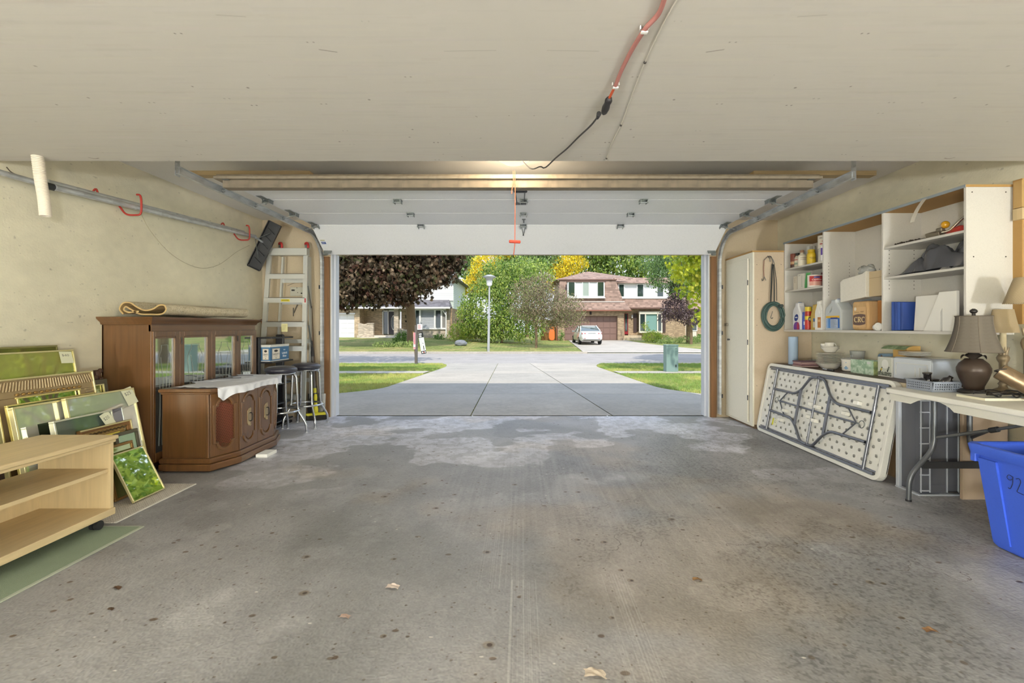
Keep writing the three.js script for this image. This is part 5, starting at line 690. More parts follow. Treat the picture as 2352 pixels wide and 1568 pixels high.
// ---------------------------------------------------------------- pictures leaning on the left wall
const mGold = M(0xd6cb98, 0.35, 0.5), mGoldBright = M(0xdccb80, 0.32, 0.55), mSilver = M(0xcfcdb8, 0.35, 0.55), mOldGold = M(0x9a7b45, 0.45, 0.5), mWoodDark = M(0x4a3020, 0.5, 0, { map: again(T.wood, 4, 2) }), mMirror = M(0xe4ead8, 0.02, 1), mPicGlass = (c) => M(c, 0.03, 0.6, { ior: 2.0 }), mPaper = M(0xe4e2d2, 0.7);
function picture(name, label, { d0, d1, xb, xt, yt, w = 0.02, th = 0.03, frame = mGold, art = 'print', tone = 0x56605a, mat = 0, matTone = 0xe2e5db, cat = 'picture', extra, group = 'framed pictures leaning on the left wall' }) {
  const W = d1 - d0, H = hypot(xb - xt, yt), t = local(name, label, cat, [xb, 0.0095, -(d0 + d1) / 2], PI / 2, group); t.rotation.order = 'YXZ'; t.rotation.x = -atan2(xb - xt, yt);
  const bar4 = [[box(W, w, th, 0, w / 2, th / 2, 0.003), 'x'], [box(W, w, th, 0, H - w / 2, th / 2, 0.003), 'x'], [box(w, H - 2 * w, th, -W / 2 + w / 2, H / 2, th / 2, 0.003), 'y'], [box(w, H - 2 * w, th, W / 2 - w / 2, H / 2, th / 2, 0.003), 'y']];
  for (const [g, gr] of bar4) part('frame_rail', g, frame, t, { grain: gr });
  const iw = W - 2 * w, ih = H - 2 * w, zf = th * 0.55;
  if (art === 'mirror') part('mirror_glass', box(iw, ih, 0.006, 0, H / 2, zf), mMirror, t);
  else {
    if (mat) part('mat_board', ext([[-iw / 2, w], [iw / 2, w], [iw / 2, H - w], [-iw / 2, H - w]], 0.003, 0, [[[-iw / 2 + mat, w + mat], [-iw / 2 + mat, H - w - mat], [iw / 2 - mat, H - w - mat], [iw / 2 - mat, w + mat]]]).translate(0, 0, zf + 0.002), mPicGlass(matTone), t);
    part('print', box(iw, ih, 0.004, 0, H / 2, zf), mPicGlass(tone), t);
  }
  part('backing', box(W - 0.01, H - 0.01, 0.004, 0, H / 2, 0.004), M(0x8a7048, 0.9), t);
  if (extra) extra(t, W, H, th); return t;
}
const tag = (px, py, w = 0.075, h = 0.1, a = 0, txt = '') => (t, W, H, th) => part('price_tag', plate(w, h, W / 2 + px, H + py, th + 0.004, -0.12, 0, a), pm(canvasTex(72, 96, (g) => { g.fillStyle = '#dfe0c4'; g.fillRect(0, 0, 72, 96); g.fillStyle = '#5a5c52'; g.font = '26px sans-serif'; g.fillText(txt, 12, 40); }), 0.7, { side: THREE.DoubleSide }), t, { keep: true });
picture('olive_board', 'plain olive board at the very back of the leaning pictures', { d0: 2.35, d1: 3.368, xb: -3.18, xt: -3.335, yt: 1.04, w: 0.012, th: 0.012, frame: M(0x7d7848, 0.7), tone: 0x8a8450, cat: 'board' });
picture('framed_picture', 'large thin gold framed picture with pale mat and price tag, topmost', { d0: 2.5, d1: 3.412, xb: -3.1, xt: -3.27, yt: 1.006, w: 0.011, th: 0.022, frame: mGold, tone: 0xc6c37a, mat: 0.0, extra: (t, W, H, th) => { part('pale_strip', box(W * 0.78, H * 0.6, 0.002, -W * 0.06, H * 0.46, th * 0.55 + 0.004), mPicGlass(0xdcdfd2), t); tag(-0.07, -0.055, 0.09, 0.085, -0.05, '$40')(t, W, H, th); } });
picture('carved_picture', 'dark carved wooden frame corner showing behind the wide fluted frame', { d0: 3.0, d1: 3.537, xb: -3.06, xt: -3.2, yt: 0.846, w: 0.06, th: 0.035, frame: mWoodDark, tone: 0x5a5236, extra: (t, W, H, th) => { for (let i = 0; i < 16; i++) part('carving', ball(rr(0.014, 0.026), W / 2 - 0.03 + rr(-0.03, 0.025), H - 0.03 - i * 0.012 + 0.02, th, [1, 1, 0.7], 8), mWoodDark, t); } });
picture('fluted_mirror', 'wide fluted silver-gold frame with a mirror in the leaning stack', { d0: 2.78, d1: 3.42, xb: -3.01, xt: -3.16, yt: 0.843, w: 0.115, th: 0.03, frame: M(0xa08a66, 0.42, 0.45), art: 'mirror', cat: 'mirror', extra: (t, W, H, th) => {
  const mR = M(0xb9a684, 0.4, 0.5); for (let i = 0; i < 34; i++) part('flute', box(0.008, 0.062, 0.014, -W / 2 + 0.03 + i * 0.0178, H - 0.045, th + 0.003, 0.004, 0, 0, -0.35 + 0.02 * i), mR, t); for (let i = 0; i < 14; i++) part('flute', box(0.062, 0.008, 0.014, W / 2 - 0.045, H - 0.12 - i * 0.02, th + 0.003, 0.004), mR, t);
  part('gilt_bead', [box(W + 0.012, 0.012, 0.045, 0, H, th / 2 + 0.004, 0.005), box(0.012, H, 0.045, W / 2, H / 2, th / 2 + 0.004, 0.005), box(0.012, H, 0.045, -W / 2, H / 2, th / 2 + 0.004, 0.005)], mGold, t);
  for (let i = 0; i < 12; i++) part('rosette', ball(0.012, -W / 2 + 0.12 + i * 0.037, H - 0.098, th + 0.004, [1.2, 0.8, 0.7], 8), mOldGold, t);
  part('inner_gilt', [box(W - 0.21, 0.01, 0.012, 0, H - 0.118, th, 0.003), box(0.01, H - 0.23, 0.012, W / 2 - 0.118, H / 2, th, 0.003), box(0.01, H - 0.23, 0.012, -W / 2 + 0.118, H / 2, th, 0.003)], mGoldBright, t); tag(-0.5, -0.2, 0.1, 0.06, 0.1)(t, W, H, th); } });
picture('framed_picture', 'small dark frame with gilt inner line beside the walnut cabinet', { d0: 3.29, d1: 3.544, xb: -3.03, xt: -3.15, yt: 0.779, w: 0.035, th: 0.025, frame: M(0x4c4430, 0.45), tone: 0x9a9660, extra: (t, W, H, th) => { part('gilt_line', [box(W - 0.07, 0.008, 0.012, 0, H - 0.039, th, 0.002), box(0.008, H - 0.07, 0.012, W / 2 - 0.039, H / 2, th, 0.002)], mGold, t); } });
picture('framed_picture', 'thin gold framed picture behind the two large silver-matted ones', { d0: 2.8, d1: 3.374, xb: -2.94, xt: -3.085, yt: 0.7, w: 0.01, th: 0.02, frame: mGoldBright, tone: 0x878a70 });
picture('framed_picture', 'large gold framed picture with grey double mat, left of the pair', { d0: 2.784, d1: 3.3, xb: -2.905, xt: -3.045, yt: 0.69, w: 0.013, th: 0.03, frame: mGold, tone: 0x44513f, mat: 0.115 });
picture('framed_picture', 'large gold framed picture with grey mat and price tag, right of the pair', { d0: 3.07, d1: 3.616, xb: -2.865, xt: -3.01, yt: 0.701, w: 0.013, th: 0.03, frame: mGold, tone: 0x8d93a0, matTone: 0xdde2da, mat: 0.12, extra: tag(-0.06, -0.06, 0.1, 0.13, 0.2, '$25') });
picture('framed_picture', 'slim silver framed picture with a curled price tag', { d0: 2.908, d1: 3.327, xb: -2.815, xt: -2.93, yt: 0.582, w: 0.012, th: 0.035, frame: mSilver, tone: 0x7e8f88, extra: tag(-0.05, -0.07, 0.08, 0.12, 0.35, '$20') });
picture('framed_picture', 'brown and gold moulded frame in the front of the stack', { d0: 3.048, d1: 3.441, xb: -2.795, xt: -2.89, yt: 0.493, w: 0.038, th: 0.028, frame: M(0x8a6236, 0.4, 0.35), tone: 0x7a7448, extra: (t, W, H, th) => part('gilt_bead', [box(W, 0.01, 0.012, 0, H - 0.006, th + 0.003, 0.003), box(0.01, H, 0.012, W / 2 - 0.005, H / 2, th + 0.003, 0.003)], mGold, t) });
picture('framed_picture', 'ornate dark-gold frame with a bright yellow liner', { d0: 3.055, d1: 3.354, xb: -2.77, xt: -2.86, yt: 0.475, w: 0.04, th: 0.024, frame: mOldGold, tone: 0xb5ab5a, extra: (t, W, H, th) => { part('yellow_liner', [box(W - 0.08, 0.03, 0.01, 0, H - 0.055, th * 0.7, 0.002), box(0.03, H - 0.1, 0.01, W / 2 - 0.055, H / 2, th * 0.7, 0.002)], M(0xe9d45a, 0.4, 0.5), t); for (let i = 0; i < 20; i++) part('scrollwork', ball(0.008, -W / 2 + 0.02 + i * 0.0152, H - 0.02 + 0.006 * (i % 2), th + 0.002, [1.2, 0.8, 0.6], 7), M(0x5d4a2a, 0.5, 0.4), t); } });
picture('framed_picture', 'small dark framed picture peeking out right of the ornate gold frame', { d0: 3.25, d1: 3.446, xb: -2.75, xt: -2.83, yt: 0.43, w: 0.025, th: 0.018, frame: M(0x55503f, 0.5), tone: 0x6d7c4e });
picture('framed_picture', 'narrow bronze framed picture just behind the frontmost mirror', { d0: 3.14, d1: 3.364, xb: -2.725, xt: -2.8, yt: 0.361, w: 0.018, th: 0.018, frame: M(0x8c6a3a, 0.4, 0.5), tone: 0x8d9258 });
picture('mirror', 'frontmost small gold-edged mirror leaning on the picture stack', { d0: 3.116, d1: 3.392, xb: -2.582, xt: -2.742, yt: 0.312, w: 0.009, th: 0.018, frame: mGold, art: 'mirror', cat: 'mirror' });
picture('framed_picture', 'dark wooden frame low behind the shelf unit at the left edge', { d0: 2.3, d1: 2.72, xb: -2.97, xt: -3.07, yt: 0.64, w: 0.05, th: 0.03, frame: mWoodDark, tone: 0x4a4436 });

// ---------------------------------------------------------------- birch shelf on castors, mats
{
  const t = thing('tv_stand', 'low birch shelf unit on castors at the left edge', 'shelf unit', [-2.645, 0, -2.25]), m = M(0xe4cfa6, 0.5, 0, { map: again(T.ply, 3, 1) }), mi = m, z0 = -2.8, z1 = -1.66, x0 = -2.86, x1 = -2.43;
  part('top', [bx(x0 - 0.015, x1 + 0.018, 0.505, 0.528, z0 - 0.018, z1 + 0.018, 0.006), bx(x0 - 0.005, x1 + 0.009, 0.488, 0.505, z0 - 0.009, z1 + 0.009, 0.005)], m, t, { grain: 'z' });
  part('side_panel', bx(x0, x1 - 0.004, 0.1, 0.488, z0, z0 + 0.02), mi, t); part('side_panel', bx(x0, x1 - 0.004, 0.1, 0.488, z1 - 0.02, z1), mi, t);
  part('edge_strip', bx(x1 - 0.004, x1, 0.1, 0.488, z0, z0 + 0.02), m, t); part('edge_strip', bx(x1 - 0.004, x1, 0.1, 0.488, z1 - 0.02, z1), m, t);
  part('shelf', bx(x0 + 0.01, x1 - 0.012, 0.315, 0.335, z0 + 0.02, z1 - 0.02), m, t, { grain: 'z' }); part('base', bx(x0 - 0.004, x1 + 0.008, 0.06, 0.1, z0 - 0.006, z1 + 0.006, 0.004), m, t, { grain: 'z' });
  part('back_panel', bx(x0, x0 + 0.008, 0.1, 0.315, z0, z1), mi, t);
  for (const [x, z] of [[-2.46, -2.72], [-2.46, -1.74], [-2.82, -2.72], [-2.82, -1.74]]) { const c = part('castor', [cyl(0.026, 0.026, 0.018, x - 0.013, 0.026, z, 16, 0, 0, PI / 2), cyl(0.026, 0.026, 0.018, x + 0.013, 0.026, z, 16, 0, 0, PI / 2)], M(0x2b2b2d, 0.5), t); part('castor_fork', box(0.014, 0.03, 0.03, x, 0.045, z, 0.004), M(0x3a3a3c, 0.5), c); }
  t.position.y = 0.009;
}
const mCarpet = M(0x8b9a82, 1, 0, { map: again(T.fine, 9, 9), bumpMap: again(T.grain, 12, 12), bumpScale: 0.006 });
{ const t = thing('green_carpet', 'green carpet offcut under the birch shelf unit', 'carpet', [-2.7, 0, -2]); part('pile', bx(-3.3, -2.245, 0, 0.009, -2.765, -1.1, 0.003), mCarpet, t); part('edge', [bx(-2.245, -2.228, 0, 0.008, -2.775, -1.1, 0.003), bx(-2.7, -2.228, 0, 0.008, -2.78, -2.765, 0.003)], M(0xa9ae9c, 0.9), t); }
{ const c = canvasTex(512, 512, (g) => { g.fillStyle = '#d6d0c6'; g.fillRect(0, 0, 512, 512); g.lineWidth = 7; for (let j = 0; j < 13; j++) for (let i = 0; i < 13; i++) { g.strokeStyle = (i + j) % 2 ? '#b3aaa0' : '#c4bdb2'; const x = i * 40, y = j * 40; g.beginPath(); g.moveTo(x, y); g.lineTo(x + 20, y + 20); g.lineTo(x + 40, y); g.stroke(); g.beginPath(); g.moveTo(x, y + 20); g.lineTo(x + 20, y + 40); g.lineTo(x + 40, y + 20); g.stroke(); } }); c.wrapS = c.wrapT = THREE.RepeatWrapping; c.repeat.set(2.6, 2.6);
  const t = thing('herringbone_mat', 'pale herringbone mat under the leaning pictures', 'mat', [-2.9, 0, -3.2]); part('weave', bx(-3.36, -2.455, 0, 0.006, -3.53, -2.83, 0.002), M(0xffffff, 0.9, 0, { map: c }), t); part('binding', bx(-2.455, -2.44, 0, 0.007, -3.53, -2.83, 0.002), M(0xdad6cc, 0.8), t); }
// ---------------------------------------------------------------- right side: tall cabinet, shelf unit, counter
const mCream = M(0xf3eedd, 0.5, 0, { map: again(T.fine, 2, 2), bumpMap: again(T.grain, 1.5, 1.5), bumpScale: 0.0012 }), mBoard = M(0xcbb9a0, 0.75, 0, { map: again(T.fine, 1.5, 1.5) }), mMel = M(0xd4d0c8, 0.42, 0, { map: again(T.fine, 3, 3) }), mParticle = M(0xb08a52, 0.8, 0, { map: again(T.fine, 6, 6) });
{
  const t = thing('tall_cabinet', 'tall cream painted plywood cupboard by the right door jamb', 'cupboard', [3.0, 0, -5.78]);
  part('side_panel', bx(2.69, XR - 0.005, 0.05, 2.045, -5.455, -5.437, 0.002), mBoard, t); part('side_panel', bx(2.69, XR - 0.005, 0.05, 2.045, -6.14, -6.12), mBoard, t);
  part('top', bx(2.665, XR - 0.005, 2.045, 2.062, -6.15, -5.43, 0.002), mParticle, t);
  part('face_frame', [bx(2.672, 2.69, 0.03, 2.045, -5.52, -5.437), bx(2.672, 2.69, 0.03, 2.045, -6.14, -6.09), bx(2.672, 2.69, 1.98, 2.045, -6.09, -5.52), bx(2.672, 2.69, 0.03, 0.07, -6.09, -5.52)], mCream, t);
  part('plinth', bx(2.7, XR - 0.01, 0, 0.05, -6.13, -5.45), M(0x77614a, 0.8), t); part('back_board', bx(XR - 0.02, XR - 0.005, 0.05, 2.045, -6.12, -5.455), mBoard, t);
  const d = part('door', bx(2.654, 2.672, 0.06, 1.985, -6.085, -5.525, 0.004), mCream, t);
  part('knob', [cyl(0.012, 0.009, 0.022, 2.643, 1.02, -6.0, 14, 0, 0, PI / 2), ball(0.013, 2.632, 1.02, -6.0, [0.6, 1, 1])], mDarkSteel, d); part('hasp', [box(0.006, 0.035, 0.09, 2.65, 1.21, -6.09), box(0.02, 0.03, 0.03, 2.642, 1.21, -6.05, 0.004)], M(0x8b8577, 0.45, 0.7), d);
  for (const y of [0.35, 1.0, 1.7]) part('hinge', cyl(0.006, 0.006, 0.06, 2.655, y, -5.524, 8), mDarkSteel, d);
  for (const [x, y] of [[2.72, 1.9], [3.0, 1.9], [2.72, 1.2], [2.72, 0.5], [2.73, 1.5]]) part('nail_head', cyl(0.004, 0.004, 0.003, x, y, -5.436, 8, PI / 2), mDarkSteel, t);
}
{ // hook, bungee cords and the coiled hose on its side
  const z = -5.41, w = thing('wire_hook', 'bent wire hook screwed to the side of the cream cupboard', 'hook', [2.87, 1.9, z]);
  part('wire', [tube([[2.8, 1.95, -5.435], [2.83, 1.985, z], [2.87, 1.99, z], [2.89, 1.93, z], [2.88, 1.89, z]], 0.004, 24), tube([[2.86, 1.985, z], [2.89, 1.955, z], [2.91, 1.9, z]], 0.004, 14), tube([[2.84, 2.0, -5.43], [2.85, 1.97, z - 0.0], [2.86, 1.93, z]], 0.004, 14)], M(0x6d6a66, 0.4, 0.8), w);
  const b = thing('bungee_cord', 'thin bungee cord with hooks hanging left of the green hose', 'cord', [2.8, 1.7, z]); part('elastic', tube([[2.79, 1.945, z], [2.785, 1.85, z], [2.79, 1.76, z]], 0.004, 20), M(0x8a5a4a, 0.7), b); part('hook', [tube([[2.79, 1.76, z], [2.785, 1.73, z], [2.77, 1.71, z], [2.765, 1.735, z]], 0.004, 14), tube([[2.79, 1.76, z], [2.805, 1.73, z], [2.81, 1.715, z]], 0.004, 10)], M(0x6d6a66, 0.4, 0.8), b);
  const s = thing('bungee_cord', 'black stretch cords looped from the wire hook down to the green hose', 'cord', [2.88, 1.5, z]);
  part('elastic', [tube([[2.885, 1.9, z], [2.87, 1.7, z + 0.01], [2.855, 1.47, z + 0.02]], 0.008, 20), tube([[2.895, 1.9, z], [2.9, 1.7, z + 0.01], [2.895, 1.47, z + 0.02]], 0.006, 20), tube([[2.905, 1.9, z], [2.925, 1.7, z + 0.01], [2.925, 1.48, z + 0.02]], 0.004, 20)], M(0x2f3230, 0.6), s); part('hook', tube([[2.87, 1.36, z + 0.03], [2.86, 1.32, z + 0.03], [2.85, 1.29, z + 0.03], [2.865, 1.275, z + 0.03], [2.875, 1.29, z + 0.03]], 0.004, 20), M(0x77756f, 0.4, 0.8), s);
  const h = thing('garden_hose', 'coiled dark green hose hanging on the cream cupboard', 'hose', [2.89, 1.13, z]), P = []; for (let i = 0; i <= 9 * 24; i++) { const a = i / 24 * 2 * PI, k = floor(i / 24), r = 0.088 + 0.042 * ((k * 5) % 9) / 9 + 0.008 * sin(i * 0.31 + k); P.push([2.89 + r * cos(a) * 0.98, 1.305 + (r + 0.035) * sin(a), z + 0.004 + 0.006 * (k % 5) + 0.005 * sin(i * 0.37)]); }
  part('coil', new THREE.TubeGeometry(new THREE.CatmullRomCurve3(P.map(vec)), 560, 0.0095, 6), M(0x3f5852, 0.5), h); part('tie', [box(0.05, 0.03, 0.04, 2.97, 1.42, z + 0.02, 0.008, 0, 0, 0.4), tube([[2.95, 1.44, z + 0.03], [2.93, 1.41, z + 0.04], [2.96, 1.39, z + 0.03]], 0.005, 12)], M(0x37403e, 0.6), h);
}
const SX0 = 3.03, SX1 = XR - 0.012;
{
  const t = thing('wall_shelf_unit', 'white melamine wall shelving with three bays above the counter', 'shelving', [3.19, 1.13, -4.33]), zl = -5.43, zr = -3.205, y0 = 1.128, y1 = 2.135;
  const div = (z, name = 'upright') => part(name, bx(SX0, SX1, y0 + 0.022, y1, z - 0.009, z + 0.009, 0.001), mMel, t);
  div(zl + 0.009); div(-4.727, 'divider'); div(-3.949, 'divider'); part('end_panel', bx(SX0, SX1, y0 + 0.022, y1, zr - 0.018, zr, 0.001), mMel, t);
  part('bottom_board', bx(SX0 - 0.004, SX1, y0, y0 + 0.022, zl, zr, 0.002), mMel, t); part('top_board', bx(SX0 - 0.006, SX1, y1, y1 + 0.016, zl, zr + 0.004), mParticle, t); part('top_edging', bx(SX0 - 0.009, SX0 - 0.006, y1 - 0.004, y1 + 0.017, zl, zr + 0.004), M(0x8c959c, 0.5), t);
  part('back_panel', bx(SX1, XR - 0.002, y0, y1, zl, zr), mMel, t); part('backing_board', bx(XR - 0.012, XR - 0.001, 1.2, 2.175, zr, zr + 0.06), mParticle, t); part('cleat', bx(XR - 0.03, XR - 0.002, 1.98, 2.16, zr + 0.02, zr + 0.075), M(0xb0905c, 0.8), t); part('cleat_block', bx(XR - 0.034, XR - 0.002, 1.9, 1.975, zr + 0.02, zr + 0.08), mPine, t);
  for (const [a, b] of [[-5.412, -4.736], [-3.94, -3.223]]) for (const y of [1.828, 1.578]) part('shelf', bx(SX0 + 0.004, SX1 - 0.002, y, y + 0.018, a, b, 0.001), mMel, t);
  const holes = []; for (const z of [-4.717, -3.939]) for (const x of [SX0 + 0.05, SX1 - 0.06]) for (let i = 0; i < 11; i++) holes.push(cyl(0.0035, 0.0035, 0.002, x, 1.5 + i * 0.032, z, 6, PI / 2)); for (const [x, y] of [[3.07, 2.1], [3.3, 2.1], [3.08, 1.66], [3.3, 1.66]]) holes.push(cyl(0.0045, 0.0045, 0.002, x, y, zr + 0.0005, 8, PI / 2)); for (const [y, z] of [[2.0, -3.75], [2.02, -3.55], [1.32, -3.6], [1.33, -3.45], [1.75, -4.2], [1.72, -4.4], [2.05, -3.35]]) holes.push(cyl(0.004, 0.004, 0.002, SX1 - 0.0005, y, z, 8, 0, 0, PI / 2)); part('peg_holes', holes, M(0x3a352e, 0.8), t, { kind: 'stuff' });
  solo('tape_strip', 'strip of clear tape dangling from the shelving top', 'tape', surf(4, 16, (u, v) => [SX0 - 0.012 - 0.05 * v * (1 - v) - 0.02 * v, 2.14 - 0.155 * v, -3.52 - 0.09 * v + 0.042 * (u - 0.5)]), M(0xe3ddd0, 0.3, 0, { transmission: 0.3, thickness: 0, side: THREE.DoubleSide }));
}
{ // counter
  const t = thing('counter', 'old wooden counter with dark top behind the leaning table', 'counter', [3.11, 0, -4.46]), m = M(0xa08768, 0.7, 0, { map: T.wood });
  part('worktop', bx(2.89, XR - 0.005, 0.735, 0.76, -5.425, -3.48, 0.003), M(0x5a4433, 0.45, 0, { map: again(T.wood, 1, 3) }), t, { grain: 'z' }); part('edge_strip', bx(2.885, 2.891, 0.725, 0.757, -5.425, -3.48), M(0xc9bda4, 0.6), t);
  part('front_panel', bx(2.93, 2.95, 0, 0.735, -5.42, -3.5), m, t); part('end_panel', bx(2.93, XR - 0.01, 0, 0.735, -3.52, -3.5), M(0xb7a68c, 0.7, 0, { map: T.fine }), t); part('end_panel', bx(2.93, XR - 0.01, 0, 0.735, -5.42, -5.4), m, t);
}
// ---------------------------------------------------------------- folding table leaning on the counter, underside out
const mPlast = M(0xf0eee6, 0.5, 0, { map: again(T.fine, 5, 5) }), mTubeDark = M(0x7b7d84, 0.3, 0.7), mLegGrey = M(0x66696d, 0.4, 0.55);
{
  const t = local('folding_table', 'white plastic folding table leaning on its side with steel legs folded', 'table', [2.742, 0.002, -3.545], -PI / 2), L = 1.845, H = 0.768; t.rotation.order = 'YXZ'; t.rotation.x = -atan2(0.14, 0.745);
  // own axes: x towards the near end (0 there), y up its width, z out of the underside
  const P = (s, h, z = 0.045) => [-s, h, z];
  const holes = []; for (let r = 0; r < 11; r++) for (let c = 0; c < 20; c++) { const s = 0.084 + c * 0.0905 - (r % 2) * 0.045, h = 0.055 + r * 0.0623; if (s > L - 0.06) continue; holes.push(rrect(0.034, 0.025, 0.01, 2).map(([a, b]) => [-(s + a), h + b]).reverse()); }
  const plateShape = rrect(L - 0.04, H - 0.04, 0.06).map(([a, b]) => [a - L / 2, b + H / 2]);
  part('underside', ext(plateShape, 0.004, 0, holes).translate(0, 0, 0.036), mPlast, t); part('tabletop', ext(rrect(L, H, 0.07).map(([a, b]) => [a - L / 2, b + H / 2]), 0.008, 0.004, [], 2).translate(0, 0, 0.002), mPlast, t);
  part('rim', ext(rrect(L, H, 0.07).map(([a, b]) => [a - L / 2, b + H / 2]), 0.048, 0.004, [rrect(L - 0.05, H - 0.05, 0.05).map(([a, b]) => [a - L / 2, b + H / 2]).reverse()], 2).translate(0, 0, 0.004), mPlast, t);
  for (const h of [0.042, 0.726]) part('side_rail', [beam(P(0.06, h, 0.051), P(1.785, h, 0.051), 0.022, 0.02, V(0, 1, 0)), beam(P(0.06, h + (h > 0.4 ? -0.02 : 0.02), 0.042), P(1.785, h + (h > 0.4 ? -0.02 : 0.02), 0.042), 0.012, 0.012)], mTubeDark, t);
  for (const s of [0.168, 0.905, 1.632]) part('cross_bar', bar(P(s, 0.045, 0.056), P(s, 0.722, 0.056), s === 0.905 ? 0.009 : 0.0125), mTubeDark, t);
  const leg = (f) => { const q = part('leg_frame', pipe([P(f(0.19), 0.498, 0.06), P(f(0.59), 0.5, 0.066), P(f(0.68), 0.545, 0.068), P(f(0.8), 0.69, 0.066), P(f(0.9), 0.698, 0.06)], 0.0125, 0.07), mTubeDark, t); part('leg_frame', pipe([P(f(0.19), 0.258, 0.06), P(f(0.6), 0.25, 0.066), P(f(0.69), 0.195, 0.068), P(f(0.81), 0.064, 0.066), P(f(0.9), 0.057, 0.06)], 0.0125, 0.07), mTubeDark, t); part('leg_plate', beam(P(f(0.684), 0.2, 0.07), P(f(0.684), 0.55, 0.07), 0.012, 0.03, V(1, 0, 0)), mTubeDark, t);
    part('brace', [bar(P(f(0.34), 0.385, 0.055), P(f(0.89), 0.382, 0.05), 0.0085), bar(P(f(0.455), 0.495, 0.06), P(f(0.335), 0.388, 0.057), 0.0065), bar(P(f(0.455), 0.262, 0.06), P(f(0.335), 0.382, 0.057), 0.0065)], mTubeDark, t); part('latch_ring', [ring(0.03, 0.003, ...P(f(0.27), 0.385, 0.056), 0, 0, 0), bar(P(f(0.3), 0.385, 0.056), P(f(0.34), 0.385, 0.056), 0.005)], mSteel, t); };
  leg((s) => s); leg((s) => 1.81 - s);
  for (const [s, h] of [[1.35, 0.315], [1.395, 0.21], [0.857, 0.44], [0.857, 0.31], [0.36, 0.56], [0.475, 0.45], [0.94, 0.45], [0.94, 0.33]]) part('moulded_clip', [at(ext([[-0.03, 0], [0.03, 0], [0.022, 0.032], [-0.012, 0.04]], 0.026, 0.003), ...P(s, h, 0.04), PI / 2, 0, 0)], mPlast, t);
  part('yellow_label', plate(0.09, 0.075, ...P(1.53, 0.15, 0.0415)), pm(canvasTex(96, 80, (g) => { g.fillStyle = '#f2efd2'; g.fillRect(0, 0, 96, 80); g.fillStyle = '#e3dc3c'; g.fillRect(0, 0, 30, 80); g.strokeStyle = '#555'; g.lineWidth = 3; g.beginPath(); g.arc(62, 36, 12, 0, 5); g.stroke(); })), t, { keep: true });
}
// ---------------------------------------------------------------- standing folding table at right and what is on it
const TY = 0.742;
{
  const t = thing('folding_table', 'white plastic folding table standing at the right edge under the lamps', 'table', [2.98, 0, -2.5]);
  const w = 0.665, L = 1.86, x0 = 2.628, cz = -2.49;
  part('tabletop', ext(rrect(w, L, 0.06).map(([a, b]) => [a + x0 + w / 2, b - cz]), 0.018, 0.008, [], 3).rotateX(-PI / 2).translate(0, TY - 0.026, 0), mPlast, t);
  // apron with a scoop above each leg
  const ap = []; const N = 60; const top = TY - 0.02; const prof = (z) => { const k = abs(z + 3.02); return k < 0.15 ? 0.062 - 0.05 * cos(min(1, k / 0.15) * PI / 2) ** 0.6 : 0.062; };
  part('apron', surf(N, 3, (u, v) => { const z = -3.36 + 1.74 * u; return [x0 + 0.004 + 0.004 * v, top - v * prof(z), z]; }), M(0xe2e0d6, 0.5, 0, { map: again(T.fine, 5, 5), side: THREE.DoubleSide }), t);
  part('apron', surf(20, 3, (u, v) => [x0 + 0.06 + (w - 0.12) * u, top - v * 0.055, -3.416 + 0.004 * v]), M(0xe2e0d6, 0.5, 0, { map: again(T.fine, 5, 5), side: THREE.DoubleSide }), t);
  const leg = (z) => {
    part('leg', pipe([[2.80, 0.71, z], [2.80, 0.36, z], [2.63, 0.17, z], [2.625, 0.0, z]], 0.0155, 0.07), mLegGrey, t); part('leg', pipe([[3.04, 0.71, z], [3.04, 0.36, z], [3.21, 0.17, z], [3.215, 0.0, z]], 0.0155, 0.07), mLegGrey, t);
    part('leg_bar', bx(2.715, 3.14, 0.222, 0.268, z - 0.006, z + 0.006, 0.002), M(0x2c2d2f, 0.5), t);
    for (const x of [2.625, 3.215]) part('foot_cap', cyl(0.0175, 0.0175, 0.012, x, 0.006, z), M(0x2a2a2c, 0.7), t);
  };
  leg(-3.19); leg(-1.75);
  part('brace', [bar([2.8, 0.43, -3.19], [2.925, 0.53, -2.95], 0.011), bar([2.925, 0.53, -2.95], [2.925, 0.7, -2.5], 0.009), bar([3.05, 0.43, -3.19], [2.925, 0.53, -2.95], 0.011)], mLegGrey, t); part('lock_ring', [cyl(0.017, 0.017, 0.05, 2.925, 0.545, -2.91, 12, PI / 2 - 0.36)], M(0x2c2d2f, 0.5), t);
}
{ // big clear tote on end under the table
  const t = thing('storage_tote', 'large clear plastic tote standing on end under the right table', 'tote', [3.06, 0, -3.4]), m = M(0xb4b7c0, 0.2, 0, { transmission: 0.8, thickness: 0, ior: 1.45 }), mr = M(0xdfe3ea, 0.3, 0, { transmission: 0.4, thickness: 0 });
  part('shell', [bx(2.80, 2.806, 0.01, 0.68, -3.47, -3.3), bx(2.80, 3.26, 0.01, 0.68, -3.306, -3.3), bx(3.254, 3.26, 0.01, 0.68, -3.47, -3.3), bx(2.80, 3.26, 0.68, 0.686, -3.47, -3.3), bx(2.8, 3.26, 0.01, 0.016, -3.47, -3.3)], m, t);
  for (const y of [0.03, 0.14, 0.25, 0.36, 0.47, 0.58, 0.66]) part('rib', bx(2.795, 2.86, y, y + 0.008, -3.3, -3.292), mr, t);
  for (const x of [2.797, 2.86, 2.98, 3.06, 3.14]) part('rib', bx(x, x + 0.006, 0.02, 0.68, -3.3, -3.294), mr, t);
  part('rim', [bx(2.77, 3.28, 0, 0.012, -3.49, -3.28, 0.004), bx(2.775, 2.8, 0.0, 0.7, -3.49, -3.46, 0.004)], mr, t); part('handle_slot', bx(2.99, 3.05, 0.02, 0.03, -3.295, -3.285), M(0x2a2624, 0.6), t);
}
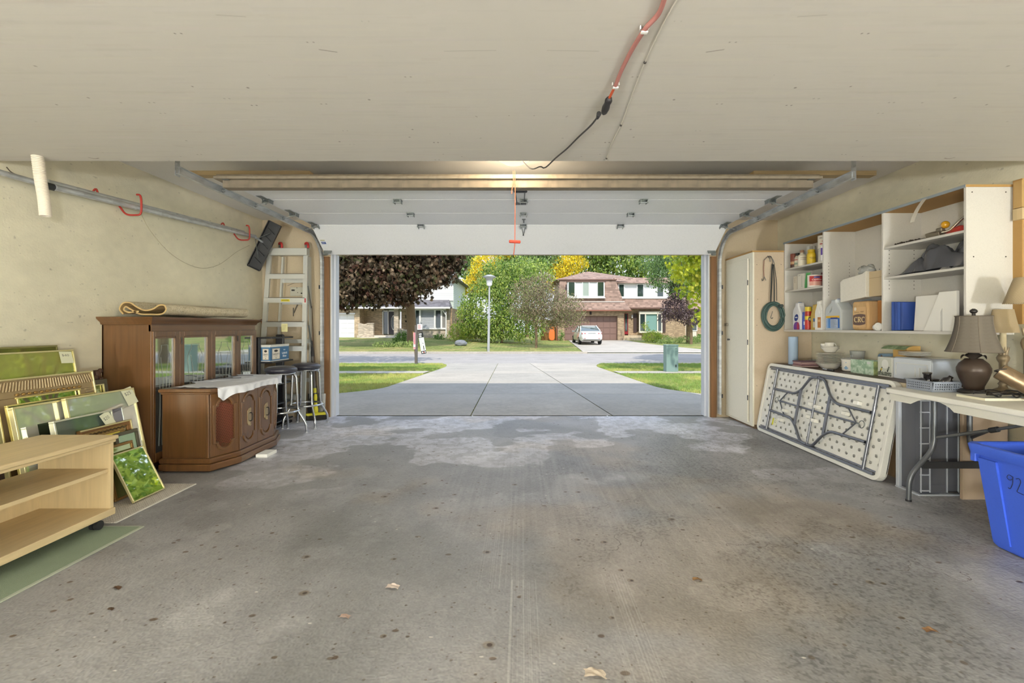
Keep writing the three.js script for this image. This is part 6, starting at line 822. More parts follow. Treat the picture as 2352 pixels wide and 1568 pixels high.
solo('cardboard_sheet', 'tan cardboard panel behind the legs of the right table', 'cardboard', bx(3.02, 3.33, 0.0, 0.62, -3.24, -3.22), M(0xa08c76, 0.85, 0, { map: T.fine }));
solo('wood_board', 'brown wooden board upright against the right wall', 'board', bx(3.30, 3.345, 0, 1.12, -2.98, -2.86, 0.003), M(0xb27c3e, 0.65, 0, { map: again(T.wood, 4, 1) }));
{ // blue recycling bin
  const t = thing('recycling_bin', 'blue plastic recycling bin marked 9235 by hand at the right edge', 'bin', [2.74, 0, -2.32]), m = M(0x3f62d6, 0.34, 0, { side: THREE.DoubleSide, map: again(T.fine, 4, 4) }), mi = m;
  const r = (y, o) => { const k = y / 0.54, x0 = 2.545 - 0.045 * k - o, x1 = 2.93 + 0.03 * k + o, za = -2.555 - 0.05 * k - o, zb = -2.06 + 0.05 * k + o, p = rrect(x1 - x0, zb - za, 0.035, 4); return p.map(([a, b]) => [a + (x0 + x1) / 2, y, -b + (za + zb) / 2]); };
  const wall = (rings) => { const n = rings[0].length; return surf(n, rings.length - 1, (u, v) => rings[round(v * (rings.length - 1))][round(u * n) % n]); };
  part('shell', [wall([r(0.004, -0.01), r(0.02, 0), r(0.25, 0), r(0.5, 0)]), loft([r(0.004, -0.01), r(0.012, -0.01)])], m, t); part('inner_shell', wall([r(0.02, -0.008), r(0.25, -0.008), r(0.535, -0.006)]), mi, t);
  part('rim', wall([r(0.49, 0.012), r(0.49, 0.022), r(0.535, 0.026), r(0.545, 0.018), r(0.545, -0.002), r(0.53, -0.006)]), m, t);
  part('rib_panel', loft([[[2.534, 0.04, -2.53], [2.534, 0.04, -2.44], [2.545, 0.04, -2.44], [2.545, 0.04, -2.53]], [[2.492, 0.47, -2.57], [2.492, 0.47, -2.475], [2.51, 0.47, -2.475], [2.51, 0.47, -2.57]]]), m, t); part('lug', box(0.03, 0.05, 0.03, 2.498, 0.47, -2.59, 0.005), m, t);
  // marker strokes as fine raised ink lines
  const ink = (pts) => tube(pts.map(([s, y]) => [2.5405 - 0.045 * y / 0.54 - 0.0035, y, -2.425 + s]), 0.0016, pts.length * 6, 5), o = 0.362;
  part('handwriting', [ink([[0.03, o + 0.055], [0.01, o + 0.06], [0.0, o + 0.045], [0.012, o + 0.034], [0.028, o + 0.045], [0.03, o + 0.055], [0.026, o + 0.02], [0.012, o - 0.01], [0.002, o - 0.008]]), ink([[0.045, o + 0.05], [0.06, o + 0.056], [0.066, o + 0.04], [0.05, o], [0.046, o - 0.014], [0.075, o - 0.02]]), ink([[0.085, o + 0.045], [0.1, o + 0.048], [0.104, o + 0.032], [0.09, o + 0.02], [0.108, o + 0.01], [0.104, o - 0.012], [0.086, o - 0.016]]), ink([[0.14, o + 0.045], [0.122, o + 0.044], [0.122, o + 0.02], [0.14, o + 0.014], [0.138, o - 0.014], [0.12, o - 0.016]])], M(0x16204a, 0.6), t);
}
{ // table lamp with bell shade
  const x = 2.985, z = -3.105, t = thing('table_lamp', 'dark urn table lamp with a grey bell shade', 'lamp', [x, TY, z]), mUrn = M(0x4a3d34, 0.42, 0.25, { map: again(T.fine, 8, 8) }), mShade = M(0x756d62, 0.9, 0, { side: THREE.DoubleSide, map: again(T.brushed, 10, 10) });
  part('base', lathe([[0, 0], [0.074, 0], [0.08288, 0.008], [0.07844, 0.022], [0.0629, 0.03], [0, 0.03]], 36, x, TY, z), M(0x26221f, 0.4), t);
  part('urn', lathe([[0.0407, 0.028], [0.0518, 0.03], [0.05328, 0.05], [0.074, 0.1], [0.08732, 0.145], [0.08732, 0.17], [0.074, 0.2], [0.0518, 0.222], [0.0444, 0.23]], 40, x, TY, z), mUrn, t);
  part('urn_lip', at(surf(48, 6, (u, v) => { const a = u * 2 * PI, r = 0.037 + 0.031 * v + 0.006 * v * cos(4 * a), y = 0.262 - 0.036 * v + 0.014 * v * v * (1 + cos(4 * a)); return [r * cos(a), y, r * sin(a)]; }), x, TY, z), M(0x3a332e, 0.4, 0.2, { side: THREE.DoubleSide }), t); part('neck', lathe([[0.037, 0.255], [0.0222, 0.275], [0.01628, 0.3], [0.01628, 0.33], [0.00888, 0.34], [0.00888, 0.56]], 24, x, TY, z), M(0x2e2a27, 0.45), t);
  const R = (v) => 0.092 + 0.053 * Math.pow(v, 1.9); part('shade', at(surf(48, 16, (u, v) => { const a = u * 2 * PI, k = 1 - 0.035 * (1 - abs(cos(4 * a))) * 1.0, r = R(v) * (0.975 + 0.035 * abs(cos(3 * a))); return [r * cos(a), 0.51 - 0.235 * v, r * sin(a)]; }), x, TY, z), mShade, t, { keep: true });
  for (let k = 0; k < 6; k++) { const a = k * PI / 3; part('shade_seam', tube(Array.from({ length: 9 }, (_, i) => { const v = i / 8, r = R(v) * 1.012; return [x + r * cos(a), TY + 0.51 - 0.235 * v, z + r * sin(a)]; }), 0.0028, 24, 5), M(0x6e6458, 0.9), t); }
  part('shade_trim', [at(new THREE.TorusGeometry(0.092, 0.004, 6, 40), x, TY + 0.51, z, PI / 2), at(new THREE.TorusGeometry(0.144, 0.003, 6, 48), x, TY + 0.276, z, PI / 2)], M(0x5f564c, 0.9), t); part('finial', [ball(0.019, x, TY + 0.543, z, [1.1, 0.85, 1.1]), cyl(0.008, 0.012, 0.03, x, TY + 0.52, z)], M(0x2b2725, 0.35), t);
  part('spider', [bar([x - 0.09, TY + 0.508, z], [x + 0.09, TY + 0.508, z], 0.002), bar([x, TY + 0.508, z - 0.09], [x, TY + 0.508, z + 0.09], 0.002)], mDarkSteel, t);
}
function stickLamp(x, z, ys, rt, rb, h, label) {
  const t = thing('candlestick_lamp', label, 'lamp', [x, TY, z], 'wicker-shaded candlestick lamps'), m = M(0x8f7f66, 0.45, 0.35), mW = M(0xffffff, 0.9, 0, { side: THREE.DoubleSide, map: T.wick ??= (() => { const c = canvasTex(256, 256, (g) => { g.fillStyle = '#a3906f'; g.fillRect(0, 0, 256, 256); for (let j = 0; j < 32; j++) for (let i = 0; i < 32; i++) { g.fillStyle = (i + j) % 2 ? '#c3b292' : '#86745a'; g.fillRect(i * 8 + 1, j * 8 + 1, 6, 6); } }); c.wrapS = c.wrapT = THREE.RepeatWrapping; c.repeat.set(4, 1.4); return c; })() });
  part('base', lathe([[0, 0], [0.062, 0], [0.066, 0.01], [0.05, 0.022], [0.025, 0.035], [0.02, 0.05], [0.028, 0.06], [0.018, 0.075], [0, 0.075]], 28, x, TY, z), m, t); const sy = ys - TY;
  part('stem', lathe([[0.018, 0.07], [0.02, sy * 0.3], [0.022, sy * 0.5], [0.03, sy * 0.54], [0.034, sy * 0.58], [0.028, sy * 0.62], [0.018, sy * 0.64], [0, sy * 0.64]], 20, x, TY, z), m, t);
  part('leaf_crown', Array.from({ length: 6 }, (_, k) => { const a = k * PI / 3; return at(new THREE.ConeGeometry(0.014, 0.06, 4), x + 0.024 * cos(a), TY + sy * 0.71, z + 0.024 * sin(a), 0.35 * sin(a), 0, -0.35 * cos(a)); }), m, t);
  part('candle_sleeve', cyl(0.0165, 0.0165, sy * 0.5, x, TY + sy * 0.86, z, 18), M(0xd8c9a4, 0.6), t);
  part('shade', at(new THREE.CylinderGeometry(rt, rb, h, 6, 1, true), x, ys + h / 2, z, 0, 0.4), mW, t, { keep: true });
  part('shade_wire', [bar([x - rt * 0.9, ys + h - 0.004, z], [x + rt * 0.9, ys + h - 0.004, z], 0.002), cyl(0.004, 0.004, h * 0.9, x, ys + h * 0.45, z, 8)], mDarkSteel, t);
}
stickLamp(3.205, -3.13, 1.143, 0.055, 0.085, 0.155, 'small wicker-shaded candlestick lamp behind the bell-shaded lamp'); stickLamp(3.155, -2.93, 1.328, 0.068, 0.122, 0.162, 'taller wicker-shaded candlestick lamp cut by the right edge');
{ // grey basket with black odds and ends
  const t = thing('plastic_basket', 'small grey plastic basket with slots on the right table', 'basket', [2.86, TY, -3.27]), m = M(0x8f96a2, 0.5), x0 = 2.765, x1 = 2.955, z0 = -3.375, z1 = -3.165;
  const slots = (W) => { const h = []; for (let r = 0; r < 3; r++) for (let c = 0; c < floor(W / 0.0155) - 1; c++) h.push([[0.012 + c * 0.0155, 0.014 + r * 0.016], [0.012 + c * 0.0155, 0.022 + r * 0.016], [0.02 + c * 0.0155, 0.022 + r * 0.016], [0.02 + c * 0.0155, 0.014 + r * 0.016]]); return h; };
  const side = (W) => ext([[0, 0], [W, 0], [W, 0.066], [0, 0.066]], 0.003, 0, slots(W));
  part('side', at(side(x1 - x0), x0, TY + 0.002, z1, 0.12), m, t); part('side', at(side(x1 - x0), x0, TY + 0.002, z0, -0.12), m, t); part('side', at(side(z1 - z0), x0, TY + 0.002, z0, 0, -PI / 2, 0).translate(0, 0, 0), m, t); part('side', at(side(z1 - z0), x1, TY + 0.002, z0, 0, -PI / 2, 0), m, t);
  part('floor_tray', bx(x0, x1, TY, TY + 0.004, z0, z1), m, t); part('rim', [bx(x0 - 0.01, x1 + 0.01, TY + 0.066, TY + 0.071, z1 + 0.004, z1 + 0.016), bx(x0 - 0.01, x1 + 0.01, TY + 0.066, TY + 0.071, z0 - 0.016, z0 - 0.004), bx(x0 - 0.01, x0 + 0.004, TY + 0.066, TY + 0.071, z0 - 0.01, z1 + 0.01), bx(x1 - 0.004, x1 + 0.01, TY + 0.066, TY + 0.071, z0 - 0.01, z1 + 0.01)], m, t);
  const k = thing('lamp_socket', 'glossy black socket standing up in the grey basket', 'socket', [2.845, TY + 0.006, -3.28]), mk = M(0x1f1c1c, 0.2, 0, { clearcoat: 1 }); part('cup', at(lathe([[0, 0], [0.03, 0], [0.034, 0.03], [0.026, 0.06], [0.022, 0.07], [0.022, 0.1], [0.027, 0.105], [0.027, 0.112], [0, 0.112]], 20), 2.845, TY + 0.01, -3.29, 0.1, 0, 0.15), mk, k);
  const k2 = thing('lamp_socket', 'glossy black round socket lying in the grey basket', 'socket', [2.875, TY + 0.006, -3.22]); part('cup', at(lathe([[0, 0], [0.028, 0], [0.036, 0.03], [0.03, 0.06], [0.014, 0.075], [0.014, 0.09], [0, 0.09]], 20), 2.875, TY + 0.03, -3.215, 0.5, 0, -0.3), mk, k2);
  const k3 = thing('lens_hood', 'black dome-shaped cap at the far side of the grey basket', 'lid', [2.81, TY + 0.006, -3.3]); part('dome', lathe([[0, 0.075], [0.02, 0.07], [0.038, 0.05], [0.042, 0.0]].reverse(), 20, 2.808, TY + 0.008, -3.3), M(0x3b3d42, 0.35), k3);
  const k4 = thing('round_coaster', 'flat black lid lying at the right side of the grey basket', 'lid', [2.91, TY + 0.006, -3.3]); part('dome', at(lathe([[0, 0.02], [0.03, 0.014], [0.042, 0]].reverse(), 20), 2.915, TY + 0.055, -3.29, 0, 0, -0.3), M(0x35322f, 0.4), k4);
}
{ // catalogue and papers
  const t = thing('catalogue', 'thick white catalogue with a printed cover on the right table', 'book', [2.93, TY, -2.94]); part('pages', bx(2.76, 3.07, TY, TY + 0.014, -2.985, -2.8), M(0xe9e3c8, 0.8), t);
  part('cover', plate(0.31, 0.185, 2.915, TY + 0.0146, -2.8925, -PI / 2), pm(canvasTex(256, 200, (g) => { g.fillStyle = '#ecebe4'; g.fillRect(0, 0, 256, 200); g.fillStyle = '#b9aeb4'; g.fillRect(60, 30, 150, 90); g.fillStyle = '#6d5f78'; g.fillRect(90, 50, 60, 40); g.fillStyle = '#8aa0c0'; g.fillRect(150, 120, 90, 50); g.fillStyle = '#55505a'; for (let i = 0; i < 5; i++) g.fillRect(14, 130 + i * 10, 70, 3); }), 0.35), t, { keep: true });
  solo('loose_paper', 'curled sheet of paper on the white catalogue', 'paper', surf(12, 6, (u, v) => [2.78 + 0.18 * u, TY + 0.017 + 0.012 * u * u * v, -2.975 + 0.14 * v]), M(0xf1efe6, 0.6, 0, { side: THREE.DoubleSide }));
}
{ // metal spot lamps with black cords
  const mB = M(0xa08a70, 0.36, 0.8, { map: again(T.brushed, 6, 1) }), t = thing('spot_lamp', 'bronze cylinder spot lamp lying tilted at the right edge of the table', 'lamp', [2.95, TY, -2.72]);
  part('can', bar([2.824, TY + 0.179, -2.78], [2.94, TY + 0.062, -2.655], 0.047, 32), mB, t); part('mouth', bar([2.8225, TY + 0.1805, -2.7815], [2.83, TY + 0.173, -2.7735], 0.042, 32), M(0x3c332b, 0.5), t); part('bracket', [box(0.022, 0.1, 0.004, 2.9, TY + 0.075, -2.654, 0.001), ball(0.016, 2.9, TY + 0.118, -2.652, [1, 1, 0.4]), box(0.022, 0.004, 0.07, 2.9, TY + 0.025, -2.685)], M(0xc0aa90, 0.35, 0.8), t); part('wire_loop', at(new THREE.TorusGeometry(0.026, 0.004, 8, 24), 2.82, TY + 0.185, -2.76, 1.2, 0, 0, [1.3, 1, 1]), M(0x2a2522, 0.5), t);
  const u = thing('spot_lamp', 'second bronze spot lamp behind, mostly beyond the right edge', 'lamp', [3.1, TY, -2.66]); part('can', at(cyl(0.06, 0.06, 0.2, 0, 0, 0, 28), 3.08, TY + 0.07, -2.6, 0, 0.5, 1.45), mB, u);
  const c = thing('cord_tangle', 'tangle of black lamp cords behind the spot lamps', 'cord', [2.98, TY, -2.85]); for (let k = 0; k < 5; k++) part('cord', tube(Array.from({ length: 9 }, (_, i) => [2.8 + 0.036 * i + rr(-0.02, 0.02), TY + 0.02 + rr(0, 0.035), -2.79 - 0.03 * k + rr(-0.035, 0.035)]), 0.0045, 60, 6), M(0x1e1c1c, 0.45), c);
}
// ---------------------------------------------------------------- things on the counter
const CY = 0.76, mChina = M(0xf0ece2, 0.2, 0, { clearcoat: 0.6, clearcoatRoughness: 0.05 }), mClear = M(0xf4f6f6, 0.12, 0, { transmission: 0.75, thickness: 0, ior: 1.45 });
solo('paper_roll', 'pale blue paper roll standing at the far end of the counter', 'roll', lathe([[0.0176, 0], [0.0484, 0], [0.0484, 0.31], [0.0176, 0.31], [0.0176, 0]], 28, 3.06, CY, -5.3), M(0xa9c0da, 0.75));
{ const t = thing('glass_dishes', 'pressed glass dishes in plastic wrap beside the blue roll', 'glassware', [3.06, CY, -5.0]); for (let i = 0; i < 3; i++) part('dish', at(surf(36, 5, (u, v) => { const a = u * 2 * PI, r = 0.03 + 0.075 * v + 0.006 * v * cos(9 * a); return [r * cos(a), 0.004 + 0.035 * v * v, r * sin(a)]; }), 3.19 + 0.015 * i, CY + i * 0.014, -5.2 + 0.07 * i), M(0xe2e6e4, 0.08, 0, { transmission: 0.7, thickness: 0, side: THREE.DoubleSide }), t); }
{ const t = thing('folded_linens', 'stack of folded purple and pink linens on the counter', 'linens', [3.02, CY, -4.83]); [0xc9b0ac, 0x8d6a6e, 0xa98488, 0xc6a8a2, 0x6f5560].forEach((c, i) => part('napkin', box(0.19, 0.012, 0.16, 3.0 + rr(-0.008, 0.008), CY + 0.007 + i * 0.0125, -4.97 + rr(-0.008, 0.008), 0.006, 0, rr(-0.06, 0.06)), M(c, 0.9), t)); }
const SX = 3.09, SZ = -4.72;
solo('serving_bowl', 'large white bowl at the bottom of the china stack', 'bowl', lathe([[0, 0], [0.06375, 0], [0.068, 0.006], [0.11475, 0.052], [0.1258, 0.056], [0.1275, 0.06], [0.1105, 0.058], [0.06375, 0.012], [0, 0.01]], 40, SX, CY, SZ), mChina);
for (let i = 0; i < 8; i++) solo('dinner_plate', ['lowest', 'second lowest', 'third lowest', 'fourth lowest', 'fifth', 'sixth', 'second topmost', 'topmost'][i] + ' white plate of the eight stacked in the serving bowl', 'plate', lathe([[0, 0.004], [0.068, 0.002], [0.1105, 0.012], [0.11645, 0.013], [0.1156, 0.016], [0.1105, 0.015], [0.068, 0.006], [0, 0.006]], 40, SX + rr(-0.002, 0.002), CY + 0.052 + i * 0.0125, SZ), mChina, 'stacked dinner plates');
solo('soup_bowl', 'white soup bowl on top of the plate stack', 'bowl', lathe([[0, 0], [0.044, 0], [0.0484, 0.006], [0.07744, 0.04], [0.08272, 0.046], [0.08096, 0.048], [0.044, 0.01], [0, 0.008]], 36, SX + 0.005, CY + 0.166, SZ), mChina);
solo('soup_bowl', 'second white soup bowl nested above the first', 'bowl', lathe([[0, 0], [0.044, 0], [0.0484, 0.006], [0.07744, 0.032], [0.08272, 0.036], [0.08096, 0.038], [0.044, 0.01], [0, 0.008]], 36, SX + 0.005, CY + 0.19, SZ), mChina);
{ const t = thing('tea_cup', 'white cup with handle on top of the china stack', 'cup', [SX + 0.0, CY + 0.2, SZ]); part('bowl', lathe([[0, 0.002], [0.028, 0], [0.034, 0.006], [0.042, 0.062], [0.04, 0.062], [0.032, 0.008], [0, 0.006]], 28, SX, CY + 0.201, SZ), mChina, t); part('handle', at(new THREE.TorusGeometry(0.022, 0.0045, 8, 20, PI), SX + 0.04, CY + 0.232, SZ + 0.01, 0, 0.2, -PI / 2), mChina, t);
  const u = thing('tea_cup', 'small white cup behind the top cup, far side', 'cup', [SX - 0.02, CY + 0.2, SZ - 0.09]); part('bowl', lathe([[0, 0.002], [0.02, 0], [0.026, 0.006], [0.035, 0.05], [0.033, 0.05], [0, 0.006]], 24, SX - 0.02, CY + 0.2, SZ - 0.05), mChina, u); }
solo('measuring_jug', 'clear plastic measuring jug behind the white casserole', 'jug', lathe([[0, 0], [0.05, 0], [0.062, 0.13], [0.066, 0.135], [0.06, 0.132], [0.048, 0.004], [0, 0.004]], 28, 3.285, CY + 0.05, -4.6), M(0xdde0de, 0.2, 0, { transmission: 0.5, thickness: 0 }));
solo('glass_bowl', 'clear glass bowl under the measuring jug', 'bowl', lathe([[0, 0], [0.05, 0], [0.066, 0.045], [0.064, 0.05], [0.045, 0.006], [0, 0.005]], 28, 3.285, CY, -4.6), mClear);
{ const t = thing('casserole', 'white casserole dish with a blue cornflower print', 'dish', [3.09, CY, -4.44]); part('dish', lathe([[0, 0], [0.066, 0], [0.07744, 0.012], [0.08184, 0.1], [0.088, 0.112], [0.08536, 0.116], [0.07568, 0.1], [0.0704, 0.014], [0, 0.008]], 40, 3.13, CY, -4.46), mChina, t);
  const ink = M(0x8fb0cf, 0.3); for (const [a, y, s] of [[2.75, 0.03, 1], [2.6, 0.034, 0.7], [2.9, 0.034, 0.7], [2.75, 0.044, 0.8], [2.75, 0.085, 0.45]]) part('cornflower', at(cyl(0.011 * s, 0.011 * s, 0.002, 0, 0, 0, 7, 0, 0, PI / 2), 3.13 + 0.0805 * cos(a), CY + y, -4.46 + 0.0805 * sin(a), 0, -a, 0), ink, t);
  part('glass_lid', lathe([[0.088, 0], [0.0792, 0.012], [0.0264, 0.022], [0.01056, 0.024], [0.01232, 0.04], [0, 0.042]], 32, 3.13, CY + 0.114, -4.46), mClear, t); }
{ const t = thing('hand_tool', 'chrome and black folding tool at the counter edge', 'tool', [2.93, CY, -4.47]); part('blade', [box(0.014, 0.012, 0.05, 2.93, CY + 0.012, -4.53, 0.003), ball(0.011, 2.93, CY + 0.012, -4.56)], M(0xd0d2d4, 0.2, 1), t); part('grip', box(0.02, 0.018, 0.085, 2.93, CY + 0.012, -4.455, 0.006), M(0x2a2a2c, 0.4), t); }
const marble = (a, b) => dataTex(128, 128, (u, v) => { const k = tn(u, v, 9, 4), s = sst(0.35, 0.65, k); return a.map((c, i) => c + (b[i] - c) * s); }, [5, 5]);
{ const t = thing('tissue_box', 'green marbled box open at the top on the counter', 'box', [3.1, CY, -4.22]), m = M(0xffffff, 0.6, 0, { map: marble([206, 224, 204], [150, 182, 152]) }), mi = M(0xffffff, 0.6, 0, { map: marble([150, 160, 110], [110, 124, 84]) }); part('front', bx(3.045, 3.05, CY, CY + 0.125, -4.35, -4.075), m, t); part('back', bx(3.145, 3.15, CY, CY + 0.125, -4.35, -4.075), m, t); part('end', bx(3.05, 3.145, CY, CY + 0.12, -4.08, -4.075), mi, t); part('end', bx(3.05, 3.145, CY, CY + 0.12, -4.35, -4.345), mi, t); part('floor_flap', bx(3.05, 3.145, CY, CY + 0.005, -4.345, -4.08), mi, t); part('price_sticker', plate(0.045, 0.02, 3.0445, CY + 0.105, -4.125, 0, -PI / 2), M(0xd8dcd8, 0.6), t); }
{ const t = thing('cardboard_tube', 'blue cardboard tube lying on the green box', 'tube', [3.19, CY + 0.1, -4.08]); part('wall', at(lathe([[0.026, 0], [0.032, 0], [0.032, 0.18], [0.026, 0.18], [0.026, 0]], 24), 3.14, CY + 0.157, -4.115, 0, 0, -PI / 2), M(0x7f9bb4, 0.7), t); part('core', at(cyl(0.0255, 0.0255, 0.15, 0, 0, 0, 20), 3.24, CY + 0.157, -4.115, 0, 0, -PI / 2), M(0x8a6444, 0.9), t); }
{ const t = thing('picture_box', 'white carton with a photograph of two birds on the counter', 'box', [3.12, CY, -3.98]); part('carton', bx(3.075, 3.2, CY, CY + 0.165, -4.06, -3.905, 0.002), M(0xeceae2, 0.6), t);
  part('bird_print', plate(0.15, 0.155, 3.0742, CY + 0.083, -3.9825, 0, -PI / 2), pm(canvasTex(160, 160, (g) => { g.fillStyle = '#cfd2c6'; g.fillRect(0, 0, 160, 160); g.fillStyle = '#e9eae4'; g.beginPath(); g.ellipse(85, 55, 40, 40, 0, 0, 7); g.fill(); g.fillStyle = '#7a7d70'; g.fillRect(0, 126, 160, 30); for (let i = 0; i < 60; i++) { g.fillStyle = i % 2 ? '#4a4d44' : '#aeb0a2'; g.fillRect(rr(0, 150), rr(120, 152), rr(4, 16), rr(2, 7)); } const bird = (x, y, s, c) => { g.fillStyle = c; g.beginPath(); g.ellipse(x, y, 9 * s, 17 * s, 0.5, 0, 7); g.fill(); g.fillStyle = '#33342f'; g.beginPath(); g.arc(x + 8 * s, y - 17 * s, 6 * s, 0, 7); g.fill(); g.fillRect(x - 14 * s, y + 4, 12 * s, 20 * s); }; bird(40, 105, 1, '#c9b24a'); bird(122, 98, 1, '#6d7468'); })), t, { keep: true });
  part('paper_insert', plate(0.12, 0.16, 3.139, CY + 0.083, -3.9042), pm(canvasTex(96, 128, (g) => { g.fillStyle = '#f2f0e9'; g.fillRect(0, 0, 96, 128); g.fillStyle = '#bdbcb4'; for (let i = 0; i < 12; i++) g.fillRect(8, 10 + i * 9, 50 + (i * 17) % 30, 3); })), t, { keep: true }); }
{ const t = thing('clear_tote', 'clear plastic tote upside down on the near end of the counter', 'tote', [3.2, CY, -3.68]), m = M(0xe4eaf2, 0.22, 0, { transmission: 0.55, thickness: 0, ior: 1.45 }), m2 = M(0xf0f2f0, 0.3, 0, { transmission: 0.25, thickness: 0 });
  part('shell', at(ext(rrect(0.36, 0.17, 0.03), 0.22, 0.006, [rrect(0.35, 0.16, 0.027).reverse()]), 3.165, CY + 0.088, -3.51, 0, -PI / 2 - 0, 0).translate(0.13, 0, -0.19), m, t); part('end_face', box(0.006, 0.165, 0.35, 3.07, CY + 0.085, -3.7, 0.003), M(0xeaf0f8, 0.2, 0, { transmission: 0.2, thickness: 0 }), t); part('ridge', [box(0.01, 0.006, 0.3, 3.066, CY + 0.13, -3.7), box(0.01, 0.1, 0.008, 3.066, CY + 0.08, -3.55), box(0.01, 0.1, 0.008, 3.066, CY + 0.08, -3.85), box(0.01, 0.07, 0.006, 3.066, CY + 0.07, -3.62), box(0.01, 0.07, 0.006, 3.066, CY + 0.07, -3.66)], m2, t); part('liner', bx(3.09, 3.28, CY + 0.004, CY + 0.16, -3.88, -3.53), M(0xe6eaf0, 0.8), t); }
for (let i = 0; i < 4; i++) solo('side_plate', ['lowest', 'second', 'third', 'topmost'][i] + ' white plate of the four on the clear tote', 'plate', lathe([[0, 0.002], [0.0574, 0], [0.1025, 0.009], [0.1066, 0.011], [0.10496, 0.013], [0.0574, 0.004], [0, 0.004]], 36, 3.16, CY + 0.186 + i * 0.008, -3.78), mChina, 'plates on the tote');
{ const t = thing('open_carton', 'small tan carton with green marbled flaps behind the plates', 'box', [3.25, CY, -3.95]); part('carton', bx(3.215, 3.33, CY, CY + 0.26, -4.07, -3.925), M(0xd9b06a, 0.7), t); part('flap', [surf(8, 2, (u, v) => [3.215 - 0.07 * v, CY + 0.262 - 0.03 * v * v, -4.12 + 0.26 * u])], M(0xffffff, 0.6, 0, { side: THREE.DoubleSide, map: marble([170, 190, 150], [126, 150, 110]) }), t); }

// ---------------------------------------------------------------- things on the wall shelving
const S1 = 1.847, S2 = 1.597, S0 = 1.151;   // upper, middle, bottom boards
const bottleProf = (r, h, neck = 0.35, sh = 0.72) => [[0, 0], [r * 0.94, 0], [r, r * 0.1], [r, h * sh], [r * 0.85, h * (sh + 0.08)], [r * neck, h * (sh + 0.16)], [r * neck, h * 0.9], [0, h * 0.9]];
const band = (w, h, bg, rows) => canvasTex(w, h, (g) => { g.fillStyle = bg; g.fillRect(0, 0, w, h); for (const [c, x, y, a, b] of rows) { g.fillStyle = c; g.fillRect(x * w, y * h, a * w, b * h); } });
const printOn = (r, h, y, x, z, tex, rough = 0.4) => [at(new THREE.CylinderGeometry(r, r, h, 28, 1, true, 0, 2 * PI), x, y + h / 2, z, 0, PI / 2), pm(tex, rough)];
const text = (s) => { const L = []; for (let i = 0; i < s; i++) L.push(['#6a5a4c', 0.05 + 0.25 * (i % 4), 0.3 + 0.12 * (i % 3), 0.16, 0.04]); return L; };
function can(name, label, x, y, z, r, h, tex, lid = 0xc9c9c4, cat = 'can') { const t = thing(name, label, cat, [x, y, z], 'cans and bottles on the shelving'); part('tin', lathe([[0, 0], [r, 0], [r, h], [r * 0.9, h], [0, h - 0.002]], 28, x, y, z), M(lid, 0.35, 0.6), t); const [g, m] = printOn(r + 0.0006, h * 0.94, y + h * 0.03, x, z, tex); part('label', g, m, t, { keep: true }); part('rim', [ring(r, 0.002, x, y + h, z), ring(r, 0.002, x, y + 0.002, z)], M(lid, 0.3, 0.8), t); return t; }
function bottle(name, label, x, y, z, r, h, color, tex, cap = 0xffffff, capH = 0.12, extra = {}) { const t = thing(name, label, 'bottle', [x, y, z], 'cans and bottles on the shelving'); part('body', lathe(bottleProf(r, h, extra.neck, extra.sh), 28, x, y, z), M(color, extra.rough ?? 0.35), t); if (tex) { const [g, m] = printOn(r + 0.0006, h * 0.5, y + h * 0.12, x, z, tex); part('label', g, m, t, { keep: true }); } part('cap', cyl(r * (extra.neck ?? 0.35) * 1.15, r * (extra.neck ?? 0.35) * 1.2, h * capH, x, y + h * (0.94), z, 18), M(cap, 0.4), t); return t; }
// upper shelf of the left bay
can('paint_tin', 'rust-brown spray tin at the far left of the top shelf', 3.09, S1, -5.34, 0.033, 0.16, band(128, 128, '#7a3b2c', [['#c9a27a', 0, 0.55, 1, 0.2], ['#4a3028', 0, 0.8, 1, 0.2], ['#d9c8b0', 0.3, 0.56, 0.2, 0.16], ['#d9c8b0', 0.75, 0.56, 0.2, 0.16]]), 0x6a3a2e);
bottle('glue_bottle', 'small bottle with a black cap and striped label on the top shelf', 3.08, S1, -5.25, 0.03, 0.15, 0xc9c0a8, band(128, 64, '#d9d4c0', [['#b4604a', 0, 0.1, 1, 0.14], ['#8fa08a', 0, 0.6, 1, 0.3]]), 0x26221f, 0.2, { neck: 0.6, sh: 0.66 });
bottle('squat_bottle', 'round cream bottle with a brown cap on the top shelf', 3.075, S1, -5.155, 0.042, 0.17, 0xe2d9c4, band(128, 64, '#e4dcc8', [['#7a6a58', 0.1, 0.2, 0.3, 0.06], ['#7a6a58', 0.1, 0.4, 0.34, 0.05], ['#7a6a58', 0.6, 0.2, 0.3, 0.06], ['#7a6a58', 0.6, 0.42, 0.34, 0.05]]), 0x9a7458, 0.16, { neck: 0.4, sh: 0.62 });
can('paint_tin', 'white lower tin under the bare steel tin on the top shelf', 3.14, S1, -5.1, 0.042, 0.12, band(64, 32, '#d0ccc2', [['#b9b4a8', 0, 0.2, 1, 0.1]]));
can('steel_tin', 'bare steel tin with painted sheen bands stacked on the white tin', 3.14, S1 + 0.121, -5.1, 0.042, 0.085, band(64, 32, '#c6c5c0', [['#e6e4de', 0.2, 0, 0.2, 1], ['#8a8680', 0.6, 0, 0.14, 1]]));  // upright light and dark bands paint the steel sheen into the wrap
bottle('yellow_bottle', 'yellow plastic bottle with a yellow screw cap on the top shelf', 3.08, S1, -5.0, 0.042, 0.15, 0xd6b42c, band(128, 64, '#d8b830', [['#6a5216', 0.1, 0.3, 0.3, 0.07], ['#6a5216', 0.14, 0.5, 0.2, 0.06], ['#6a5216', 0.6, 0.3, 0.3, 0.07], ['#6a5216', 0.64, 0.5, 0.2, 0.06]]), 0xc9a828, 0.16, { neck: 0.72, sh: 0.7 });
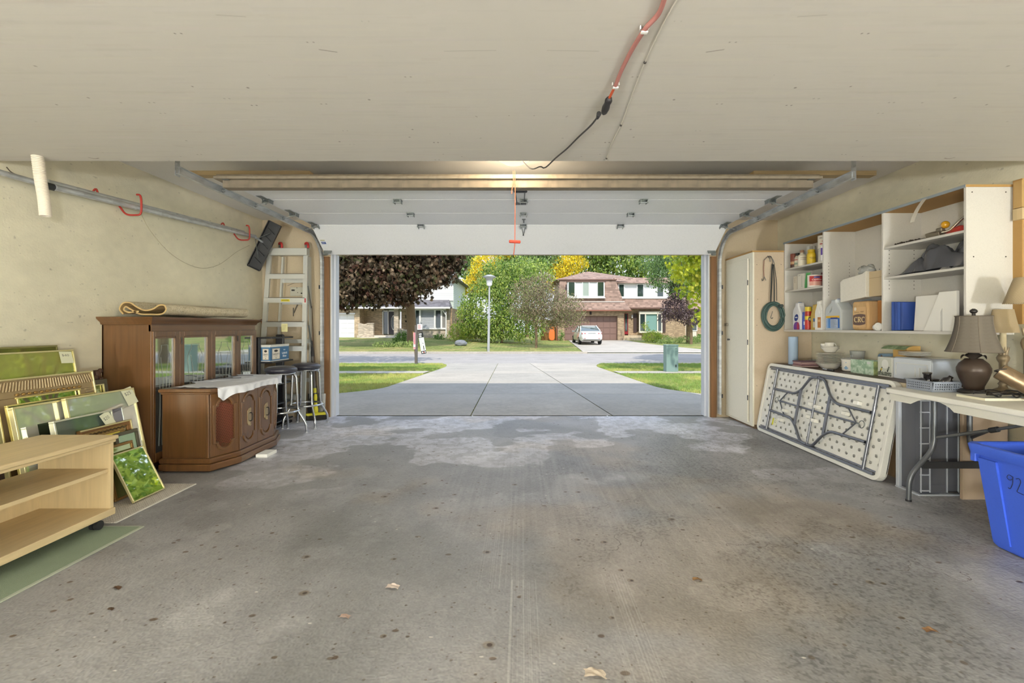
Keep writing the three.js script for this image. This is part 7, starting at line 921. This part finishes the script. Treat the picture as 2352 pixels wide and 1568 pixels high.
bottle('jar_bottle', 'slim glass jar with a pale lid behind the yellow bottle', 3.15, S1, -4.9, 0.032, 0.19, 0x9aa08f, band(64, 64, '#a5a692', [['#6a7868', 0, 0.4, 1, 0.2]]), 0xb9c4c8, 0.1, { neck: 0.8, sh: 0.78 });
can('paint_tin', 'plain grey tin under the printed colour tin on the top shelf', 3.1, S1, -4.82, 0.052, 0.13, band(64, 64, '#cfc9bc', [['#bdb6a8', 0, 0.1, 1, 0.05]]));
can('colour_tin', 'white printed tin with red and blue pictures stacked at the top', 3.1, S1 + 0.131, -4.82, 0.056, 0.135, canvasTex(256, 128, (g) => { g.fillStyle = '#e6dccb'; g.fillRect(0, 0, 256, 128); g.fillStyle = '#3a3a3a'; g.font = 'bold 20px sans-serif'; for (const x of [8, 136]) { g.fillText('Hi-Clear', x, 28); g.fillStyle = '#b03c34'; g.fillRect(x + 20, 50, 40, 12); g.fillRect(x + 4, 78, 36, 10); g.fillStyle = '#4a6fa8'; g.fillRect(x + 36, 38, 30, 10); g.fillStyle = '#8a5c48'; g.beginPath(); g.arc(x + 70, 84, 14, 0, 7); g.fill(); g.fillStyle = '#3a3a3a'; } }), 0xd9d6cc);
can('purple_tin', 'narrow white and purple tin next to the first divider on the top shelf', 3.05, S1, -4.757, 0.02, 0.15, band(64, 64, '#efeaea', [['#5a3f9a', 0, 0.1, 1, 0.5]]), 0xe2e0de);
can('dark_tin', 'dark tin at the back of the top shelf', 3.24, S1, -4.99, 0.045, 0.2, band(64, 64, '#7a6a58', [['#4a4038', 0, 0.3, 1, 0.4]]), 0x8a7c68);
// middle shelf of the left bay
const cartonOf = (name, label, x0, x1, y0, h, z0, z1, color, rows) => { const t = thing(name, label, 'box', [(x0 + x1) / 2, y0, (z0 + z1) / 2], 'small boxes on the shelving'); part('carton', bx(x0, x1, y0, y0 + h, z0, z1, 0.001), M(color, 0.7), t); if (rows) part('print', plate(abs(z1 - z0) * 0.98, h * 0.98, x0 - 0.0008, y0 + h / 2, (z0 + z1) / 2, 0, -PI / 2), pm(band(64, 128, rows.bg, rows.r)), t, { keep: true }); return t; };
cartonOf('light_bulb_box', 'plain white narrow box first on the middle shelf', 3.07, 3.16, S2, 0.15, -5.31, -5.24, 0xd9d2c4, { bg: '#d6cfc0', r: [['#b3a898', 0.1, 0.1, 0.7, 0.04], ['#b3a898', 0.3, 0.2, 0.2, 0.3]] });
cartonOf('slim_box', 'thin brown box between the two white boxes on the middle shelf', 3.09, 3.16, S2, 0.155, -5.238, -5.218, 0x8a5f3c);
cartonOf('light_bulb_box', 'wide white box with a green curved side on the middle shelf', 3.06, 3.15, S2, 0.165, -5.21, -5.09, 0xe4e0d4, { bg: '#e0dccf', r: [['#8a8a80', 0.1, 0.08, 0.3, 0.03], ['#b9c0b0', 0.6, 0.1, 0.1, 0.8]] });
solo('green_board', 'curved green card beside the white box on the middle shelf', 'card', surf(6, 10, (u, v) => [3.06 + 0.03 * u, S2 + 0.165 * v, -5.085 + 0.05 * v * v * 0.6 + 0.03 * u]), M(0x3f8a4a, 0.6, 0, { side: THREE.DoubleSide }));
can('red_tin', 'wide red and white coffee tin on the middle shelf', 3.1, S2, -4.97, 0.068, 0.13, canvasTex(256, 128, (g) => { g.fillStyle = '#efe6dc'; g.fillRect(0, 0, 256, 128); for (const x of [0, 128]) { g.fillStyle = '#b8383a'; g.fillRect(x + 8, 8, 92, 60); g.fillStyle = '#d9a090'; g.fillRect(x + 8, 68, 92, 44); g.fillStyle = '#3f5fa8'; g.fillRect(x + 36, 16, 34, 16); g.fillStyle = '#f2e9e0'; g.font = 'bold 20px serif'; g.fillText('Coffee', x + 24, 56); } }), 0xd9d6d0);
can('dark_jar', 'glass jar with a dark label and pale lid behind the red tin', 3.17, S2, -4.85, 0.045, 0.18, band(64, 64, '#a9a494', [['#3a3c3a', 0, 0.5, 1, 0.5]]), 0xe0dcd0); can('maroon_tin', 'low maroon tin behind the red coffee tin', 3.23, S2, -5.0, 0.04, 0.16, band(64, 64, '#6a3432', [['#8a5a50', 0, 0.3, 1, 0.3]]), 0x8a6a60);
// bottom of the left bay: bottles and jugs
function handleJug(name, label, x, y, z, w, d, h, color, o = {}) { // flat-sided jug with a loop handle; faces -x, long side along z
  const t = thing(name, label, o.cat ?? 'jug', [x, y, z], 'jugs and bottles on the bottom board'), s = o.flip ? -1 : 1, W = w;
  const out = [[-W / 2, 0.006], [-W / 2 + 0.006, 0], [W / 2 - 0.006, 0], [W / 2, 0.006], [W / 2, h * 0.55], [W / 2 - 0.004, h * 0.62], [W * 0.16, h * 0.86], [W * 0.14, h * 0.94], [-W * 0.08, h * 0.94], [-W * 0.1, h * 0.87], [-W * 0.44, h * 0.72], [-W / 2, h * 0.6]].map(([a, b]) => [a * s, b]);
  const hole = [[-W * 0.36, h * 0.52], [-W * 0.36, h * 0.62], [-W * 0.12, h * 0.78], [-W * 0.02, h * 0.8], [-W * 0.04, h * 0.66], [-W * 0.16, h * 0.54]].map(([a, b]) => [a * s, b]);
  part('body', at(ext(s > 0 ? out : out.reverse(), d - 0.03, 0.015, o.nohole ? [] : [s > 0 ? hole : hole.reverse()], 3), x + (d - 0.03) / 2, y, z, 0, -PI / 2, 0), M(color, o.rough ?? 0.35, 0, o.mat ?? {}), t);
  part('cap', cyl(W * 0.13, W * 0.14, h * 0.08, x, y + h * 0.97, z + s * W * 0.03, 18), M(o.cap ?? 0xffffff, 0.4), t);
  if (o.tex) part('label', plate(W * (o.lw ?? 0.96), h * (o.lh ?? 0.42), x - d / 2 - 0.0012, y + h * (o.ly ?? 0.27), z + (o.lz ?? 0), 0, -PI / 2), pm(o.tex), t, { keep: true });
  return t;
}
handleJug('detergent_bottle', 'white detergent bottle with blue and purple label and blue spout', 3.1, S0, -5.24, 0.13, 0.075, 0.3, 0xeeeef0, { nohole: true, cap: 0x86a2cc, cat: 'bottle', tex: canvasTex(128, 128, (g) => { g.fillStyle = '#eeeef0'; g.fillRect(0, 0, 128, 128); g.fillStyle = '#2a3f86'; g.beginPath(); g.ellipse(64, 34, 40, 26, -0.3, 0, 7); g.fill(); g.fillStyle = '#fff'; g.fillRect(40, 28, 46, 8); g.fillStyle = '#7a4aa0'; g.beginPath(); g.ellipse(70, 110, 60, 44, 0, 0, 7); g.fill(); g.fillStyle = '#b0405c'; g.beginPath(); g.ellipse(96, 104, 24, 34, 0, 0, 7); g.fill(); }), lh: 0.6, ly: 0.3 });
{ const x = 3.09; bottle('spray_can', 'slim blue aerosol can on the bottom board', x, S0, -5.135, 0.022, 0.19, 0x3a4fb0, band(64, 64, '#3d55b8', [['#d9dcea', 0.1, 0.3, 0.25, 0.4], ['#d9dcea', 0.6, 0.3, 0.25, 0.4]]), 0x2c3f9a, 0.14, { neck: 0.8, sh: 0.8 });
  bottle('spray_can', 'red and yellow aerosol can on the bottom board', x - 0.005, S0, -5.06, 0.032, 0.235, 0xb8342c, canvasTex(128, 64, (g) => { g.fillStyle = '#c03a30'; g.fillRect(0, 0, 128, 64); g.fillStyle = '#e2c63a'; g.fillRect(0, 0, 128, 22); g.fillStyle = '#2e3328'; for (const q of [32, 96]) { g.beginPath(); g.arc(q, 18, 13, 0, 7); g.fill(); g.fillStyle = '#d9d2c0'; g.beginPath(); g.arc(q, 18, 8, 0, 7); g.fill(); g.fillStyle = '#2e3328'; } }), 0xe2c63a, 0.2, { neck: 0.85, sh: 0.78 });
  bottle('spray_can', 'green and white striped aerosol can on the bottom board', x + 0.02, S0, -4.985, 0.024, 0.24, 0x8fc45a, band(64, 64, '#a8d070', [['#f0f4e6', 0.1, 0, 0.12, 1], ['#f0f4e6', 0.6, 0, 0.12, 1], ['#4f8a34', 0.3, 0.2, 0.15, 0.5], ['#c07a6a', 0.1, 0.3, 0.2, 0.2]]), 0xe4f0da, 0.1, { neck: 0.85, sh: 0.84 });
  solo('red_pouch', 'red plastic pouch standing behind the aerosol cans', 'pouch', ext([[-0.07, 0], [0.07, 0], [0.075, 0.2], [0.0, 0.27], [-0.075, 0.2]], 0.03, 0.004).rotateY(-PI / 2).translate(3.23, S0, -5.08), M(0xd2432c, 0.5)); solo('white_bag', 'folded white bag over the red pouch', 'bag', surf(10, 6, (u, v) => [3.2 + 0.06 * v, S0 + 0.285 - 0.5 * abs(u - 0.45) * 0.24 - 0.02 * v, -5.19 + 0.24 * u]), M(0xe2e0da, 0.6, 0, { side: THREE.DoubleSide })); }
handleJug('oil_jug', 'tan plastic jug with handle on the bottom board', 3.1, S0, -4.918, 0.1, 0.085, 0.265, 0xc2a24c, { flip: true, cap: 0xa88a3c, tex: band(64, 64, '#c4a450', [['#4a6aa0', 0.35, 0.0, 0.5, 0.35], ['#d8d2c0', 0.3, 0.4, 0.55, 0.6]]), lw: 0.7, lh: 0.36 });
handleJug('cleaner_jug', 'white plastic jug with an orange label on the bottom board', 3.08, S0, -4.815, 0.1, 0.085, 0.3, 0xf0eee8, { cap: 0xf0eee8, flip: true, tex: band(64, 64, '#f0eee8', [['#b8793c', 0.4, 0.1, 0.6, 0.9], ['#d8b07a', 0.45, 0.3, 0.4, 0.2]]), lh: 0.4 });
handleJug('cleaner_jug', 'tall white jug at the back of the left bay', 3.24, S0, -4.85, 0.17, 0.09, 0.32, 0xe2dcd0, { cap: 0xe2dcd0, flip: true });
handleJug('small_bottle', 'narrow white bottle with a grey nozzle against the first divider', 3.05, S0, -4.752, 0.03, 0.03, 0.2, 0xf2f0ec, { nohole: true, cap: 0x4a4a4c, cat: 'bottle' });
// middle bay: bleach jugs, paper bag, cartons
const bleach = canvasTex(256, 256, (g) => { g.fillStyle = '#eceae2'; g.fillRect(0, 0, 256, 256); g.fillStyle = '#dcae2e'; g.fillRect(0, 0, 256, 46); const gr = g.createLinearGradient(0, 0, 256, 0); gr.addColorStop(0, '#e9eef2'); gr.addColorStop(0.2, '#5a8fd0'); gr.addColorStop(0.4, '#2f6fc0'); gr.addColorStop(1, '#2a62b0'); g.fillStyle = gr; g.fillRect(0, 46, 256, 210); g.fillStyle = '#2f3f8a'; g.fillRect(90, 34, 130, 30); g.fillStyle = '#b9c4d6'; g.fillRect(86, 70, 140, 180); g.fillStyle = '#5a6a8c'; for (let i = 0; i < 12; i++) g.fillRect(94, 80 + i * 14, 60 + (i * 37) % 66, 5); g.fillStyle = '#4a5a9a'; for (let i = 0; i < 8; i++) g.fillRect(8, 60 + i * 24, 12, 14); });
const frosted = { transmission: 0.35, thickness: 0 };
handleJug('bleach_jug', 'large frosted jug with a blue and yellow label, front of the middle bay', 3.11, S0, -4.595, 0.21, 0.14, 0.3, 0xdfe4e6, { cap: 0x3a5ca8, rough: 0.3, mat: frosted, tex: bleach, lh: 0.4, ly: 0.26 });
handleJug('bleach_jug', 'second frosted jug with a blue label, half hidden behind the first', 3.25, S0, -4.475, 0.2, 0.12, 0.3, 0xdfe4e6, { cap: 0x3a5ca8, rough: 0.3, mat: frosted, tex: bleach, lh: 0.4, ly: 0.26 });
{ const t = thing('paper_bag', 'brown paper bag lettered CRC in the middle bay', 'bag', [3.12, S0, -4.27]);
  part('bag', (() => { const g = new RoundedBoxGeometry(0.13, 0.262, 0.19, 6, 0.02), p = g.attributes.position; for (let i = 0; i < p.count; i++) { const k = 0.007 * (fbm(p.getY(i) * 30 + 4, p.getZ(i) * 30 + p.getX(i) * 20, 3) - 0.5) * 2; p.setX(i, p.getX(i) + k); p.setZ(i, p.getZ(i) + k - 0.05 * max(0, p.getY(i) - 0.1) * p.getZ(i) * 6); } g.computeVertexNormals(); return g.translate(3.135, S0 + 0.131, -4.27); })(), M(0xdcb786, 0.85, 0, { map: again(T.ply, 3, 3) }), t);
  part('bag_print', plate(0.165, 0.185, 3.0655, S0 + 0.118, -4.27, 0, -PI / 2), pm(canvasTex(256, 288, (g) => { g.fillStyle = '#d6b282'; g.fillRect(0, 0, 256, 288); g.fillStyle = '#e6dcc8'; g.beginPath(); g.arc(50, 26, 24, 0, 7); g.fill(); g.fillStyle = '#7a5c3e'; g.fillRect(30, 72, 100, 5); g.fillRect(150, 60, 70, 5); g.fillRect(150, 72, 60, 4); g.fillStyle = '#6a554e'; g.beginPath(); g.moveTo(8, 118); g.quadraticCurveTo(128, 82, 248, 112); g.lineTo(248, 240); g.quadraticCurveTo(128, 272, 8, 246); g.closePath(); g.fill(); g.fillStyle = '#e6cf9a'; g.font = 'bold 104px serif'; g.textAlign = 'center'; g.fillText('CRC', 128, 214, 214); }), 0.85), t, { keep: true }); }
{ const t = thing('brown_carton', 'brown shipping carton behind the paper bag', 'box', [3.23, S0, -4.08]); part('carton', bx(3.215, 3.335, S0, S0 + 0.268, -4.33, -3.985, 0.002), M(0xa06f3c, 0.8), t); part('red_stripe', bx(3.2136, 3.215, S0, S0 + 0.268, -4.08, -4.05), M(0xa8492c, 0.8), t); part('carton', bx(3.15, 3.215, S0, S0 + 0.262, -4.16, -3.985), M(0xa87540, 0.8), t); part('stamp', [plate(0.03, 0.02, 3.1492, S0 + 0.1, -4.02, 0, -PI / 2), plate(0.015, 0.03, 3.1492, S0 + 0.19, -4.02, 0, -PI / 2)], M(0x4a3424, 0.8), t); }
{ const t = thing('white_carton', 'white opened carton perched on the jugs and the paper bag', 'box', [3.13, S0 + 0.27, -4.33]), q = 0.05;
  part('carton', at(ext([[-0.165, 0.0], [0.165, 0.03], [0.165, 0.255], [0.12, 0.236], [-0.13, 0.21], [-0.168, 0.19]], 0.09, 0.003), 3.165, S0 + 0.27, -4.365, 0, -PI / 2, 0), M(0xece7dc, 0.75, 0, { map: again(T.fine, 2, 2) }), t); part('end_flap', bx(3.1, 3.3, S0 + 0.3, S0 + 0.52, -4.195, -3.975, 0.002), M(0xc9b491, 0.8), t); part('flap_line', bx(3.0985, 3.1, S0 + 0.46, S0 + 0.463, -4.19, -3.98), M(0xa08c6c, 0.8), t); part('brown_edge', bx(3.1, 3.24, S0 + 0.31, S0 + 0.42, -4.545, -4.535), M(0xa07a48, 0.8), t); }
solo('plastic_bag', 'crumpled clear plastic bag on the white carton', 'bag', (() => { const g = new THREE.SphereGeometry(0.08, 26, 16), p = g.attributes.position; for (let i = 0; i < p.count; i++) { const x = p.getX(i), y = p.getY(i), z = p.getZ(i), k = 0.75 + 0.6 * abs(fbm(x * 26 + 3, y * 26 + z * 30, 3) - 0.5) * 2; p.setXYZ(i, x * k * 0.8, max(-0.02, y * k * 0.8), z * k * 1.1); } g.computeVertexNormals(); return g.translate(3.16, S0 + 0.535, -4.3); })(), M(0xe9ebea, 0.25, 0, { transmission: 0.7, thickness: 0, side: THREE.DoubleSide }));
{ const t = thing('plumbing_parts', 'small white plastic plumbing fitting on the bottom board', 'fitting', [3.08, S0, -4.05]), m = M(0xf0eee8, 0.4); part('elbow', [at(cyl(0.03, 0.03, 0.05, 0, 0, 0, 20), 3.08, S0 + 0.03, -4.03, 0, 0.3, PI / 2), at(cyl(0.026, 0.026, 0.06, 0, 0, 0, 20), 3.1, S0 + 0.027, -4.09, PI / 2, 0, 0)], m, t); part('nut', [ring(0.028, 0.008, 3.052, S0 + 0.032, -4.025, 0, PI / 2 + 0.3, 0)], m, t); part('spout', bar([3.1, S0 + 0.05, -4.02], [3.11, S0 + 0.085, -3.985], 0.014), m, t); }
// right bay
{ const t = thing('sump_hose', 'grey metal bracket on the top shelf of the right bay', 'bracket', [3.12, S1, -3.6]); t.name = 'pump_bracket'; part('bracket', [box(0.07, 0.045, 0.1, 3.1, S1 + 0.024, -3.52, 0.006, 0, 0.2, 0.3), box(0.03, 0.03, 0.05, 3.09, S1 + 0.05, -3.47, 0.008)], M(0x857c6c, 0.45, 0.6), t); part('yellow_knob', ball(0.027, 3.1, S1 + 0.082, -3.44), M(0xd8a01e, 0.25, 0, { clearcoat: 1 }), t);
  const h = thing('chrome_hose', 'curved chrome shower hose arching on the top shelf', 'hose', [3.14, S1, -3.35]); part('tube', tube([[3.1, S1 + 0.03, -3.47], [3.12, S1 + 0.04, -3.42], [3.14, S1 + 0.1, -3.36], [3.15, S1 + 0.135, -3.3], [3.16, S1 + 0.14, -3.245]], 0.009, 40), M(0xd6d4cc, 0.2, 0.9), h);
  solo('red_cloth', 'red plastic sheeting bunched on the top shelf', 'sheet', surf(20, 10, (u, v) => [3.06 + 0.16 * v, S1 + 0.002 + 0.055 * sin(PI * min(1, v * 1.1)) * sst(0, 0.5, u) * (0.6 + 0.8 * fbm(u * 6, v * 5, 2)), -3.46 + 0.23 * u]), M(0xc2403a, 0.45, 0, { side: THREE.DoubleSide }));
  solo('saw_chain', 'dark toothed chain lying at the front of the top shelf', 'chain', Array.from({ length: 16 }, (_, i) => box(0.012, 0.012 + 0.004 * (i % 2), 0.012, 3.055 + 0.01 * sin(i), S1 + 0.008, -3.84 + i * 0.0145, 0.002, 0, 0, rr(-0.4, 0.4))), M(0x4a4238, 0.55, 0.4));
  solo('grey_rail', 'grey flat metal bar beside the chain on the top shelf', 'bar', bx(3.07, 3.11, S1, S1 + 0.014, -3.66, -3.585, 0.003), M(0x7c766c, 0.45, 0.5));
  const g = surf(90, 46, (u, v) => { const z = -3.85 + 0.62 * u, x = 3.045 + 0.27 * v, prof = sst(0, 0.45, u) * (0.55 + 0.45 * sin(PI * min(1, v * 0.9 + 0.2))); const f = Math.pow(abs(sin(5.5 * u + 2.6 * v + 2.2 * fbm(u * 3 + 1, v * 3, 2))), 0.55), r = 1 - abs(sin(9 * u - 7 * v + 3 * fbm(u * 3, v * 3 + 4, 2))); return [x - 0.03 * f * sst(0.1, 0.4, u) + 0.02 * r, S2 + 0.004 + prof * (0.06 + 0.11 * f + 0.045 * r * r) * sst(0, 0.14, v + 0.02), z]; });
  solo('vinyl_cover', 'crumpled charcoal vinyl cover on the middle shelf of the right bay', 'cover', g, M(0x4c4d52, 0.26, 0, { side: THREE.DoubleSide })); }
for (let i = 0; i < 4; i++) { const z = -3.855 + i * 0.03; const t = thing('blue_binder', ['first', 'second', 'third', 'fourth'][i] + ' blue binder from the second divider on the bottom board', 'binder', [3.12, S0, z], 'blue binders'); part('cover', at(box(0.2, 0.235 - 0.004 * i, 0.024, 0, 0.118, 0, 0.004), 3.14, S0, z, 0.0, 0, 0).translate(0, 0, 0), M([0x2c4fa0, 0x2a4a98, 0x3358ae, 0x284590][i], 0.55, 0, { map: again(T.fine, 6, 6) }), t); part('page_block', at(box(0.18, 0.2, 0.016, 0.012, 0.115, 0), 3.14, S0, z), M(0xd8d8d4, 0.8), t); }
solo('white_board', 'white board leaning in the right bay beside the binders', 'board', box(0.008, 0.27, 0.21, 3.115, S0 + 0.136, -3.615, 0.001, 0, 0, -0.06), M(0xefece4, 0.55));
solo('foam_board', 'white foam panel with a slanted cut edge in the right bay', 'panel', ext([[-0.17, 0], [-0.03, 0], [-0.03, 0.14], [-0.01, 0.17], [-0.01, 0], [0.1, 0], [0.1, 0.285], [-0.035, 0.285]], 0.02, 0.001).rotateY(-PI / 2).translate(3.09, S0, -3.42), M(0xf1efe9, 0.7));

// ---------------------------------------------------------------- litter on the floor
const flake = (label, x, z, s, color, n) => solo(n, label, n.split('_')[1], surf(8, 6, (u, v) => { const k = fbm(u * 3 + x * 9, v * 3 + z * 7, 2), e = 0.5 * (1 - 0.35 * fbm(u * 5 + x, v * 5, 2)); return [x + s * 1.4 * (u - 0.5) * e * 2, 0.003 + s * 0.28 * k * sin(PI * u), z + s * 0.7 * (v - 0.5) * e * 2 + s * 0.25 * u]; }), M(color, 0.85, 0, { side: THREE.DoubleSide }), 'litter on the floor');
flake('pale paint flake on the floor left of the middle', -0.585, -2.14, 0.05, 0xd0c2b8, 'paint_flake'); flake('pinkish paint flake on the floor nearer the left', -0.72, -1.92, 0.035, 0xb59c8e, 'paint_flake'); flake('largest curled paint flake at the bottom of the view', 0.25, -1.605, 0.06, 0xc9bba9, 'paint_flake'); flake('dry brown leaf on the floor right of the middle', 0.82, -2.2, 0.035, 0x8a6a44, 'dry_leaf'); flake('brown leaf scrap on the floor at right', 1.59, -1.83, 0.04, 0x7c5c3c, 'dry_leaf'); flake('brown leaf scrap on the floor at left', -1.83, -2.13, 0.035, 0x5f4630, 'dry_leaf'); flake('small dark leaf scrap on the floor at far left', -1.72, -1.97, 0.025, 0x4c3a2a, 'dry_leaf');

scene.updateMatrixWorld(true);
renderer.render(scene, camera);
